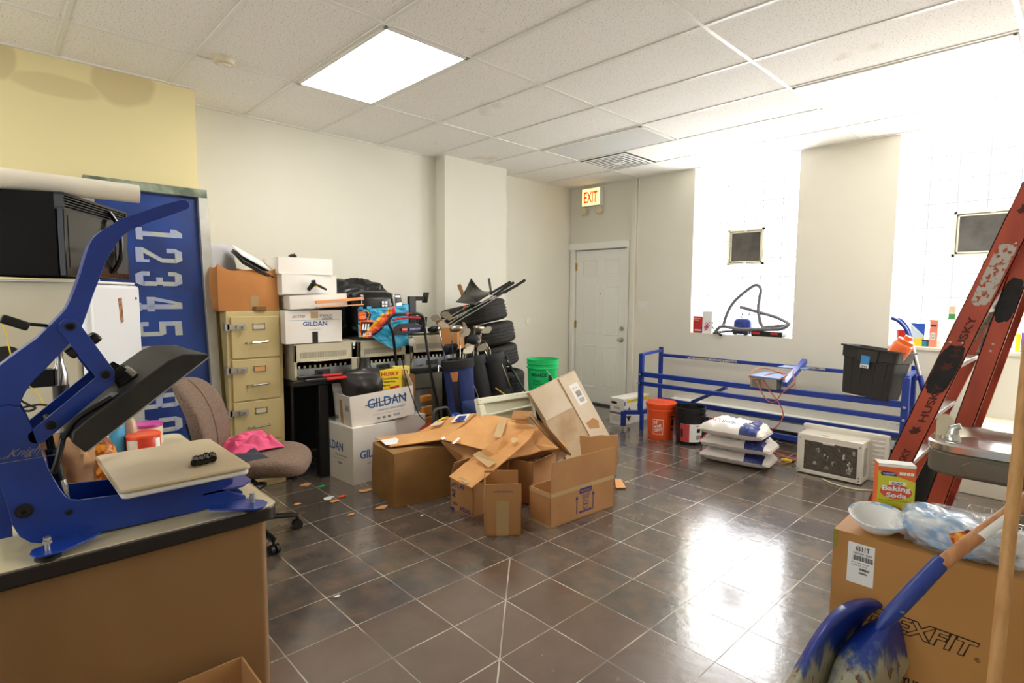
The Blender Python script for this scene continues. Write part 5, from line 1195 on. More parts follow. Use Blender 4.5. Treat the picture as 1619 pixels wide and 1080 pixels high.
b=MB(); b.prism([pt(.06,.13,.0),pt(w_-.02,.11,.0),pt(w_-.02,.13,.0),pt(.06,.15,.0)],nn2*.03); b.build('rib','panel_cream',t,bevel=.006)
for a in (.02,.2,.4): MB().lathe([(0,0),(.004,0)],pt(a,.02,.0351),8,mx=Mx.Rotation(R(90),3,'Y')).build('screw_hole','ink_black',t)
A=atx(835.6,621,-3.02); B=atx(906.5,586,-3.02); Cc=atx(962,688,-2.86); 
dn=(Cc-B).normalized(); Ln=B.z/(-dn.z)*.84; ax_=(A-B); n3=ax_.cross(dn).normalized(); n3=n3 if n3.x>0 else -n3
t=thing('flattened_carton','flattened whitish cardboard carton leaning upright behind the brown cardboard pile','cardboard',(-2.95,3.3,0))
wA=ax_.length; au=ax_.normalized()
def fp(a,c,o=0): return B+au*a+dn*c+n3*o
Lw=Ln
b=MB(); b.prism([fp(0,0),fp(wA,0),fp(wA,min(Ln,(B+au*wA).z/(-dn.z)*.97)),fp(0,Ln)],-n3*.03); b.build('back_sheet',mat('card_backing',(204,178,144),.8,var=(184,152,114),vs=5),t)
MB().prism([fp(0,.005,.001),fp(.20,.005,.001),fp(.20,Ln*.93,.001),fp(0,Ln*.99,.001)],n3*.006).build('long_flap','card_cream',t)
MB().prism([fp(.23,.005,.001),fp(wA,.005,.001),fp(wA-.01,.27,.001),fp(.22,.28,.001)],n3*.006).build('short_flap','card_cream',t)
b=MB(); X=-dn; 
for k in range(9): b.prism([fp(.05+.0,.17+k*.006,.008),fp(.11,.17+k*.006,.008),fp(.11,.173+k*.006+.001*(k%3),.008),fp(.05,.173+k*.006,.008)],n3*.0004,1)
b.prism([fp(.035,.10,.0075),fp(.14,.10,.0075),fp(.14,.30,.0075),fp(.035,.30,.0075)],n3*.0003,0)
for k in range(8): b.prism([fp(.05,.24+k*.005,.008),fp(.11,.24+k*.005,.008),fp(.11,.242+k*.005,.008),fp(.05,.242+k*.005,.008)],n3*.0004,1)
b.text('QTY 24',fp(.12,.15,.008),-au,X,.06,.016,1,off=.0003); b.build('shipping_label',['card_white','ink_black'],t,smooth=0)
MB().prism([fp(.03,.50,.0072),fp(.07,.45,.0072),fp(.17,.46,.0072),fp(.165,.52,.0072),fp(.06,.56,.0072)],n3*.0004).build('torn_patch','card',t)
MB().surf(lambda i,j: fp(-.002+.02*i,.002+(Ln-.01)*j,.008-.03*i),2,10,0,.002).build('white_edge','card_white',t)
# ================= cartons on the floor =================
mat('card_tan_box',(160,118,66),.7,var=(140,100,52),vs=3,bump=.1,bs=8)
def dtan(b):
    return
    b.quad((-.22,-.31+.0,.0),(1,0,0),(0,0,1),.06,.38,2)
    b.quad((.22,-.05,.0),(0,1,0),(0,0,1),.07,.38,3,off=.0015); b.quad((-.10,-.31,.10),(1,0,0),(0,0,1),.04,.22,3,off=.0015)
cT=V((-3.255,1.93,0)); rz=-9; m=Euler((0,0,R(rz))).to_matrix(); ctr=cT+m@V((-.21,.30,0))
carton('large taped tan carton with crushed corners at the left of the cardboard pile',.42,.60,.375,ctr,rz,'card_tan_box',closed='soft',deco=dtan,mats=['card_dark','tape'])
def datl(b):
    b.text('ATLAS',(-.10,-.16,.165),(1,0,.0),(0,0,1),.13,.03,2,bold=.03); b.text('AS',(-.06,-.16,.09),(0,0,1),(-1,0,0),.06,.035,2,bold=.03); b.text('ATLAS',(-.02,-.16,.015),(1,0,0),(0,0,1),.11,.03,2,bold=.03); b.text('VAN',(-.09,-.16,.04),(1,0,0),(0,0,1),.05,.025,2,bold=.02)
    b.quad((-.11,-.16,.0),(1,0,0),(0,0,1),.04,.02,2)
cA=V((-2.756,2.216,0)); rz=4; m=Euler((0,0,R(rz))).to_matrix(); ctr=cA+m@V((-.113,.16,0))
carton('brown carton with blue ATLAS lettering beside the tan carton',.226,.32,.22,ctr,rz,'card',flaps={'x-':(-20,.12),'y+':(10,.10)},deco=datl,mats=['ink_navy'])
P0,P1=V((-2.492,2.092,0)),V((-2.351,2.265,0)); rz=math.degrees(math.atan2(P1.y-P0.y,P1.x-P0.x)); m=Euler((0,0,R(rz))).to_matrix(); ctr=(P0+P1)/2+m@V((0,.14,0))
def dsm(b): b.quad((-.04,-.14,0),(1,0,0),(0,0,1),.075,.215,2)
t=carton('small brown open box with a beige tape strip, nearest the camera in the cardboard pile',.224,.28,.215,ctr,rz,'card',flaps={'y-':(0,.105),'y+':(2,.10),'x-':(-4,.09)},deco=dsm,mats=['tape'])
tag(MB().text('100% RECYCLED PAPER',(0,0,0),(1,0,0),(0,0,1),.13,.010,0,bold=.02).xf(Mx.Translation(ctr)@Mx.Rotation(R(rz),4,'Z')@Mx.Translation((-.07,-.1405,.275))).build('flap_print','ink_navy',t,smooth=0),None,None) if 0 else None
b=MB().text('THIS SIDE UP RECYCLED',(-.06,-.1402,.27),(1,0,0),(0,0,1),.12,.009,0,bold=.01); b.build('flap_print','ink_navy',t,smooth=0)
P0,P1=V((-2.285,2.454,0)),V((-2.246,3.057,0)); 
def dlg(b):
    x=.10
    b.quad((x,-.04,.165),(0,1,0),(0,0,1),.115,.035,2); b.text('FRAGILE',(x,-.03,.173),(0,1,0),(0,0,1),.095,.018,4,bold=.02,off=.002)
    for k in range(4): b.quad((x,-.02+.004*k,.150-k*.009),(0,1,0),(0,0,1),.08-.008*k,.0035,2)
    b.quad((x,-.04,.035),(0,1,0),(0,0,1),.115,.014,2); b.text('HANDLE WITH CARE',(x,-.03,.038),(0,1,0),(0,0,1),.09,.008,4,off=.002)
    for y in (-.065,.09): b.quad((x,y-.003,.035),(0,1,0),(0,0,1),.007,.10,2); b.add([(x+.0012,y-.013,.135),(x+.0012,y+.013,.135),(x+.0012,y,.16)],[(0,1,2)],2)
    for k in range(24):
        a,c=2*PI*k/24,2*PI*(k+1)/24; b.add([(x+.0012,.017+math.cos(a)*.028,.085+math.sin(a)*.03),(x+.0012,.017+math.cos(c)*.028,.085+math.sin(c)*.03),(x+.0012,.017+math.cos(c)*.024,.085+math.sin(c)*.026),(x+.0012,.017+math.cos(a)*.024,.085+math.sin(a)*.026)],[(0,1,2,3)],2)
    b.text('FFF',(x,.0,.076),(0,1,0),(0,0,1),.034,.018,2,bold=.02)
    b.quad((x,-.30,.197),(0,1,0),(0,0,1),.60,.028,3); b.quad((-.10,-.302,.197),(1,0,0),(0,0,1),.2,.028,3); b.quad((-.10,-.302,.0),(1,0,0),(0,0,1),.2,.02,3)
rz=-3.7; m=Euler((0,0,R(rz))).to_matrix(); ctr=P0+m@V((-.10,.30,0))
carton('long brown open carton with blue arrow print, right of the cardboard pile',.20,.60,.225,ctr,rz,'card',flaps={'x+':(2,.20)},deco=dlg,mats=['ink_navy','tape','card'])
_p=atz(973,752,0); _d=(_p-V((0,0,H))).dot(f_)
_pts=[(905,690),(918,689),(934,691),(950,688),(964,689),(977,687.5),(978,700),(975,712),(979,724),(975,738),(974,751),(905,756)]
tag(MB().prism([atd(u,v,_d+.05*(v<720)) for u,v in _pts],(-.007,.007,0)).build('corrugated_sheet','card'),'upright torn corrugated sheet standing behind the long open carton','cardboard')
# loose flats
def flat(label,pts,m='card_light',th=.006,name='cardboard_sheet',extra=None):
    P=[atz(u,v,z) for u,v,z in pts]; n=len(P); c=sum(P,V((0,0,0)))/n
    t=thing(name,label,'cardboard',c)
    b=MB(); o=[p for p in P]; q=[p-V((0,0,th)) for p in P]
    # fan triangulation from centroid keeps bent sheets bent
    vs=o+[c]+q+[c-V((0,0,th))]; fs=[]
    for i in range(n):
        j=(i+1)%n; fs+= [(i,j,n),(n+1+j,n+1+i,2*n+1),(i,n+1+i,n+1+j,j)]
    b.add(vs,fs).build('sheet',m,t,smooth=0)
    return t
def patch(t,pts,m,n,dz=.004):
    P=[atz(u,v,z+dz) for u,v,z in pts]; MB().add(P,[tuple(range(len(P)))]).build(n,m,t,smooth=0)
t=flat('orange-brown cardboard sheet with a white label lying over the tan carton',[(593,692,.392),(630,688,.405),(658,684,.43),(684,671,.49),(702,661,.53),(751,653,.56),(735,668,.52),(720,680,.48),(703,694,.44),(660,700,.41),(617,706,.395)],'card_light')
patch(t,[(602,696,.398),(645,688.5,.42),(648,693,.415),(640,700,.405),(610,704,.397)],'paper_white','shipping_label'); patch(t,[(678,674,.488),(691,665,.515),(703,665,.515),(696,672,.497)],'card_cream','small_label')
patch(t,[(712,668,.512),(724,656,.545),(744,654,.552),(736,665,.525)],'paper_white','express_label'); patch(t,[(718,666,.52),(726,658,.545),(738,657,.545),(733,664,.53)],'ink_navy','blue_print',.006); patch(t,[(688,667,.505),(700,660,.53),(710,658,.54),(697,664,.52)],'yellow_ink','yellow_strip',.006)
t=flat('broad orange-brown cardboard sheet forming the top of the pile',[(751,653.5,.55),(782,657,.545),(814,663,.53),(851,675,.49),(835,695,.43),(804,720,.37),(762,710,.405),(730,702,.42),(700,695,.44),(720,680,.48)],'card_light')
patch(t,[(790,664,.527),(802,665,.523),(792,692,.458),(780,690,.46)],'tape_clear','clear_tape'); patch(t,[(714,701,.428),(724,692,.452),(728,693,.45),(718,702,.427)],'paper_white','tape_scrap'); patch(t,[(697,693,.446),(702,690,.452),(705,693,.446),(700,696,.438)],'paper_white','tape_scrap')
t=flat('long cardboard flap with clear tape hanging diagonally down to the ATLAS carton',[(797,689,.475),(835,676,.49),(849,676,.495),(838,693,.45),(806,722,.38),(775,748,.30),(746,771,.245),(728,763,.255),(710,753,.27),(735,732,.33),(766,709,.415)],'card_light')
patch(t,[(747,719,.382),(758,713,.405),(784,731,.35),(772,739,.33)],'tape_clear','clear_tape'); patch(t,[(724,756,.27),(730,754,.28),(742,762,.262),(737,765,.257)],'tape_clear','clear_tape'); patch(t,[(806,695,.452),(812,691,.46),(820,695,.45),(812,701,.437)],'tape_clear','clear_tape')
t=flat('torn edged cardboard sheet at the right of the pile top',[(836,677,.47),(851,676,.475),(868,683,.46),(898,704,.37),(880,709,.36),(855,712,.352),(839,718,.345),(815,722,.34),(795,727,.335),(815,705,.39)],'card_light')
t=flat('grey-brown corrugated sheet slanting below the torn edged sheet',[(793,727,.325),(839,717,.335),(885,704,.35),(892,704,.345),(895,712,.27),(896,720,.22),(850,738,.20),(816,750,.18),(788,744,.22),(785,732,.29)],mat('card_grey',(168,132,98),.85,var=(150,114,82),vs=2,stretch=(1,14,1)),.006)
t=flat('brown cardboard sheet sloping between the tan carton and the diagonal flap',[(697,697,.425),(762,711,.38),(744,728,.32),(735,737,.28),(725,730,.28)],'card',.006)
t=flat('narrow edge-up cardboard strip slanting down to the right of the pile',[(836,656,.58),(842,656,.575),(870,680,.50),(903,718,.36),(895,716,.34),(865,690,.46)],'card_dark',.012)
t=flat('small dark cardboard flap standing behind the pile top',[(808,662,.56),(812,649,.61),(842,650.5,.61),(836,659,.58),(830,662,.565)],'card',.006)
t=flat('pale cardboard scrap tucked under the small dark flap',[(806,664,.54),(832,660,.56),(838,670,.52),(815,668,.53)],'card_light',.005)
t=flat('small triangular cardboard piece on the floor beside the long carton',[(972,757,.012),(981,757,.012),(990,771,.012),(974,771,.012)],'card_light',.006)
# crushed dark box space under pile
carton('dark brown carton hidden in the middle of the pile',.26,.30,.30,(-2.80,2.78,0),10,'card',flaps={'x+':(60,.12)})
# scraps on floor
sc=[(484,766,.03,'card_light','tan cardboard scrap on the floor near the table leg'),(508,769,.02,'green_plastic','small green candy wrapper on the floor'),(519,788,.028,'paper_white','white and red sticker scrap on the floor'),(530,792,.025,'card_light','tan scrap next to the white and red sticker'),(541,785,.022,'orange_plastic','orange-red and white scrap on the floor'),(575,776,.03,'card_light','torn tan scrap just below the lower GILDAN box'),(604,802,.028,'card_light','long tan scrap in front of the tan carton'),(555,813,.02,'card_light','tan scrap on the floor between chair and tan carton'),(471,797,.018,'card_light','thin tan sliver on the floor nearest the desk'),(667,815,.008,'paper_white','tiny white speck on the floor before the ATLAS carton'),(533,943,.009,'paper_white','white speck on the tile near the desk corner')]
for i,(u,v,r,m,l) in enumerate(sc):
    p=atz(u,v,.003); rnd=random.Random(i); b=MB(); k=7
    b.prism([p+V((math.cos(2*PI*a/k)*r*(.6+.8*rnd.random()),math.sin(2*PI*a/k)*r*(.6+.9*rnd.random())*1.5,0)) for a in range(k)],(0,0,.0015)); tag(b.build('paper_scrap',m,smooth=0),l,'scrap')
# open carton at the foot of the desk
K=atx(383,1037,-1.83)
t=carton('open brown carton on the floor against the front of the desk',.42,.46,K.z,(-1.83+.21,K.y-.23,0),0,'card',flaps={})
b=MB().surf(lambda i,j:V((-1.62+.09*math.cos(i*3.2),K.y-.22+.09*math.sin(i*3.2),.02+(K.z-.03)*j)),14,2,0,.002); tag(b.build('rolled_paper','paper_white',smooth=60),'rolled white sheet standing inside the open carton at the desk','paper')
# ================= sill objects, window 1 =================
def onsill(name,label,cat,u0,u1,v0,v1,y,dep,m,extra=None,parts='carton',zb=None):
    a=aty(u0,v1,y); b=aty(u1,v1,y); zt=aty((u0+u1)/2,v0,y).z; z=SZ+.007 if zb is None else zb
    t=thing(name,label,cat,((a.x+b.x)/2,y+dep/2,z)); o=MB().box(a.x,b.x,y,y+dep,z,zt)
    if extra: extra(o,a.x,b.x,y,z,zt)
    ms=m if isinstance(m,list) else [m]
    o.build(parts,ms,t,smooth=0); return t
def rb(o,x0,x1,y,z0,z1):
    X=(1,0,0);Z_=(0,0,1); w=x1-x0;h=z1-z0
    o.prism([V((x0+w*.75,y-.001,z0)),V((x1,y-.001,z0)),V((x1,y-.001,z0+h*.55))],(0,.0005,0),1); o.quad((x0+w*.2,y-.0,z0+h*.12),X,Z_,w*.75,h*.08,2,off=.003); o.text('Hardwood',(x0+w*.1,y,z0+h*.84),X,Z_,w*.7,h*.07,2,off=.002); o.text('Cleaner',(x0+w*.1,y,z0+h*.74),X,Z_,w*.6,h*.06,2,off=.002)
onsill('cleaner_box','red and navy cleaner box at the left end of the first window sill','box',1095.5,1109.5,500,526,5.835,.045,['ink_red','ink_navy','paper_white'],rb)
def pk_(o,x0,x1,y,z0,z1):
    for k in range(14): 
        rn=random.Random(k); a=V((x0+(x1-x0)*rn.uniform(.1,.5),y-.001,z0+rn.uniform(.02,.07))); b_=a+V(((x1-x0)*rn.uniform(.2,.45),0,rn.uniform(.02,.08))); o.prism([a,a+V((.004,0,-.002)),b_+V((.006,0,-.003)),b_],(0,.0005,0),1)
onsill('pink_white_box','white box with a pink splash beside the red cleaner box','box',1110,1125,492,527,5.84,.06,['paper_white',mat('pink_ink',(240,60,120),.6)],pk_)
onsill('peach_carton','small peach carton standing behind the pink and white box','box',1114,1124,490,500,5.93,.05,[mat('peach',(226,180,150),.6)],zb=SZ+.16)
onsill('white_carton','plain white carton carrying the peach carton on the first window sill','box',1111,1126,501,520,5.92,.07,['paper_white'],zb=SZ+.0065)
# vacuum
t=thing('canister_vacuum','small blue canister vacuum standing on the first window sill','vacuum',(-2.66,5.93,SZ+.007))
p0,p1=aty(1161,519,5.93),aty(1190,519,5.93); cx=(p0.x+p1.x)/2; wv=(p1.x-p0.x)/2
mat('vac_blue',(34,54,140),.3)
MB().blob((cx,5.94,SZ+.10),(wv,.085,.095),.0,1,0,32,sq=.6,flatz=-.085).build('body','vac_blue',t)
MB().tube(spline([(cx-.03,5.94,SZ+.18),(cx-.015,5.94,SZ+.26),(cx+.02,5.94,SZ+.275),(cx+.055,5.94,SZ+.26),(cx+.04,5.94,SZ+.18)],5),.006,8).build('handle','vac_blue',t)
for dx in (-.06,.06): MB().lathe([(0,-.01),(.03,-.01),(.03,.01),(0,.01)],(cx+dx,5.86,SZ+.037),20,mx=Mx.Rotation(R(90),3,'X')).build('wheel','dark_grey',t)
MB().text('VAC',(cx-.05,5.853,SZ+.10),(1,0,0),(0,0,1),.06,.015,off=.002).build('lettering','ink_grey',t,smooth=0)
t=thing('vacuum_hose','long grey vacuum hose looping up and around the first window sill','hose',(-2.6,5.88,SZ+.006))
hp=[(1143,517),(1150,495),(1160,478),(1175,464),(1190,453),(1198,451),(1203,458),(1201,472),(1199,490),(1202,508),(1206,518)]
MB().tube(spline([aty(u,v,5.89) for u,v in hp],8),.019,10).build('upper_loop',mat('hose_grey',(112,110,114),.4),t)
hp=[(1206,518),(1225,516.5),(1243,514.5),(1247,512),(1238,506.5),(1225,501),(1203,494.5),(1190,491),(1178,487),(1170,486)]
MB().tube(spline([aty(u,v,5.86 if k<4 else 5.9) for k,(u,v) in enumerate(hp)],8),.0195,10).build('right_loop','hose_grey',t)
hp=[(1130,527),(1135,520),(1142,516),(1155,518),(1170,521),(1190,521),(1215,521),(1235,520),(1246,515)]
MB().tube(spline([aty(u,v,5.84) for u,v in hp],8),[.020]*65,10).build('lower_loop','hose_grey',t)
t=thing('vacuum_wand','black vacuum floor wand with curved end poking over the first window sill','vacuum wand',(-2.95,5.8,SZ))
MB().tube([aty(1127,527,5.80),aty(1135,525.5,5.82),aty(1160,523,5.86),aty(1190,521.5,5.87)],[.013,.014,.011,.011],12).build('tube','dark_grey',t)
MB().tube(spline([aty(1129,520,5.85),aty(1125.5,515,5.85),aty(1127,509,5.85)]),.007,8).tube([aty(1135,526,5.80),aty(1140,530,5.78)],.015,12).build('nozzle','black_plastic',t)
t=thing('tool_case','black case with red latches lying at the right of the first window sill','tool case',(-2.40,5.87,SZ+.006))
a,b=aty(1187,528,5.835),aty(1236,531,5.835); MB().box(a.x,b.x,5.835,5.97,SZ+.006,SZ+.062).build('case','black_plastic',t,bevel=.012,bseg=3)
for f0 in (.06,.64): MB().box(a.x+(b.x-a.x)*f0,a.x+(b.x-a.x)*(f0+.24),5.829,5.836,SZ+.028,SZ+.052).build('latch','red_plastic',t,bevel=.002)
# window 2 sill
Y2=5.90
p=aty(1416,545,Y2); t=thing('red_cup','red plastic cup at the left end of the second window sill','cup',(-1.2,Y2,SZ)); a,b=aty(1410,545,Y2),aty(1432,545,Y2)
MB().lathe([(.036,SZ+.001),(.05,SZ+.135),(.052,SZ+.137),(.048,SZ+.137),(.034,SZ+.006),(0,SZ+.006)],(-1.165,Y2,0),28).build('cup','red_plastic',t)
def mu(o,x0,x1,y,z0,z1):
    w,h=x1-x0,z1-z0; q=lambda a,b_:V((x0+w*a,y-.0012,z0+h*b_))
    o.add([q(0,1),q(1,.45),q(1,1)],[(0,1,2)],1); o.add([q(0,.0),q(1,0),q(1,.35),q(0,.30)],[(0,1,2,3)],2); o.add([q(0,.98),q(1,.42),q(1,.40),q(0,.9)],[(0,1,2,3)],3)
def onsill2(*a,**k):
    return onsill(*a,zb=SZ+.001,**k)
onsill2('detergent_box','white box with blue top corner and yellow base on the second window sill','box',1438,1461,511,541,Y2,.06,[mat('pale_blue',(200,222,240),.5),mat('bright_blue',(30,90,200),.5),'yellow_ink','paper_white'],mu)
t=thing('teal_tin','small teal tin between the yellow-based box and the orange box on the sill','tin',(-1.02,Y2,SZ)); p=aty(1462,543,Y2); MB().lathe([(.028,0),(.03,.004),(.03,.05),(.0,.05)],(p.x,Y2+.02,SZ+.001),24).build('body',mat('teal',(40,140,170),.35),t); MB().lathe([(.031,.046),(.031,.058),(0,.058)],(p.x,Y2+.02,SZ+.001),24).build('lid','dark_grey',t)
def ob_(o,x0,x1,y,z0,z1):
    w,h=x1-x0,z1-z0; o.quad((x0+w*.12,y,z0+h*.76),(1,0,0),(0,0,1),w*.7,h*.07,1,off=.002); o.quad((x0+w*.15,y,z0+h*.28),(1,0,0),(0,0,1),w*.6,h*.25,2,off=.002)
    for k in range(5): o.quad((x0+w*.2,y,z0+h*(.31+.04*k)),(1,0,0),(0,0,1),w*.5,h*.012,1,off=.003)
onsill2('soda_carton','tall orange carton with a navy badge on the second window sill','box',1468,1481,506,545,Y2-.02,.05,[mat('salmon',(240,140,110),.5),'ink_navy','paper_white'],ob_)
onsill2('white_storage_box','white and cream box standing behind the ladder on the second window sill','box',1495,1522,507,545,Y2+.06,.08,['paper_white'])
a=aty(1507,506,Y2+.06); 
def gw(o,x0,x1,y,z0,z1): o.quad((x0,y,z0+.005),(1,0,0),(0,0,1),(x1-x0)*.85,(z1-z0)*.35,1,off=.002); o.quad((x0,y,z0+(z1-z0)*.45),(1,0,0),(0,0,1),(x1-x0)*.8,(z1-z0)*.4,2,off=.002)
onsill('green_white_packet','white packet with a green band on top of the white box behind the ladder','packet',1499,1512,481,499,Y2+.07,.04,['paper_white','ink_green','card_cream'],gw,zb=a.z+.0)
t=thing('glass_cleaner','clear white bottle beside the tall orange carton','bottle',(-.9,Y2,SZ)); p=aty(1488,545,Y2); MB().lathe([(.022,0),(.024,.004),(.024,.05),(.012,.065),(.012,.075),(0,.075)],(p.x,Y2,SZ+.001),20).build('body','white_plastic',t)
for (u0,u1,v0,m,l,n) in ((1576,1583,535,'green_plastic','small green item on the sill between the ladder rails','green_ball'),(1604,1612,528,'yellow_ink','yellow patterned pack at the right end of the second window sill','yellow_pack'),(1613,1622,526,mat('violet',(120,70,170),.5),'violet topped pack at the far right of the second window sill','violet_pack')):
    onsill2(n,l,'packet',u0,u1,v0,556,Y2,.05,[m])
# ================= blue rack =================
t=thing('metal_rack','long blue metal tube rack standing along the window wall','rack',(-2.2,5.4,0))
FY,RY=5.08,5.66; XL,XR=-3.40,-.955
def rb_(a,b,w=.045,h=.045,n='rail'): MB().beam(a,b,w,h,up=(0,0,1) if abs((V(b)-V(a)).normalized().z)<.9 else (0,1,0)).build(n,'rack_blue',t,bevel=.003)
zt=.83
rb_((XL,FY,.17),(XL,FY,zt+.01),.05,.04,'post'); rb_((XR,FY,.10),(XR,FY,zt+.02),.05,.05,'post')
rb_((XL-.12,RY,.12),(XL-.12,RY,zt+.04),.04,.04,'post'); rb_((XR-.06,RY,.10),(XR-.06,RY,zt+.06),.04,.04,'post')
rb_((XL,FY,zt),(XL-.12,RY,zt),.03,.03,'end_rail'); rb_((XR,FY,zt+.02),(XR-.06,RY,zt+.01),.03,.03,'end_rail')
za,zb_=aty(1060,602,FY).z,aty(1428,642,FY).z; rb_((XL,FY,.615),(XR,FY,.635),.04,.05,'front_rail')
rb_((XL,FY,.515),(XR,FY,.517),.04,.042,'front_rail')
c0_=aty(1112,641,RY-.1).z; rb_((XL-.10,RY-.04,aty(1112,641,RY).z),(XR,RY-.04,aty(1425,688,RY).z),.04,.045,'rear_rail')
z1_=aty(1213,686,RY-.1).z; rb_((XL-.10,RY-.1,z1_),(XR,RY-.1,z1_),.04,.05,'bottom_rail')
a,b=aty(1040,560,RY),aty(1450,597,RY); rb_((XL-.14,RY,aty(1045,561,RY).z),(XR-.02,RY,aty(1450,598,RY).z),.035,.035,'top_rail')
rb_(aty(1094,636,5.55),aty(1148,613,5.2),.03,.03,'diagonal_brace')
rb_((XL,FY,.19),(-3.53,4.95,.19),.045,.045,'foot_arm'); rb_((-3.53,4.95,.20),(-3.53,4.95,.035),.045,.045,'foot_post'); MB().lathe([(.018,0),(.018,.004),(.006,.006),(.006,.04)],(-3.53,4.95,0),16).build('levelling_foot','zinc',t)
rb_((XL,FY,.19),(XL+.0,RY,.19),.045,.045,'end_rail'); rb_((XR,FY,.12),(XR,RY,.12),.045,.045,'end_rail')
rb_((XL+.02,FY,.17),(XL+.02,FY-.0,.0),.035,.035,'foot_post'); rb_((XR,FY,.12),(XR,FY,.0),.04,.04,'foot_post'); rb_((XR-.06,RY,.12),(XR-.06,RY,0),.04,.04,'foot_post'); rb_((XL-.12,RY,.14),(XL-.12,RY,0),.04,.04,'foot_post')
for z in (.615,.515): 
    for x in (XL,XR): MB().lathe([(.012,0),(.012,.006),(0,.008)],(x,FY-.026,z),6,mx=Mx.Rotation(R(90),3,'X')).build('bolt','zinc',t)
mat('label_strip',(206,204,196),.5,var=(120,118,112),vs=90,vc=(.45,.6))
for u0,v0,u1,v1 in ((1087,566,1165,572),(1240,578,1305,584)):
    a,b=aty(u0,v0,RY-.02),aty(u1,v1,RY-.02); MB().prism([a+V((0,0,.011)),b+V((0,0,.011)),b-V((0,0,.011)),a-V((0,0,.011))],(0,.002,0)).build('ruler_label','label_strip',t,smooth=0)
# roller carriage across the rack
t=thing('electrical_unit','grey vented electrical unit with a blue cross beam resting on the rack','electrical unit',(-2.15,5.1,.6))
p=aty(1187,612,4.98)
b=MB(); b.box(p.x,p.x+.24,4.96,5.22,.645,.735); 
for k in range(9): b.box(p.x+.015,p.x+.10,4.958,4.96,.655+k*.008,.658+k*.008,1)
b.build('vented_box',['steel','ink_black'],t,bevel=.003)
MB().box(p.x-.01,p.x+.27,4.95,5.3,.737,.752).build('blue_cover',mat('blue_grey_metal',(120,140,182),.45,.2),t,bevel=.003)
MB().box(p.x+.1,p.x+.35,5.32,5.50,.80,.812).build('blue_plate','blue_grey_metal',t,bevel=.002)
a,b2=aty(1240,608,4.98),aty(1272,571,5.55); MB().beam(a,b2,.05,.045).build('cross_beam','rack_blue',t,bevel=.003)
MB().tube([b2,b2-V((0,0,.09))],.012).build('beam_foot','rack_blue',t)
MB().box(p.x+.24,p.x+.30,5.05,5.25,.64,.73).build('end_block','zinc',t,bevel=.004)
t=thing('extension_cord','orange extension cord coiled on the rack unit and trailing down to the floor','cord',(-2.0,5.0,.0))
cd=[(1186,590,4.97,.80),(1195,584,5.1,.80),(1210,582,5.2,.79),(1230,588,5.1,.78),(1245,593,5.0,.78),(1222,602,4.97,.77),(1200,600,5,.785),(1184,594,4.95,.78),(1192,600,4.94,.775),(1215,592,5.05,.79),(1235,590,5.1,.78),(1240,600,5.0,.77),(1220,597,5.,.775),(1206,604,4.96,.77)]
P=[aty(u,v,y) for u,v,y,z in cd]; MB().tube(spline(P,6),.0048,7).build('coil',mat('cord_orange',(184,92,56),.5),t)
P=[aty(u,v,y) for u,v,y in ((1205,600,4.95),(1212,612,4.94),(1220,622,4.93),(1228,632,4.92),(1237,648,4.92),(1237,662,4.9),(1226,676,4.88),(1213,683,4.87),(1208,690,4.86))]
P+= [atz(u,v,.012) for u,v in ((1214,705),(1222,714),(1238,720),(1256,728),(1262,729))]
MB().tube(spline(P,6),.0048,7).build('drop','cord_orange',t)
P=[aty(u,v,4.92) for u,v in ((1196,602),(1203,618),(1212,632),(1224,636),(1236,622),(1250,612),(1256,606))]+[aty(1254,590,5.0),aty(1256,586,5.05)]
MB().tube(spline(P,6),.0048,7).build('side_loop','cord_orange',t)
P=[atz(u,v,.012) for u,v in ((1208,692),(1216,704),(1232,712),(1250,716),(1262,722),(1240,733),(1222,728),(1220,720),(1240,722),(1268,727))]
MB().tube(spline(P,6),.0048,7).build('floor_loop','cord_orange',t)
t=thing('yellow_plug','yellow cord connector lying on the floor left of the air conditioner','plug',atz(1243,728,0)); p=atz(1243,728,.02); MB().tube([p+V((-.04,0,0)),p,p+V((.05,0,0))],[.012,.018,.013],10).build('body','yellow_ink',t); MB().tube([p+V((.05,0,0)),p+V((.07,0,0))],.009,8).build('collar','ink_black',t)
t=thing('ac_power_cord','cream power cord running from the yellow connector under the air conditioner','cord',atz(1270,740,0))
P=[atz(u,v,.008) for u,v in ((1250,727),(1256,732),(1264,738))]; MB().tube(spline(P,5),.005,7).build('front_end','beige_plastic',t)
P=[atz(u,v,.008) for u,v in ((1300,757),(1318,765),(1345,772),(1372,775),(1395,775))]; MB().tube(spline(P,5),.005,7).build('rear_end','beige_plastic',t)
# tote
t=thing('storage_tote','large black plastic storage tote with a blue label, tilted on the rack rails','storage tote',(-1.2,5.15,.66))
mat('tote_black',(42,40,38),.55)
bl,br=aty(1337,628,5.08),aty(1414,640,5.08); cx=(bl.x+br.x)/2; wb=(br.x-bl.x)/2
tb=MB()
def rr(w,d,z,r,y0=0): return [V((p.x,p.y+y0,z)) for p in rrect(-w,w,-d,d,r,z,4)]
secs=[(.185,.15,0,.03),(.19,.155,.02,.035),(.215,.185,.30,.04),(.225,.195,.305,.04),(.23,.20,.385,.04),(.245,.215,.387,.04),(.245,.215,.40,.04),(.225,.195,.40,.035),(.21,.18,.30,.035),(.175,.14,.015,.03)]
n=20; o=0; V_=[]; F=[]
for w,d,z,r in secs: V_+=rrect(-w,w,-d,d,r,z,4)
n=len(rrect(-1,1,-1,1,.1,0,4))
for i in range(len(secs)-1):
    for k in range(n): F.append((i*n+k,i*n+(k+1)%n,(i+1)*n+(k+1)%n,(i+1)*n+k))
F.append(tuple(range(n-1,-1,-1))); F.append(tuple((len(secs)-1)*n+k for k in range(n)))
tb.add(V_,F)
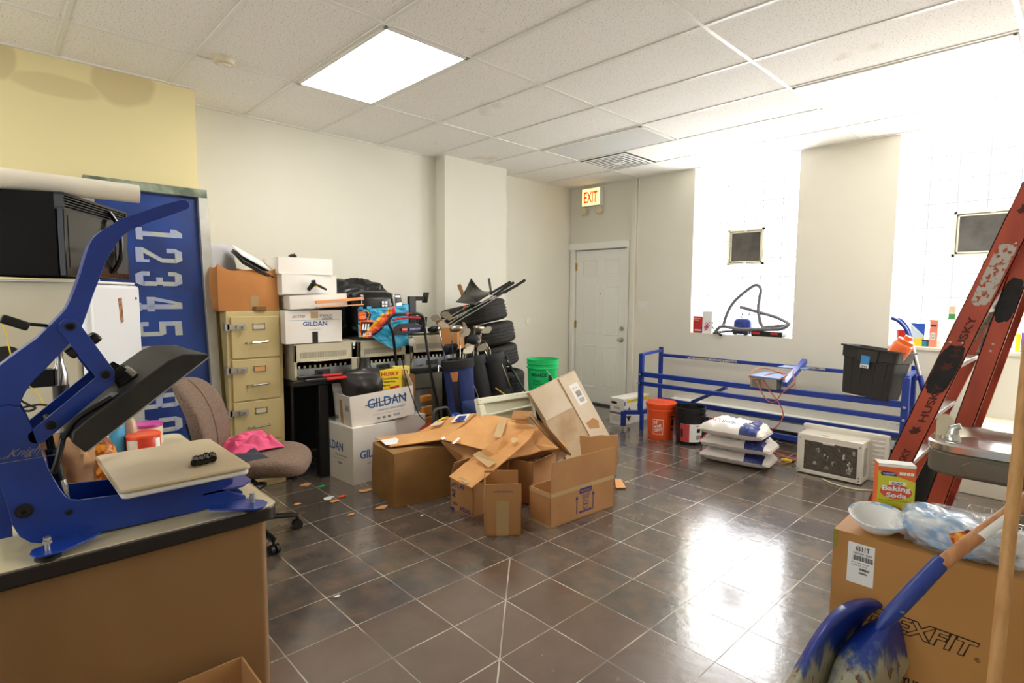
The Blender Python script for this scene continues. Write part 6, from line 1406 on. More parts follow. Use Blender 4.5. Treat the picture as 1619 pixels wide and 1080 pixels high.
tmx=Mx.Translation((-1.222,5.17,.66))@Euler((R(-4),R(5),R(-8))).to_matrix().to_4x4()@Mx.Diagonal((.92,.9,1,1))
tb.xf(tmx).build('tub','tote_black',t,smooth=40)
rbm=MB()
for x in (-.13,-.05,.06,.15): rbm.beam((x*.9,-.152,.02),(x,-.192,.30),.012,.006,up=(0,1,0))
rbm.ob((0,-.205,.335),(.16,.02,.09)); rbm.xf(tmx).build('moulded_ribs','tote_black',t)
L=MB(); L.quad((-.045,-.1975,.235),(1,0,0),(0,-.13,1),.07,.10,0,off=.012); L.quad((-.045,-.1985,.235),(1,0,0),(0,-.13,1),.07,.03,2,off=.013); L.quad((-.045,-.1985,.262),(1,0,0),(0,-.13,1),.07,.014,1,off=.0131); L.quad((-.03,-.1985,.315),(1,0,0),(0,-.13,1),.04,.014,3,off=.0132)
for k in range(6): L.quad((-.035+k*.008,-.1985,.238),(1,0,0),(0,-.13,1),.004,.018,4,off=.0145)
L.xf(tmx).build('label',[mat('label_sky',(60,150,220),.5),'yellow_ink','paper_white','ink_red','ink_black'],t,smooth=0)
t=thing('orange_jug','orange plastic jug leaning out of the right side of the black tote','jug',(-1.05,5.15,1.0))
c=aty(1424,551,5.12); d=aty(1427,538,5.12); mx=Mx.Rotation(R(-15),3,'X')@Mx.Rotation(R(-38),3,'Y')@Mx.Identity(3)
mx=Mx.Rotation(R(28),3,'Y')
MB().lathe([(.065,-.12),(.07,-.11),(.07,.03),(.062,.045),(.055,.05)],c,28,mx=mx).build('body',mat('jug_orange',(246,112,44),.35,trans=.1),t)
MB().lathe([(.060,.045),(.060,.075),(.04,.08),(.028,.082),(.028,.11),(0,.112)],c,28,mx=mx).build('cap','jug_orange',t)
# curved blue handles of the long tool behind the rack
t=thing('long_handled_tool','long pole with twin curved blue handles standing behind the black tote','long handled tool',(-.9,5.35,0))
for k,(du,dy) in enumerate(((0,0),(10,.12))):
    P=[aty(u+du*(1-i/4),v+(1 if k else 0),5.35+dy) for i,(u,v) in enumerate(((1409,503),(1419,507),(1430,518),(1437,532),(1441,545)))]
    MB().tube(spline(P,6),[.014]*25,10).build('curved_grip','rack_blue',t)
MB().tube([aty(1440,541,5.38),aty(1455,597,5.38)],.016,12).build('shaft','chrome',t)
MB().tube([aty(1454,594,5.38),aty(1466,640,5.36),aty(1480,690,5.34)],[.021,.02,.018],12).build('lower_sleeve','rack_blue',t)
# ================= orange and black buckets, pool box, salt bags =================
def od(t,r,h):
    wrapdeco(t,r,h,-92,-48,.05,.21,'paper_white','logo_border'); wrapdeco(t,r,h,-90.5,-49.5,.055,.205,'orange_plastic','logo_panel',.0022)
    b=MB()
    for k,(s,a0,a1) in enumerate((('THE',-88,-72),('HOME',-86,-56),('DEPOT',-84,-51))): wraptext(b,s,a0,a1,.150-k*.038,.182-k*.038,r,h,off=.0035,bold=.03,slope=.022)
    b.build('logo_lettering','paper_white',t,smooth=0)
    wrapdeco(t,r,h,-16,10,.225,.245,'ink_black','warning_mark'); wrapdeco(t,r,h,-12,8,.14,.21,'ink_black','warning_picture'); wrapdeco(t,r,h,-12,6,.09,.12,'ink_black','warning_mark')
p=atz(1044,686,0); p=V((-3.09,5.00,0))
bucket('orange bucket with lid and white THE HOME DEPOT logo before the rack',atd(1045,672,5.72)*1.0 if 0 else (-3.07,4.97,0),'orange_plastic',lid='orange_plastic',rz=0,deco=od)
def kd(t,r,h):
    wrapdeco(t,r,h,-100,-5,.035,.215,'paper_white','label'); wrapdeco(t,r,h,-100,-62,.036,.214,mat('label_red',(196,70,70),.5),'red_stripe',.0022); wrapdeco(t,r,h,-14,-3,.036,.10,'label_red','red_stripe',.0022)
    wrapdeco(t,r,h,-34,-14,.19,.20,'label_red','print_line',.0022); wrapdeco(t,r,h,-32,-16,.13,.17,'ink_black','warning_picture',.0022)
    wrapdeco(t,r,h,-33,-15,.06,.105,'ink_grey','fine_print',.0022); wrapdeco(t,r,h,-98,-88,.08,.16,'ink_black','vertical_print',.0025)
bucket('open black bucket with a red and white label beside the orange bucket',(-2.745,4.985,0),'black_plastic',deco=kd,rz=0)
def pool(b):
    x0=-.095;y0=-.26
    b.quad((x0,y0,.12),(1,0,0),(0,0,1),.19,.022,3); b.text('POOL',(x0+.06,y0,.175),(1,0,0),(0,0,1),.08,.03,2,bold=.02); b.text('POOL ESSENTIALS',(x0+.01,y0,.125),(1,0,0),(0,0,1),.16,.012,4,off=.002); b.add([(x0+.055+.045*math.cos(a),y0-.001,.247+.016*math.sin(a)) for a in [2*PI*k/16 for k in range(16)]],[tuple(range(16))],5)
    b.add([(x0+.10+.02*math.cos(a),y0-.001,.213+.012*math.sin(a)) for a in [PI*k/10 for k in range(11)]],[tuple(range(11))],4)
    for k in range(6): b.quad((x0+.02,y0,.095-k*.012),(1,0,0),(0,0,1),.13-.015*(k%3),.003,6)
    x=.095
    b.quad((x,-.2,.245),(0,1,0),(0,0,1),.46,.035,4); b.text('CHLORINATING LIQUID',(x,-.12,.252),(0,1,0),(0,0,1),.3,.02,2,off=.002)
    b.text('POOL',(x,.0,.17),(0,1,0),(0,0,1),.1,.04,2,bold=.02); b.add([(x+.001,-.21,.12),(x+.001,-.11,.14),(x+.001,-.155,.20)],[(0,1,2)],5); b.add([(x+.001,-.21,.10),(x+.001,-.155,.03),(x+.001,-.11,.09)],[(0,1,2)],5); b.quad((x,-.25,.22),(0,1,0),(0,0,1),.02,.05,2)
    for k in range(5): b.quad((x,-.24+.5*k/6,.3),(0,1,0),(0,0,1),.001,.001,2)
carton('white and navy pool chemical carton with yellow stripes, by the door end of the rack',.19,.52,.30,(-3.725,5.35,0),0,'card_white',closed=True,name='chemical_carton',deco=pool,mats=['ink_navy','ink_navy','yellow_ink','ink_black','ink_grey'])
mat('salt_white',(236,230,222),.4,bump=.5,bs=10); 
def saltbag(label,u0,v0,u1,v1,z,seed,nd=1):
    a,b=atz(u0,v0,z),atz(u1,v1,z); d=(b-a); L=d.length; d.normalize(); n=V((-d.y,d.x,0)); c=(a+b)/2+n*.17
    t=thing('salt_bag',label,'bag',c,group='salt bags stacked before the rack')
    mx=Mx((d,n,V((0,0,1)))).transposed()
    def fn(i,j,S=1.0):
        x=(i-.5); y=(j-.5); e=max(0,1-abs(2*x)**4)*max(0,1-abs(2*y)**5); k=noise.fractal(V((x*6+seed,y*6,seed)),.8,2,4)
        return x,y,e,k
    def top(i,j):
        x,y,e,k=fn(i,j); w=1-.22*abs(2*x)**4; return c+mx@V((x*L,y*.36*w+.015*k,.070*e**.55*(1+.40*k)-.02*abs(2*x)**6))
    def bot(i,j):
        x,y,e,k=fn(i,j); w=1-.22*abs(2*x)**4; return c+mx@V((x*L,y*.36*w+.015*k,-.055*e**.5-.02*abs(2*x)**6*(e>0)))
    def mf(i,j):
        if .66<i<.90 and j<.34: return 1
        if .70<i<.86 and .4<j<.9: return 1
        if i<.07 and .1<j<.3: return 2
        return 0
    MB().surf(top,48,28,0,0,mf).surf(lambda i,j:bot(1-i,j),24,14).build('sack',['salt_white',mat('salt_navy',(34,46,110),.4,var=(60,80,160),vs=30,vc=(.55,.6)),mat('salt_red',(200,60,70),.4)],t,smooth=70)
    L_=MB(); q=lambda i,j:top(i,j); o=q(.40,.10)+V((0,0,.01))-n*.004; L_.text('ROCK SALT',o,d,V((0,0,1))*.9+n*.5,.13,.022,0,bold=.02,off=.014); o=q(.16,.16)+V((0,0,.01)); L_.text('SALT',o,d,V((0,0,1))*.8+n*.6,.11,.03,1,bold=.01,off=.012); L_.build('lettering',['ink_navy','salt_red'],t,smooth=0)
    return t
saltbag('white salt bag at the bottom of the stack of three beside the black bucket',1103,716,1215,737,.065,1.0)
saltbag('middle white salt bag of the stack of three',1103,696,1216,716,.20,5.0)
saltbag('top white salt bag of the stack of three',1101,676,1204,693,.335,9.0)
# ================= air conditioner =================
t=thing('window_air_conditioner','white window air conditioner with a dirty dark coil facing the room','air conditioner',(-1.4,4.95,0))
ax0,ax1=-1.645,-1.16; az=.335; ay=4.80
b=MB()
mat('ac_white',(232,228,216),.4,var=(220,214,198),vs=5)
b.box(ax0,ax1,ay+.008,ay+.33,.008,az); b.build('shell','ac_white',t,bevel=.006)
f=MB(); f.box(ax0,ax1,ay,ay+.01,.285,az-.002); f.box(ax0,ax1,ay,ay+.01,.01,.04); f.box(ax0,ax0+.055,ay,ay+.01,.04,.285); f.box(ax1-.035,ax1,ay,ay+.01,.04,.285); f.box((ax0+ax1)/2-.05,(ax0+ax1)/2+.04,ay-.003,ay+.01,.275,.292); f.build('front_frame','ac_white',t,bevel=.002)
mat('coil_dark',(136,126,112),.7,var=(112,102,90),vs=30); mat('coil_patch',(196,192,184),.7)
b=MB(); b.box(ax0+.055,ax1-.035,ay+.008,ay+.012,.04,.285)
for k in range(22): b.box(ax0+.055,ax1-.035,ay+.003,ay+.008,.043+k*.0112,.0475+k*.0112)
rn=random.Random(3)
for cxp,czp,rp,cnt in ((.10,.22,.008,5),(.165,.17,.017,14),(.22,.13,.012,6),(.34,.10,.022,14),(.33,.15,.01,5),(.30,.2,.012,4),(.08,.11,.008,4),(.17,.09,.008,4),(.36,.24,.01,4),(.26,.24,.006,3)):
    for _ in range(cnt):
        x=ax0+.06+cxp+rn.uniform(-1,1)*rp; z=czp+rn.uniform(-1.5,1.5)*rp; s=rn.uniform(.004,.012)
        b.prism([V((x+math.cos(a)*s*rn.uniform(.6,1.3),ay+.0028,z+math.sin(a)*s*rn.uniform(.6,1.6))) for a in [2*PI*k/6 for k in range(6)]],(0,.0008,0),1)
b.build('coil',['coil_dark','coil_patch'],t,smooth=0)
s=MB()
for k in range(17):
    for j in range(5): s.box(ax1-.0005,ax1+.001,ay+.05+j*.018,ay+.062+j*.018,.06+k*.0135,.066+k*.0135)
s.build('side_louvres','dark_grey',t,smooth=0)
x0_,x1_=ax0-.02,ax1+.12
MB().box(x0_,x1_,ay+.20,ay+.235,.0,.365).build('mounting_flange','ac_white',t,bevel=.006)
f=MB(); f.box(x0_-.005,x1_+.005,ay+.195,ay+.25,.355,.38); f.box(x1_-.012,x1_+.012,ay+.19,ay+.25,.0,.375); 
for k in range(9): f.box(x1_-.10+.0,x1_-.015,ay+.195,ay+.2,.03+k*.036,.045+k*.036)
f.build('accordion_edge','ac_white',t,bevel=.003)
for (x,z) in ((ax0+.02,.30),(ax1-.018,.30),(ax0+.02,.03),(ax1-.018,.03),(ax1-.018,.055)): MB().lathe([(.005,0),(.005,.002),(0,.002)],(x,ay,z),8,mx=Mx.Rotation(R(90),3,'X')).build('screw','dark_grey',t)
b=MB(); 
for k in range(4): b.quad((ax0+.02,ay,.10+k*.045),(0,0,1),(-1,0,0),.03,.012,0,off=.0015)
b.build('embossed_mark','ink_grey',t,smooth=0) if 0 else None
p=(ax0+.2,ay+.05,az); tag(MB().prism([V((p[0]+.03*math.cos(a)*(1+.3*math.sin(3*a)),p[1]+.02*math.sin(a),az+.0005)) for a in [2*PI*k/10 for k in range(10)]],(0,0,.0005)).build('rust_stain',mat('rust',(206,168,80),.7),t,smooth=0),None,None) if 0 else MB().prism([V((p[0]+.03*math.cos(a)*(1+.3*math.sin(3*a)),p[1]+.02*math.sin(a),az+.0005)) for a in [2*PI*k/10 for k in range(10)]],(0,0,.0005)).build('rust_stain',mat('rust',(206,168,80),.7),t,smooth=0)
# ================= step ladder =================
mat('ladder_orange',(196,84,52),.5,var=(168,66,40),vs=5,stretch=(1,1,.4)); mat('ladder_mark',(22,22,26),.7,var=(36,34,34),vs=20); mat('aluminium',(206,202,194),.35,.7,var=(180,176,168),vs=20)
t=thing('step_ladder','tall orange folded step ladder leaning right, in front of the second window','ladder',(-.6,3.0,0))
YN,YF=3.16,3.76
fa,fb=aty(1508,512,YN),aty(1400,735,YN)
def fx_(z,off=0): 
    a=aty(1385,765,YN); b=aty(1616,290,YN); s=(b.x-a.x)/(b.z-a.z); return a.x+s*(z-a.z)+off
def rx_(z,off=0):
    a=aty(1456,815,YN+.04); b=aty(1600,415,YN+.04); s=(b.x-a.x)/(b.z-a.z); return a.x+s*(z-a.z)+off
def rail(xf,y,ztop,w,fl,n,side):
    # channel section: web facing the side, flanges pointing inwards
    b=MB(); z0,z1=.02,ztop
    def seg(o0,o1,y0,y1): b.add([(xf(z)+o,yy,z) for z in (z0,z1) for (o,yy) in ((o0,y0),(o1,y0),(o1,y1),(o0,y1))],[(3,2,1,0),(4,5,6,7),(0,1,5,4),(1,2,6,5),(2,3,7,6),(3,0,4,7)])
    s=side
    seg(0,w,min(y,y+s*.004),max(y,y+s*.004)); seg(0,.004,min(y,y+s*fl),max(y,y+s*fl)); seg(w-.004,w,min(y,y+s*fl),max(y,y+s*fl))
    b.build(n,'ladder_orange',t,smooth=0)
    f=MB(); f.box(xf(0)-.006,xf(0)+w+.01,min(y-s*.004,y+s*fl),max(y-s*.004,y+s*fl),0,.07); f.build('foot','black_matte',t,bevel=.006)
FW=.100; RW=.072
rail(fx_,YN,2.36,FW,.03,'front_rail',1); rail(fx_,YF,2.36,FW,.03,'front_rail',-1)
rail(rx_,YN+.04,2.30,RW,.028,'rear_rail',1); rail(rx_,YF-.04,2.30,RW,.028,'rear_rail',-1)
SZ_=[aty(u,v,YN+.02).z for u,v in ((1436,733),(1478,652),(1514,571),(1558,480),(1600,394))]; dz_=(SZ_[4]-SZ_[0])/4
for k in range(-2,6):
    z=SZ_[0]+k*dz_
    if z<.15: continue
    x=fx_(z); MB().box(x+.006,x+.097,YN+.006,YF-.006,z-.004,z+.001).box(x+.006,x+.009,YN+.006,YF-.006,z-.028,z).box(x+.094,x+.097,YN+.006,YF-.006,z-.02,z).build('step','aluminium',t,bevel=.0015)
RZ_=[aty(1470,817,YN+.06).z,aty(1561,592,YN+.06).z]
for k in range(0,4):
    z=RZ_[0]+k*(RZ_[1]-RZ_[0])/1.0
    x=rx_(z); MB().box(x+.005,x+.03,YN+.05,YF-.05,z-.028,z).build('rear_brace','aluminium',t,bevel=.002)
xt=fx_(2.38); MB().box(xt-.03,xt+.17,YN-.02,YF+.02,2.35,2.42).build('top_cap','ladder_orange',t,bevel=.01)
mat('spreader_grey',(150,144,136),.5,.5,var=(96,90,84),vs=25)
for (a,b_) in ((aty(1528,552,YN+.45),aty(1596,452,YN+.12)),(aty(1548,560,YN+.10),aty(1586,470,YN+.42)),(aty(1585,540,YN+.5),aty(1605,470,YN+.5))):
    MB().beam(a,b_,.02,.022).build('spreader','spreader_grey',t,bevel=.002)
# lettering and wear on the near rail
def onr(s,w): # s along rail from z, w across
    return V((fx_(s)+w,YN,s))
up_=(onr(2,0)-onr(1,0)).normalized(); ac=V((1,0,0))
def hz(u,v): return aty(u,v,YN).z
for vt in (535,672,318,735):
    pass
mat('faded_print',(84,36,24),.7)
def word(zc,wlen=.20,hgt=.032):
    L=MB()
    L.text('HUSKY',onr(zc,.022+.052),up_,V((-1,0,0)),wlen,hgt,0,bold=.025,off=.0015)
    # husky-dog like mark kept as a plain arrow shape
    o=onr(zc-.055,.05); L.add([o+ac*x_+up_*y_+V((0,-.0015,0)) for x_,y_ in ((-.024,.004),(-.008,-.012),(.012,-.006),(.024,.012),(.012,.02),(.016,.034),(.0,.024),(-.016,.030),(-.012,.014))],[tuple(range(9))],0)
    L.build('rail_lettering','faded_print',t,smooth=0)
word(hz(1510,565)); word(hz(1452,668)+.005); word(hz(1400,742)+.0,.13); word(hz(1619,320)+.02)
b=MB()
def blotch(xf,y,z0,z1,w0,w1,m,seed,rag=.6,n=90):
    P=[]
    for k in range(n):
        a=2*PI*k/n; rr_=1+.025*math.sin(7*a+seed)+.02*math.sin(13*a+seed*2); cx_=math.copysign(abs(math.cos(a))**rag,math.cos(a)); sx_=math.copysign(abs(math.sin(a))**rag,math.sin(a))
        w=(w0+w1)/2+(w1-w0)/2*cx_*min(1,rr_); s=(z0+z1)/2+(z1-z0)/2*sx_*rr_; P.append(V((xf(s)+w,y-.0012,s)))
    b.add(P,[tuple(range(n))],m)
blotch(fx_,YN,hz(1452,620),hz(1495,545),.004,.094,0,1)
b.build('sprayed_black_patch','ladder_mark',t,smooth=0); b=MB()
blotch(rx_,YN+.04,aty(1590,510,YN+.04).z,aty(1605,440,YN+.04).z,.003,.068,0,2)
b.build('sprayed_black_patch','ladder_mark',t,smooth=0)
mat('peeled_label',(196,190,182),.7,var=(176,80,52),vs=45,vd=5,vc=(.52,.58))
b=MB(); blotch(fx_,YN,hz(1542,482),hz(1590,385),.020,.09,0,5,.3); b.build('peeled_label','peeled_label',t,smooth=0)
for (u,v) in ((1500,543),(1512,547)): pass
for z,w in ((hz(1500,541),.02),(hz(1500,541)+.0,.065)): MB().lathe([(.006,0),(.004,.003),(0,.003)],onr(z,w),10,mx=Mx.Rotation(R(90),3,'X')).build('rivet','zinc',t)
for u,v in ((1570,544),(1566,555)): p=aty(u,v,YN+.04); MB().lathe([(.006,0),(.004,.003),(0,.003)],p,10,mx=Mx.Rotation(R(90),3,'X')).build('rivet','zinc',t)
z=.30+2*.305
tag(MB().surf(lambda i,j:V((fx_(SZ_[1])+.025+.05*i,YN+.25+.12*j,SZ_[1]+.002+.04*abs(noise.fractal(V((i*3,j*3,2)),.8,2,3))+.012)),18,18,0,.003).build('blue_rag',mat('rag_blue',(130,160,190),.9),smooth=70),'crumpled pale blue rag lying on a step of the orange ladder','rag')
# black bin behind the ladder feet
p=atz(1478,765,0)
t=thing('black_bin','black bin on the floor behind the feet of the orange ladder','bin',(-.77,4.35,0)); MB().lathe([(.11,0),(.13,.40),(.14,.40),(.14,.42),(.12,.42),(.10,.01),(0,.01)],(-.77,4.62,0),28).build('tub','black_plastic',t); MB().lathe([(.142,.40),(.145,.43),(.1,.46),(0,.465)],(-.77,4.62,0),28).build('lid','black_plastic',t)
# ================= drinking fountain =================
t=thing('drinking_fountain','stainless steel drinking fountain with a grey vented body on the right wall','drinking fountain',(-.15,2.95,0))
zr=.90; fy0,fy1=2.62,3.08; fxl=-.425
mat('fount_grey',(112,110,98),.45,.3); mat('fount_body',(150,146,130),.5,.2)
def dshape(x0,x1,y0,y1,r,z): 
    out=[V((x1,y0,z)),V((x1,y1,z))]
    for k in range(9): a=R(90+90*k/8); out.append(V((x0+r+r*math.cos(a),y1-r+r*math.sin(a),z)))
    for k in range(9): a=R(180+90*k/8); out.append(V((x0+r+r*math.cos(a),y0+r+r*math.sin(a),z)))
    return out
b=MB(); x1=.149
rings=[(0,.0,zr-.03),(0,0,zr-.006),(.006,0,zr),(.03,0,zr),(.045,0,zr-.012),(.09,0,zr-.04),(.16,0,zr-.048)]
V_=[];F=[]
for ins,_,z in rings: V_+=dshape(fxl+ins,x1-ins*.4,fy0+ins,fy1-ins,.11-ins*.35,z)
n=20
for i in range(len(rings)-1):
    for k in range(n): F.append((i*n+k,i*n+(k+1)%n,(i+1)*n+(k+1)%n,(i+1)*n+k))
F.append(tuple((len(rings)-1)*n+k for k in range(n))); F.append(tuple(range(n-1,-1,-1)))
b.add(V_,F).build('basin',mat('stainless',(206,204,196),.22,.95),t,smooth=30)
MB().prism(dshape(fxl+.004,x1,fy0+.003,fy1-.003,.108,zr-.125),(0,0,.094)).build('apron','fount_grey',t,bevel=.01)
MB().prism([V((-.16,fy0+.02,zr-.125)),V((x1,fy0+.02,zr-.125)),V((x1,fy0+.02,.42)),V((-.08,fy0+.02,.42)),V((-.14,fy0+.02,zr-.24))],(0,.40,0)).build('body','fount_body',t,bevel=.008)
pb=MB().prism([V((fxl+.14,fy0,zr-.11)),V((x1-.16,fy0,zr-.115)),V((x1-.16,fy0,zr-.05)),V((fxl+.16,fy0,zr-.045)),V((fxl+.12,fy0,zr-.075))],(0,-.006,0)); pb.build('push_bar','fount_grey',t,bevel=.004)
s=MB()
for k in range(26): 
    s.box(-.075,x1,fy0+.014,fy0+.0205,zr-.135-k*.0125,zr-.130-k*.0125)
for k in range(7): s.box(-.075,x1,fy0-.0005,fy0+.004,zr-.115+k*.011,zr-.111+k*.011)
s.build('vent_louvres','ink_black',t,smooth=0)
p=aty(1502,668,fy0+.12)
MB().lathe([(.03,zr-.01),(.03,zr+.0),(.022,zr+.02)],(fxl+.075,fy0+.13,0),20).tube([(fxl+.075,fy0+.13,zr+.01),(fxl+.08,fy0+.13,zr+.045),(fxl+.10,fy0+.13,zr+.055)],[.022,.018,.012],14).build('bubbler','chrome',t)
MB().prism([V((fxl+.045+.03*math.cos(a),fy0+.16,zr+.055+.035*math.sin(a))) for a in [PI*k/14*1.0 for k in range(15)]]+[V((fxl+.015,fy0+.16,zr+.0)),V((fxl+.075,fy0+.16,zr+.0))],(0,.004,0)).build('bubbler_guard','beige_plastic',t)
d=MB()
for k in range(5): d.box(-.06+k*.014,-.052+k*.014,fy0+.2,fy0+.24,zr-.0475,zr-.0465)
d.build('drain_slots','ink_black',t,smooth=0)
t2=atz(1504,765,.0); 
tag(MB().tube([aty(1499,765,3.6),aty(1503,753,3.6),aty(1505,742,3.6)],[.010,.006,.0075],8,flat=.4).build('plastic_spoon','white_plastic'),'white plastic spoon standing behind the folded ladder','spoon') if 0 else None
# ================= big carton in the right foreground =================
BX0,BX1,BY0_,BY1_,BZ=-.544,.10,1.96,2.31,.70
def dex(b):
    w=(BX1-BX0)/2; y=-(BY1_-BY0_)/2; X=(1,0,0);Z=(0,0,1)
    # stretch of wall positions measured from the left front edge
    def at(u,v): p=aty(u,v,BY0_); return (p.x-(BX0+BX1)/2,p.z)
    x,z=at(1338,917); x2,z2=at(1384,867); b.quad((x,y,z),X,Z,x2-x,(z2-z),2,off=.001)
    b.text('6511T',(x+.022,y,z2-.024),X,Z,.04,.016,3,off=.002,bold=.02); b.text('MAROON . OSFM',(x+.016,y,z2-.036),X,Z,.052,.007,3,off=.002)
    for k in range(22): b.quad((x+.016+k*.0026,y,z2-.056),X,Z,.0016 if k%3 else .0008,.016,3,off=.002)
    b.text('STYLE  SIZE  COLOR',(x+.012,y,z2-.066),X,Z,.05,.004,3,off=.002); b.text('ORDER NO. 65110',(x+.012,y,z2-.074),X,Z,.045,.004,3,off=.002)
    for k in range(10): b.quad((x+.035+k*.003,y,z2-.087),X,Z,.0017,.008,3,off=.002); b.quad((x+.035+k*.0024,y,z2-.098),X,Z,.0014,.006,3,off=.002)
    x,z=at(1424,996); x2,z2=at(1524,990)
    b.text('FLEXFIT',(x-.098,y,z-.010),X,Z,.272,.056,3,off=.001,bold=.055,slant=.06); b.text('FLEXFIT',(x-.095,y,z-.0065),X,Z,.266,.049,0,off=.0018,bold=.012,slant=.06); b.text('®',(x+.18,y,z-.012),X,Z,.013,.014,3,off=.001)
    x,z=at(1424,1078); b.text('YUPOONG',(x,y,z+.0),X,Z,.13,.022,3,off=.001,bold=.03); b.text('MADE IN VIETNAM',(x,y,z-.018),X,Z,.08,.008,3,off=.001)
    b.quad((-w,y,BZ-.06),X,Z,.014,.06,4,off=.001); b.quad((w-.12,y,BZ-.09),X,Z,.035,.06,4,off=.001)
    b.quad((-w,-.025,BZ),X,(0,1,0),.64,.05,5,off=.001)
t=carton('large brown FLEXFIT cap carton in the right foreground carrying the baking soda',BX1-BX0,BY1_-BY0_,BZ,((BX0+BX1)/2,(BY0_+BY1_)/2,0),0,mat('card_flex',(190,138,74),.65,var=(178,126,66),vs=2,bump=.03,bs=10),closed=True,name='shipping_carton',deco=dex,mats=['paper_white','ink_black',mat('yellow_tape',(150,136,40),.3),'tape_clear'])
# baking soda
p0,p1=atz(1384,822,BZ),atz(1443,829,BZ); zt=aty(1387,732,p0.y).z; d=(p1-p0); W=d.length; d.normalize(); n=V((d.y,-d.x,0)); Hh=(zt-BZ)
t=thing('baking_soda_box','yellow and orange baking soda box standing on the large foreground carton','box',(p0+p1)/2)
b=MB(); dp=.05; b.prism([p0,p1,p1-n*dp,p0-n*dp],(0,0,Hh))
Z=V((0,0,1)); o=p0+V((0,0,.001)); q=lambda a,c: p0+d*(W*a)+Z*(Hh*c)+n*.0012
b.add([q(0,.13),q(.45,.14),q(.7,.13),q(1,.17),q(1,.72),q(.5,.80),q(0,.88)],[tuple(range(7))],1)
b.add([q(0,.955),q(1,.955),q(1,1),q(0,1)],[(0,1,2,3)],2); b.prism([p0+Z*(Hh+.0002),p1+Z*(Hh+.0002),p1-n*dp+Z*(Hh+.0002),p0-n*dp+Z*(Hh+.0002)],(0,0,.0008),2)
b.add([q(.05,.84),q(.1,.80),q(.5,.80),q(.54,.74)  if 0 else q(.5,.79),q(.47,.86),q(.12,.88)],[tuple(range(6))],3)
b.text('CHESTNUT',p0+d*W*.12+Z*Hh*.825,d,Z,W*.34,Hh*.025,2,off=.0025,bold=.02); b.text('HILL',p0+d*W*.2+Z*Hh*.79,d,Z,W*.15,Hh*.018,2,off=.0025)
for k in range(4): b.quad(p0+d*W*(.56+.1*k)+Z*Hh*.83,d,Z,W*.085,Hh*.05,4,off=.002)
b.quad(p0+d*W*.30+Z*Hh*.645,d,Z,W*.46,Hh*.065,2,off=.002); b.text('PURE',p0+d*W*.38+Z*Hh*.658,d,Z,W*.28,Hh*.04,3,off=.003,bold=.02)
b.add([p0+d*W*(.5+.43*math.cos(a))+Z*Hh*(.53+.125*math.sin(a))+n*.002 for a in [2*PI*k/24 for k in range(24)]],[tuple(range(24))],5)
b.text('Baking',p0+d*W*.12+Z*Hh*.52,d,Z,W*.76,Hh*.115,2,off=.003,bold=.03); b.text('Soda',p0+d*W*.24+Z*Hh*.43,d,Z,W*.54,Hh*.085,2,off=.003,bold=.03)
b.text('BAKE | CLEAN | DEODORIZE',p0+d*W*.06+Z*Hh*.36,d,Z,W*.86,Hh*.022,6,off=.002)
for cx_,cz,r in ((.42,.22,.13),(.62,.2,.12)): b.add([p0+d*W*(cx_+r*1.4*math.cos(a))+Z*Hh*(cz+r*.5*math.sin(a))+n*(.002+cx_*.001) for a in [2*PI*k/18 for k in range(18)]],[tuple(range(18))],7)
for k in range(12):
    rn=random.Random(k+5); b.quad(p0+d*W*(.3+.4*rn.random())+Z*Hh*(.17+.08*rn.random()),d,Z,.004,.003,6,off=.004)
b.add([p0+d*W*(.82+.1*math.cos(a))+Z*Hh*(.07+.045*math.sin(a))+n*.002 for a in [2*PI*k/18 for k in range(18)]],[tuple(range(18))],5)
b.build('carton',[mat('soda_orange',(238,110,48),.45),mat('soda_yellow',(216,212,54),.45),'paper_white','ink_navy','paper_white',mat('soda_red',(226,90,60),.45),'ink_black',mat('cookie',(196,140,80),.5)],t,smooth=0)
# paper bowl
p=atz(1386,838,BZ); t=thing('paper_bowl','white paper bowl with blue rim pattern at the corner of the foreground carton','bowl',(p.x,p.y,BZ))
mat('bowl_rim',(140,190,230),.5,var=(236,238,238),vs=40,vc=(.45,.55))
tz=Mx.Rotation(R(10),3,'X')@Mx.Rotation(R(4),3,'Y')
MB().lathe([(.040,.001),(.046,.003),(.068,.026),(.074,.048),(.072,.048),(.064,.026),(.042,.007),(0,.006)],(p.x,p.y,BZ+.004),40,mx=tz).build('bowl','paper_white',t)
MB().lathe([(.072,.047),(.074,.049),(.084,.052),(.085,.051),(.084,.049),(.074,.046)],(p.x,p.y,BZ+.004),40,mx=tz,close=True).build('rim','bowl_rim',t)
# bag of plates
t=thing('plate_pack','clear bag of blue patterned paper plates lying on the foreground carton','plate pack',atz(1495,850,BZ))
p=atz(1492,868,BZ); mat('plates_blue',(120,176,226),.35,var=(226,236,244),vs=26,vd=5,coat=.7,bump=.5,bs=16,vc=(.42,.6))
MB().blob((p.x,p.y+.03,BZ+.052),(.118,.10,.05),.18,2.2,4,44,sq=.8,flatz=-.048,mx=Mx.Rotation(R(10),3,'Y')).build('plates','plates_blue',t,smooth=70)
mat('clear_film',(240,244,250),.12,alpha=.22,bump=.8,bs=18)
MB().blob((p.x+.02,p.y+.03,BZ+.056),(.145,.115,.054),.22,3,9,44,sq=.7,flatz=-.052).build('clear_wrap','clear_film',t,smooth=70)
q0=atz(1517,868,BZ+.08)
t=thing('snack_wrapper','orange and yellow snack wrapper on the clear plate bag','wrapper',q0)
def wr(i,j):
    P=[aty(1500,843,1.90),aty(1532,837,1.91),aty(1542,857,1.89),aty(1513,874,1.89)]
    p=(P[0]*(1-i)+P[1]*i)*(1-j)+(P[3]*(1-i)+P[2]*i)*j; return p+V((0,-.008*math.sin(PI*i)-.004*noise.noise(V((i*5,j*5,0))),0))
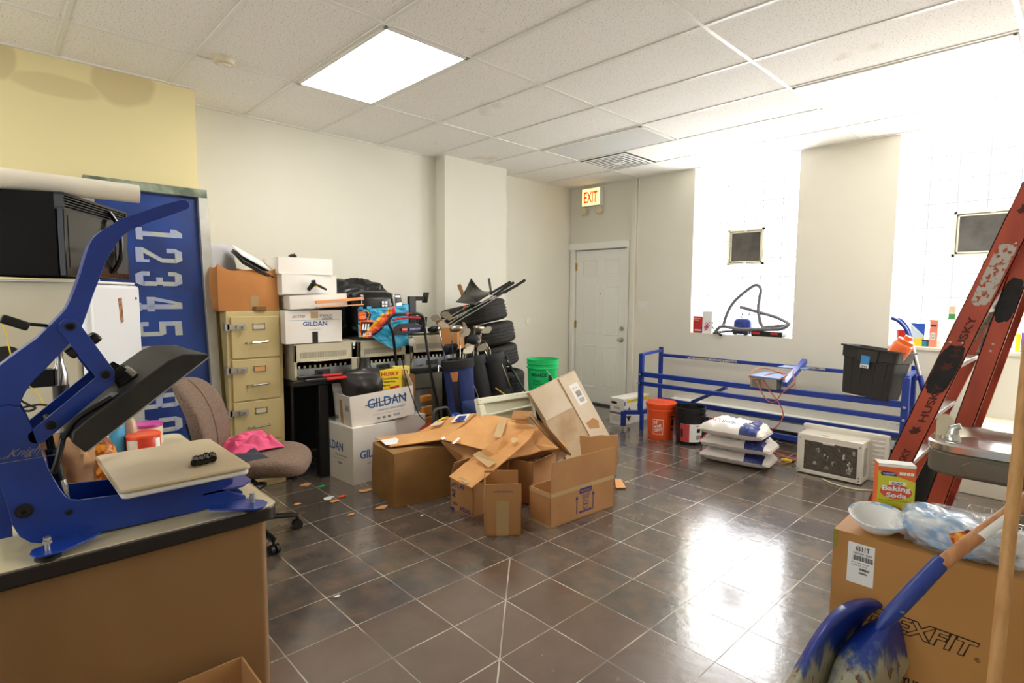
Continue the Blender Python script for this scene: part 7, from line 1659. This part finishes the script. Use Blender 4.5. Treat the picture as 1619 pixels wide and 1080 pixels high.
MB().surf(wr,14,14,0,.002).build('wrapper',mat('chips_print',(206,84,26),.3,var=(246,186,50),vs=30,vc=(.45,.55)),t,smooth=60)
MB().surf(lambda i,j:wr(1-.18+.18*i,j*.8)+V((.012*i,-.004,0)),4,6,0,.002).build('torn_corner','dark_grey',t)
# translucent tub and bag behind
t=thing('plastic_container','white food tub with cream contents behind the plate bag','container',atz(1530,830,BZ)); p=atz(1530,838,BZ)
MB().lathe([(.06,.001),(.085,.05),(.092,.052),(.092,.056),(.083,.056),(.058,.006),(0,.006)],(p.x,2.17,BZ),36).build('tub','white_plastic',t)
MB().lathe([(.0,.03),(.075,.03)],(p.x,2.17,BZ),30).build('contents',mat('cream_food',(222,212,170),.5),t)
t=thing('plastic_bag','crumpled translucent plastic bag at the right on the foreground carton','plastic bag',atz(1590,880,BZ))
mat('bag_clear',(235,238,240),.2,alpha=.45,bump=.6,bs=12)
MB().blob((-.10,2.06,BZ+.05),(.13,.10,.05),.35,2.5,21,40,flatz=-.048).build('film','bag_clear',t,smooth=70)
MB().blob((-.12,2.04,BZ+.03),(.03,.02,.02),.2,2,2,16).build('dark_item','ink_black',t) 
MB().quad((-.118,1.972,BZ+.03),(.9,0,.4),(-.4,0,.9),.008,.03,0).build('hologram_sticker',mat('holo',(120,210,180),.2,.5),t,smooth=0)
t=thing('wire_basket','small chrome wire basket behind the wooden handle on the foreground carton','basket',(-.16,2.2,BZ))
b=MB(); bc=atz(1585,822,BZ); cxb,cyb=bc.x+.0,2.26
for z,s in ((.005,.6),(.04,.8),(.075,1.0)):
    b.tube([V((cxb+sx*.075*s,cyb+sy*.05*s,BZ+z)) for sx,sy in ((-1,-1),(1,-1),(1,1),(-1,1))],.002,6,closed=True)
for k in range(9):
    u=-1+2*k/8
    for sy in (-1,1): b.tube([V((cxb+u*.045,cyb+sy*.03,BZ+.005)),V((cxb+u*.075,cyb+sy*.05,BZ+.075))],.0013,5)
b.build('wires','chrome',t)
tag(MB().blob((-.04,1.72,.80),(.03,.02,.06),.1,2,2,20).build('green_cloth','green_plastic'),'bright green object at the right edge behind the wooden pole','green object') if 0 else None
# ================= blue scoop shovel =================
def scoopmat():
    m=mat('scoop_blue',(28,56,148),.3,coat=.3); N,L=nodes(m); b=N['Principled BSDF']
    tc=N.new('ShaderNodeTexCoord'); sp=N.new('ShaderNodeSeparateXYZ'); L.new(tc.outputs['Object'],sp.inputs[0])
    mp=N.new('ShaderNodeMapping'); mp.inputs['Rotation'].default_value=(0,R(35),0); mp.inputs['Scale'].default_value=(6,6,1.6); L.new(tc.outputs['Object'],mp.inputs[0])
    n=N.new('ShaderNodeTexNoise'); n.inputs['Scale'].default_value=3.4; n.inputs['Detail'].default_value=7; n.inputs['Roughness'].default_value=.6; L.new(mp.outputs[0],n.inputs['Vector'])
    k=N.new('ShaderNodeMapRange'); L.new(sp.outputs[2],k.inputs[0]); k.inputs[1].default_value=.50; k.inputs[2].default_value=.33; k.inputs[3].default_value=-.32; k.inputs[4].default_value=.22
    a=N.new('ShaderNodeMath'); a.operation='ADD'; L.new(n.outputs[0],a.inputs[0]); L.new(k.outputs[0],a.inputs[1])
    r=N.new('ShaderNodeValToRGB'); e=r.color_ramp.elements; e[0].position=.46; e[0].color=lin((28,56,148)); e[1].position=.66; e[1].color=lin((176,172,148)); x=e.new(.54); x.color=lin((70,96,150)); L.new(a.outputs[0],r.inputs[0])
    n2=N.new('ShaderNodeTexNoise'); n2.inputs['Scale'].default_value=9; n2.inputs['Detail'].default_value=4; L.new(mp.outputs[0],n2.inputs['Vector'])
    r2=N.new('ShaderNodeValToRGB'); e=r2.color_ramp.elements; e[0].position=.60; e[0].color=(0,0,0,1); e[1].position=.66; e[1].color=(1,1,1,1); L.new(n2.outputs[0],r2.inputs[0])
    mm=N.new('ShaderNodeMath'); mm.operation='MULTIPLY'; g2=N.new('ShaderNodeMath'); g2.operation='GREATER_THAN'; L.new(a.outputs[0],g2.inputs[0]); g2.inputs[1].default_value=.56; L.new(r2.outputs[0],mm.inputs[0]); L.new(g2.outputs[0],mm.inputs[1])
    mx=N.new('ShaderNodeMix'); mx.data_type='RGBA'; L.new(mm.outputs[0],mx.inputs[0]); L.new(r.outputs[0],mx.inputs[6]); mx.inputs[7].default_value=lin((104,76,44)); L.new(mx.outputs[2],b.inputs['Base Color'])
scoopmat()
t=thing('scoop_shovel','worn blue plastic scoop shovel with wooden handle leaning on the foreground carton','shovel',(-.45,1.6,0))
S0=aty(1413,968,1.70); S1=aty(1487,890,1.78); HE=aty(1640,778,1.90)
ax=(S0-S1).normalized(); nv=V((-f_.x,-f_.y,-f_.z)); nv=(nv-ax*nv.dot(ax)).normalized(); sd=ax.cross(nv).normalized()
# blade: measured cross sections from the socket to the lip (image of each point and its distance)
ST=[[(650,795),(648,798),(650,802),(655,808),(660,812),(665,815)],[(600,770),(590,785),(604,812),(630,822),(655,830),(685,848)],[(540,762),(520,790),(545,846),(582,842),(640,850),(702,885)],
[(470,775),(455,830),(492,893),(520,885),(610,900),(711,930)],[(410,815),(400,880),(455,948),(468,940),(580,980),(706,985)],[(350,890),(352,958),(424,1008),(436,1000),(550,1060),(680,1050)],
[(290,990),(305,1048),(398,1080),(412,1072),(520,1130),(640,1110)],[(236,1085),(262,1138),(366,1170),(382,1162),(490,1205),(600,1180)]]
DD=[.03,-.02,.075,.015,-.045,.02]
G=[]
for k,row in enumerate(ST):
    amp=min(1,k*.45)
    G.append([atd(1145+a/2.411,632+b_/2.411,1.765-.020*k+DD[n]*amp) for n,(a,b_) in enumerate(row)])
rows=[spline(r,10) for r in G]
cols=[spline([rows[k][n] for k in range(len(rows))],8) for n in range(len(rows[0]))]
nu_,nv_=len(cols[0])-1,len(cols)-1
def blade(i,j): return cols[min(nv_,int(round(j*nv_)))][min(nu_,int(round(i*nu_)))]
MB().surf(lambda i,j:blade(i,j),nu_,nv_,0,-.004).build('blade','scoop_blue',t,smooth=80)
MB().tube([blade(i/28,0) for i in range(0,29)],.0035,6).tube([blade(i/28,1) for i in range(0,29)],.0035,6).build('rolled_rim','scoop_blue',t)
for jj,off in ((.13,.0),(.70,.0)):
    MB().tube([blade(i/28,jj)-f_*.002 for i in range(5,27)],.0035,6).build('pressed_rib','scoop_blue',t)
MB().tube([S1-ax*.0,S1.lerp(S0,.5),S0,S0+ax*.03,S0+ax*.065],[.0205,.0215,.021,.017,.006],20).build('socket',mat('socket_blue',(34,60,146),.35),t)
MB().lathe([(.006,0),(.006,.003),(0,.004)],S0+nv*.02-ax*.015,10).build('rivet','zinc',t)
mat('handle_wood',(176,118,74),.5,var=(196,142,94),vs=8,stretch=(8,8,1))
MB().tube([S1+ax*.03,S1.lerp(HE,.4),HE],[.0175,.017,.017],20).build('handle','handle_wood',t)
MB().tube([S1-ax*.0,S1-ax*.012],[.0187,.018],20).build('paint_collar','socket_blue',t)
a=S1.lerp(HE,.40); b_=S1.lerp(HE,.72); c=V((0,0,0))
def wl(i,j):
    p=a.lerp(b_,i); an=R(-60+110*j); return p+(nv*math.cos(an)+sd*math.sin(an))*(.0178)
MB().surf(wl,6,10).build('handle_label','paper_white',t)
# wooden pole near the right edge
t=thing('broom_pole','bare wooden pole standing in the right foreground in front of the carton','pole',(-.1,1.0,0))
a=atd(1572,1080,1.12); b_=atd(1618,640,1.18); dd=(b_-a)/(b_.z-a.z); foot=a-dd*(a.z-.02); topp=b_+dd*(1.42-b_.z)
MB().tube([foot,a,b_,topp],[.0122,.0122,.0122,.0122],20).build('shaft',mat('pole_wood',(204,156,96),.5,var=(186,136,80),vs=7,stretch=(9,9,.8)),t)
MB().lathe([(.017,0),(.017,.03),(.0155,.03)],foot-V((0,0,.02)),16).build('end_cap','black_plastic',t)
p=atd(1622,775,1.5); t=thing('green_watering_jug','bright green plastic jug at the right edge beside the pole','jug',(p.x+.03,p.y,.70)); MB().blob((p.x+.028,p.y,p.z),(.03,.03,.05),0,1,0,20).build('body','green_plastic',t)
for r in ROOTS:
    if 'inv' in r: del r['inv']
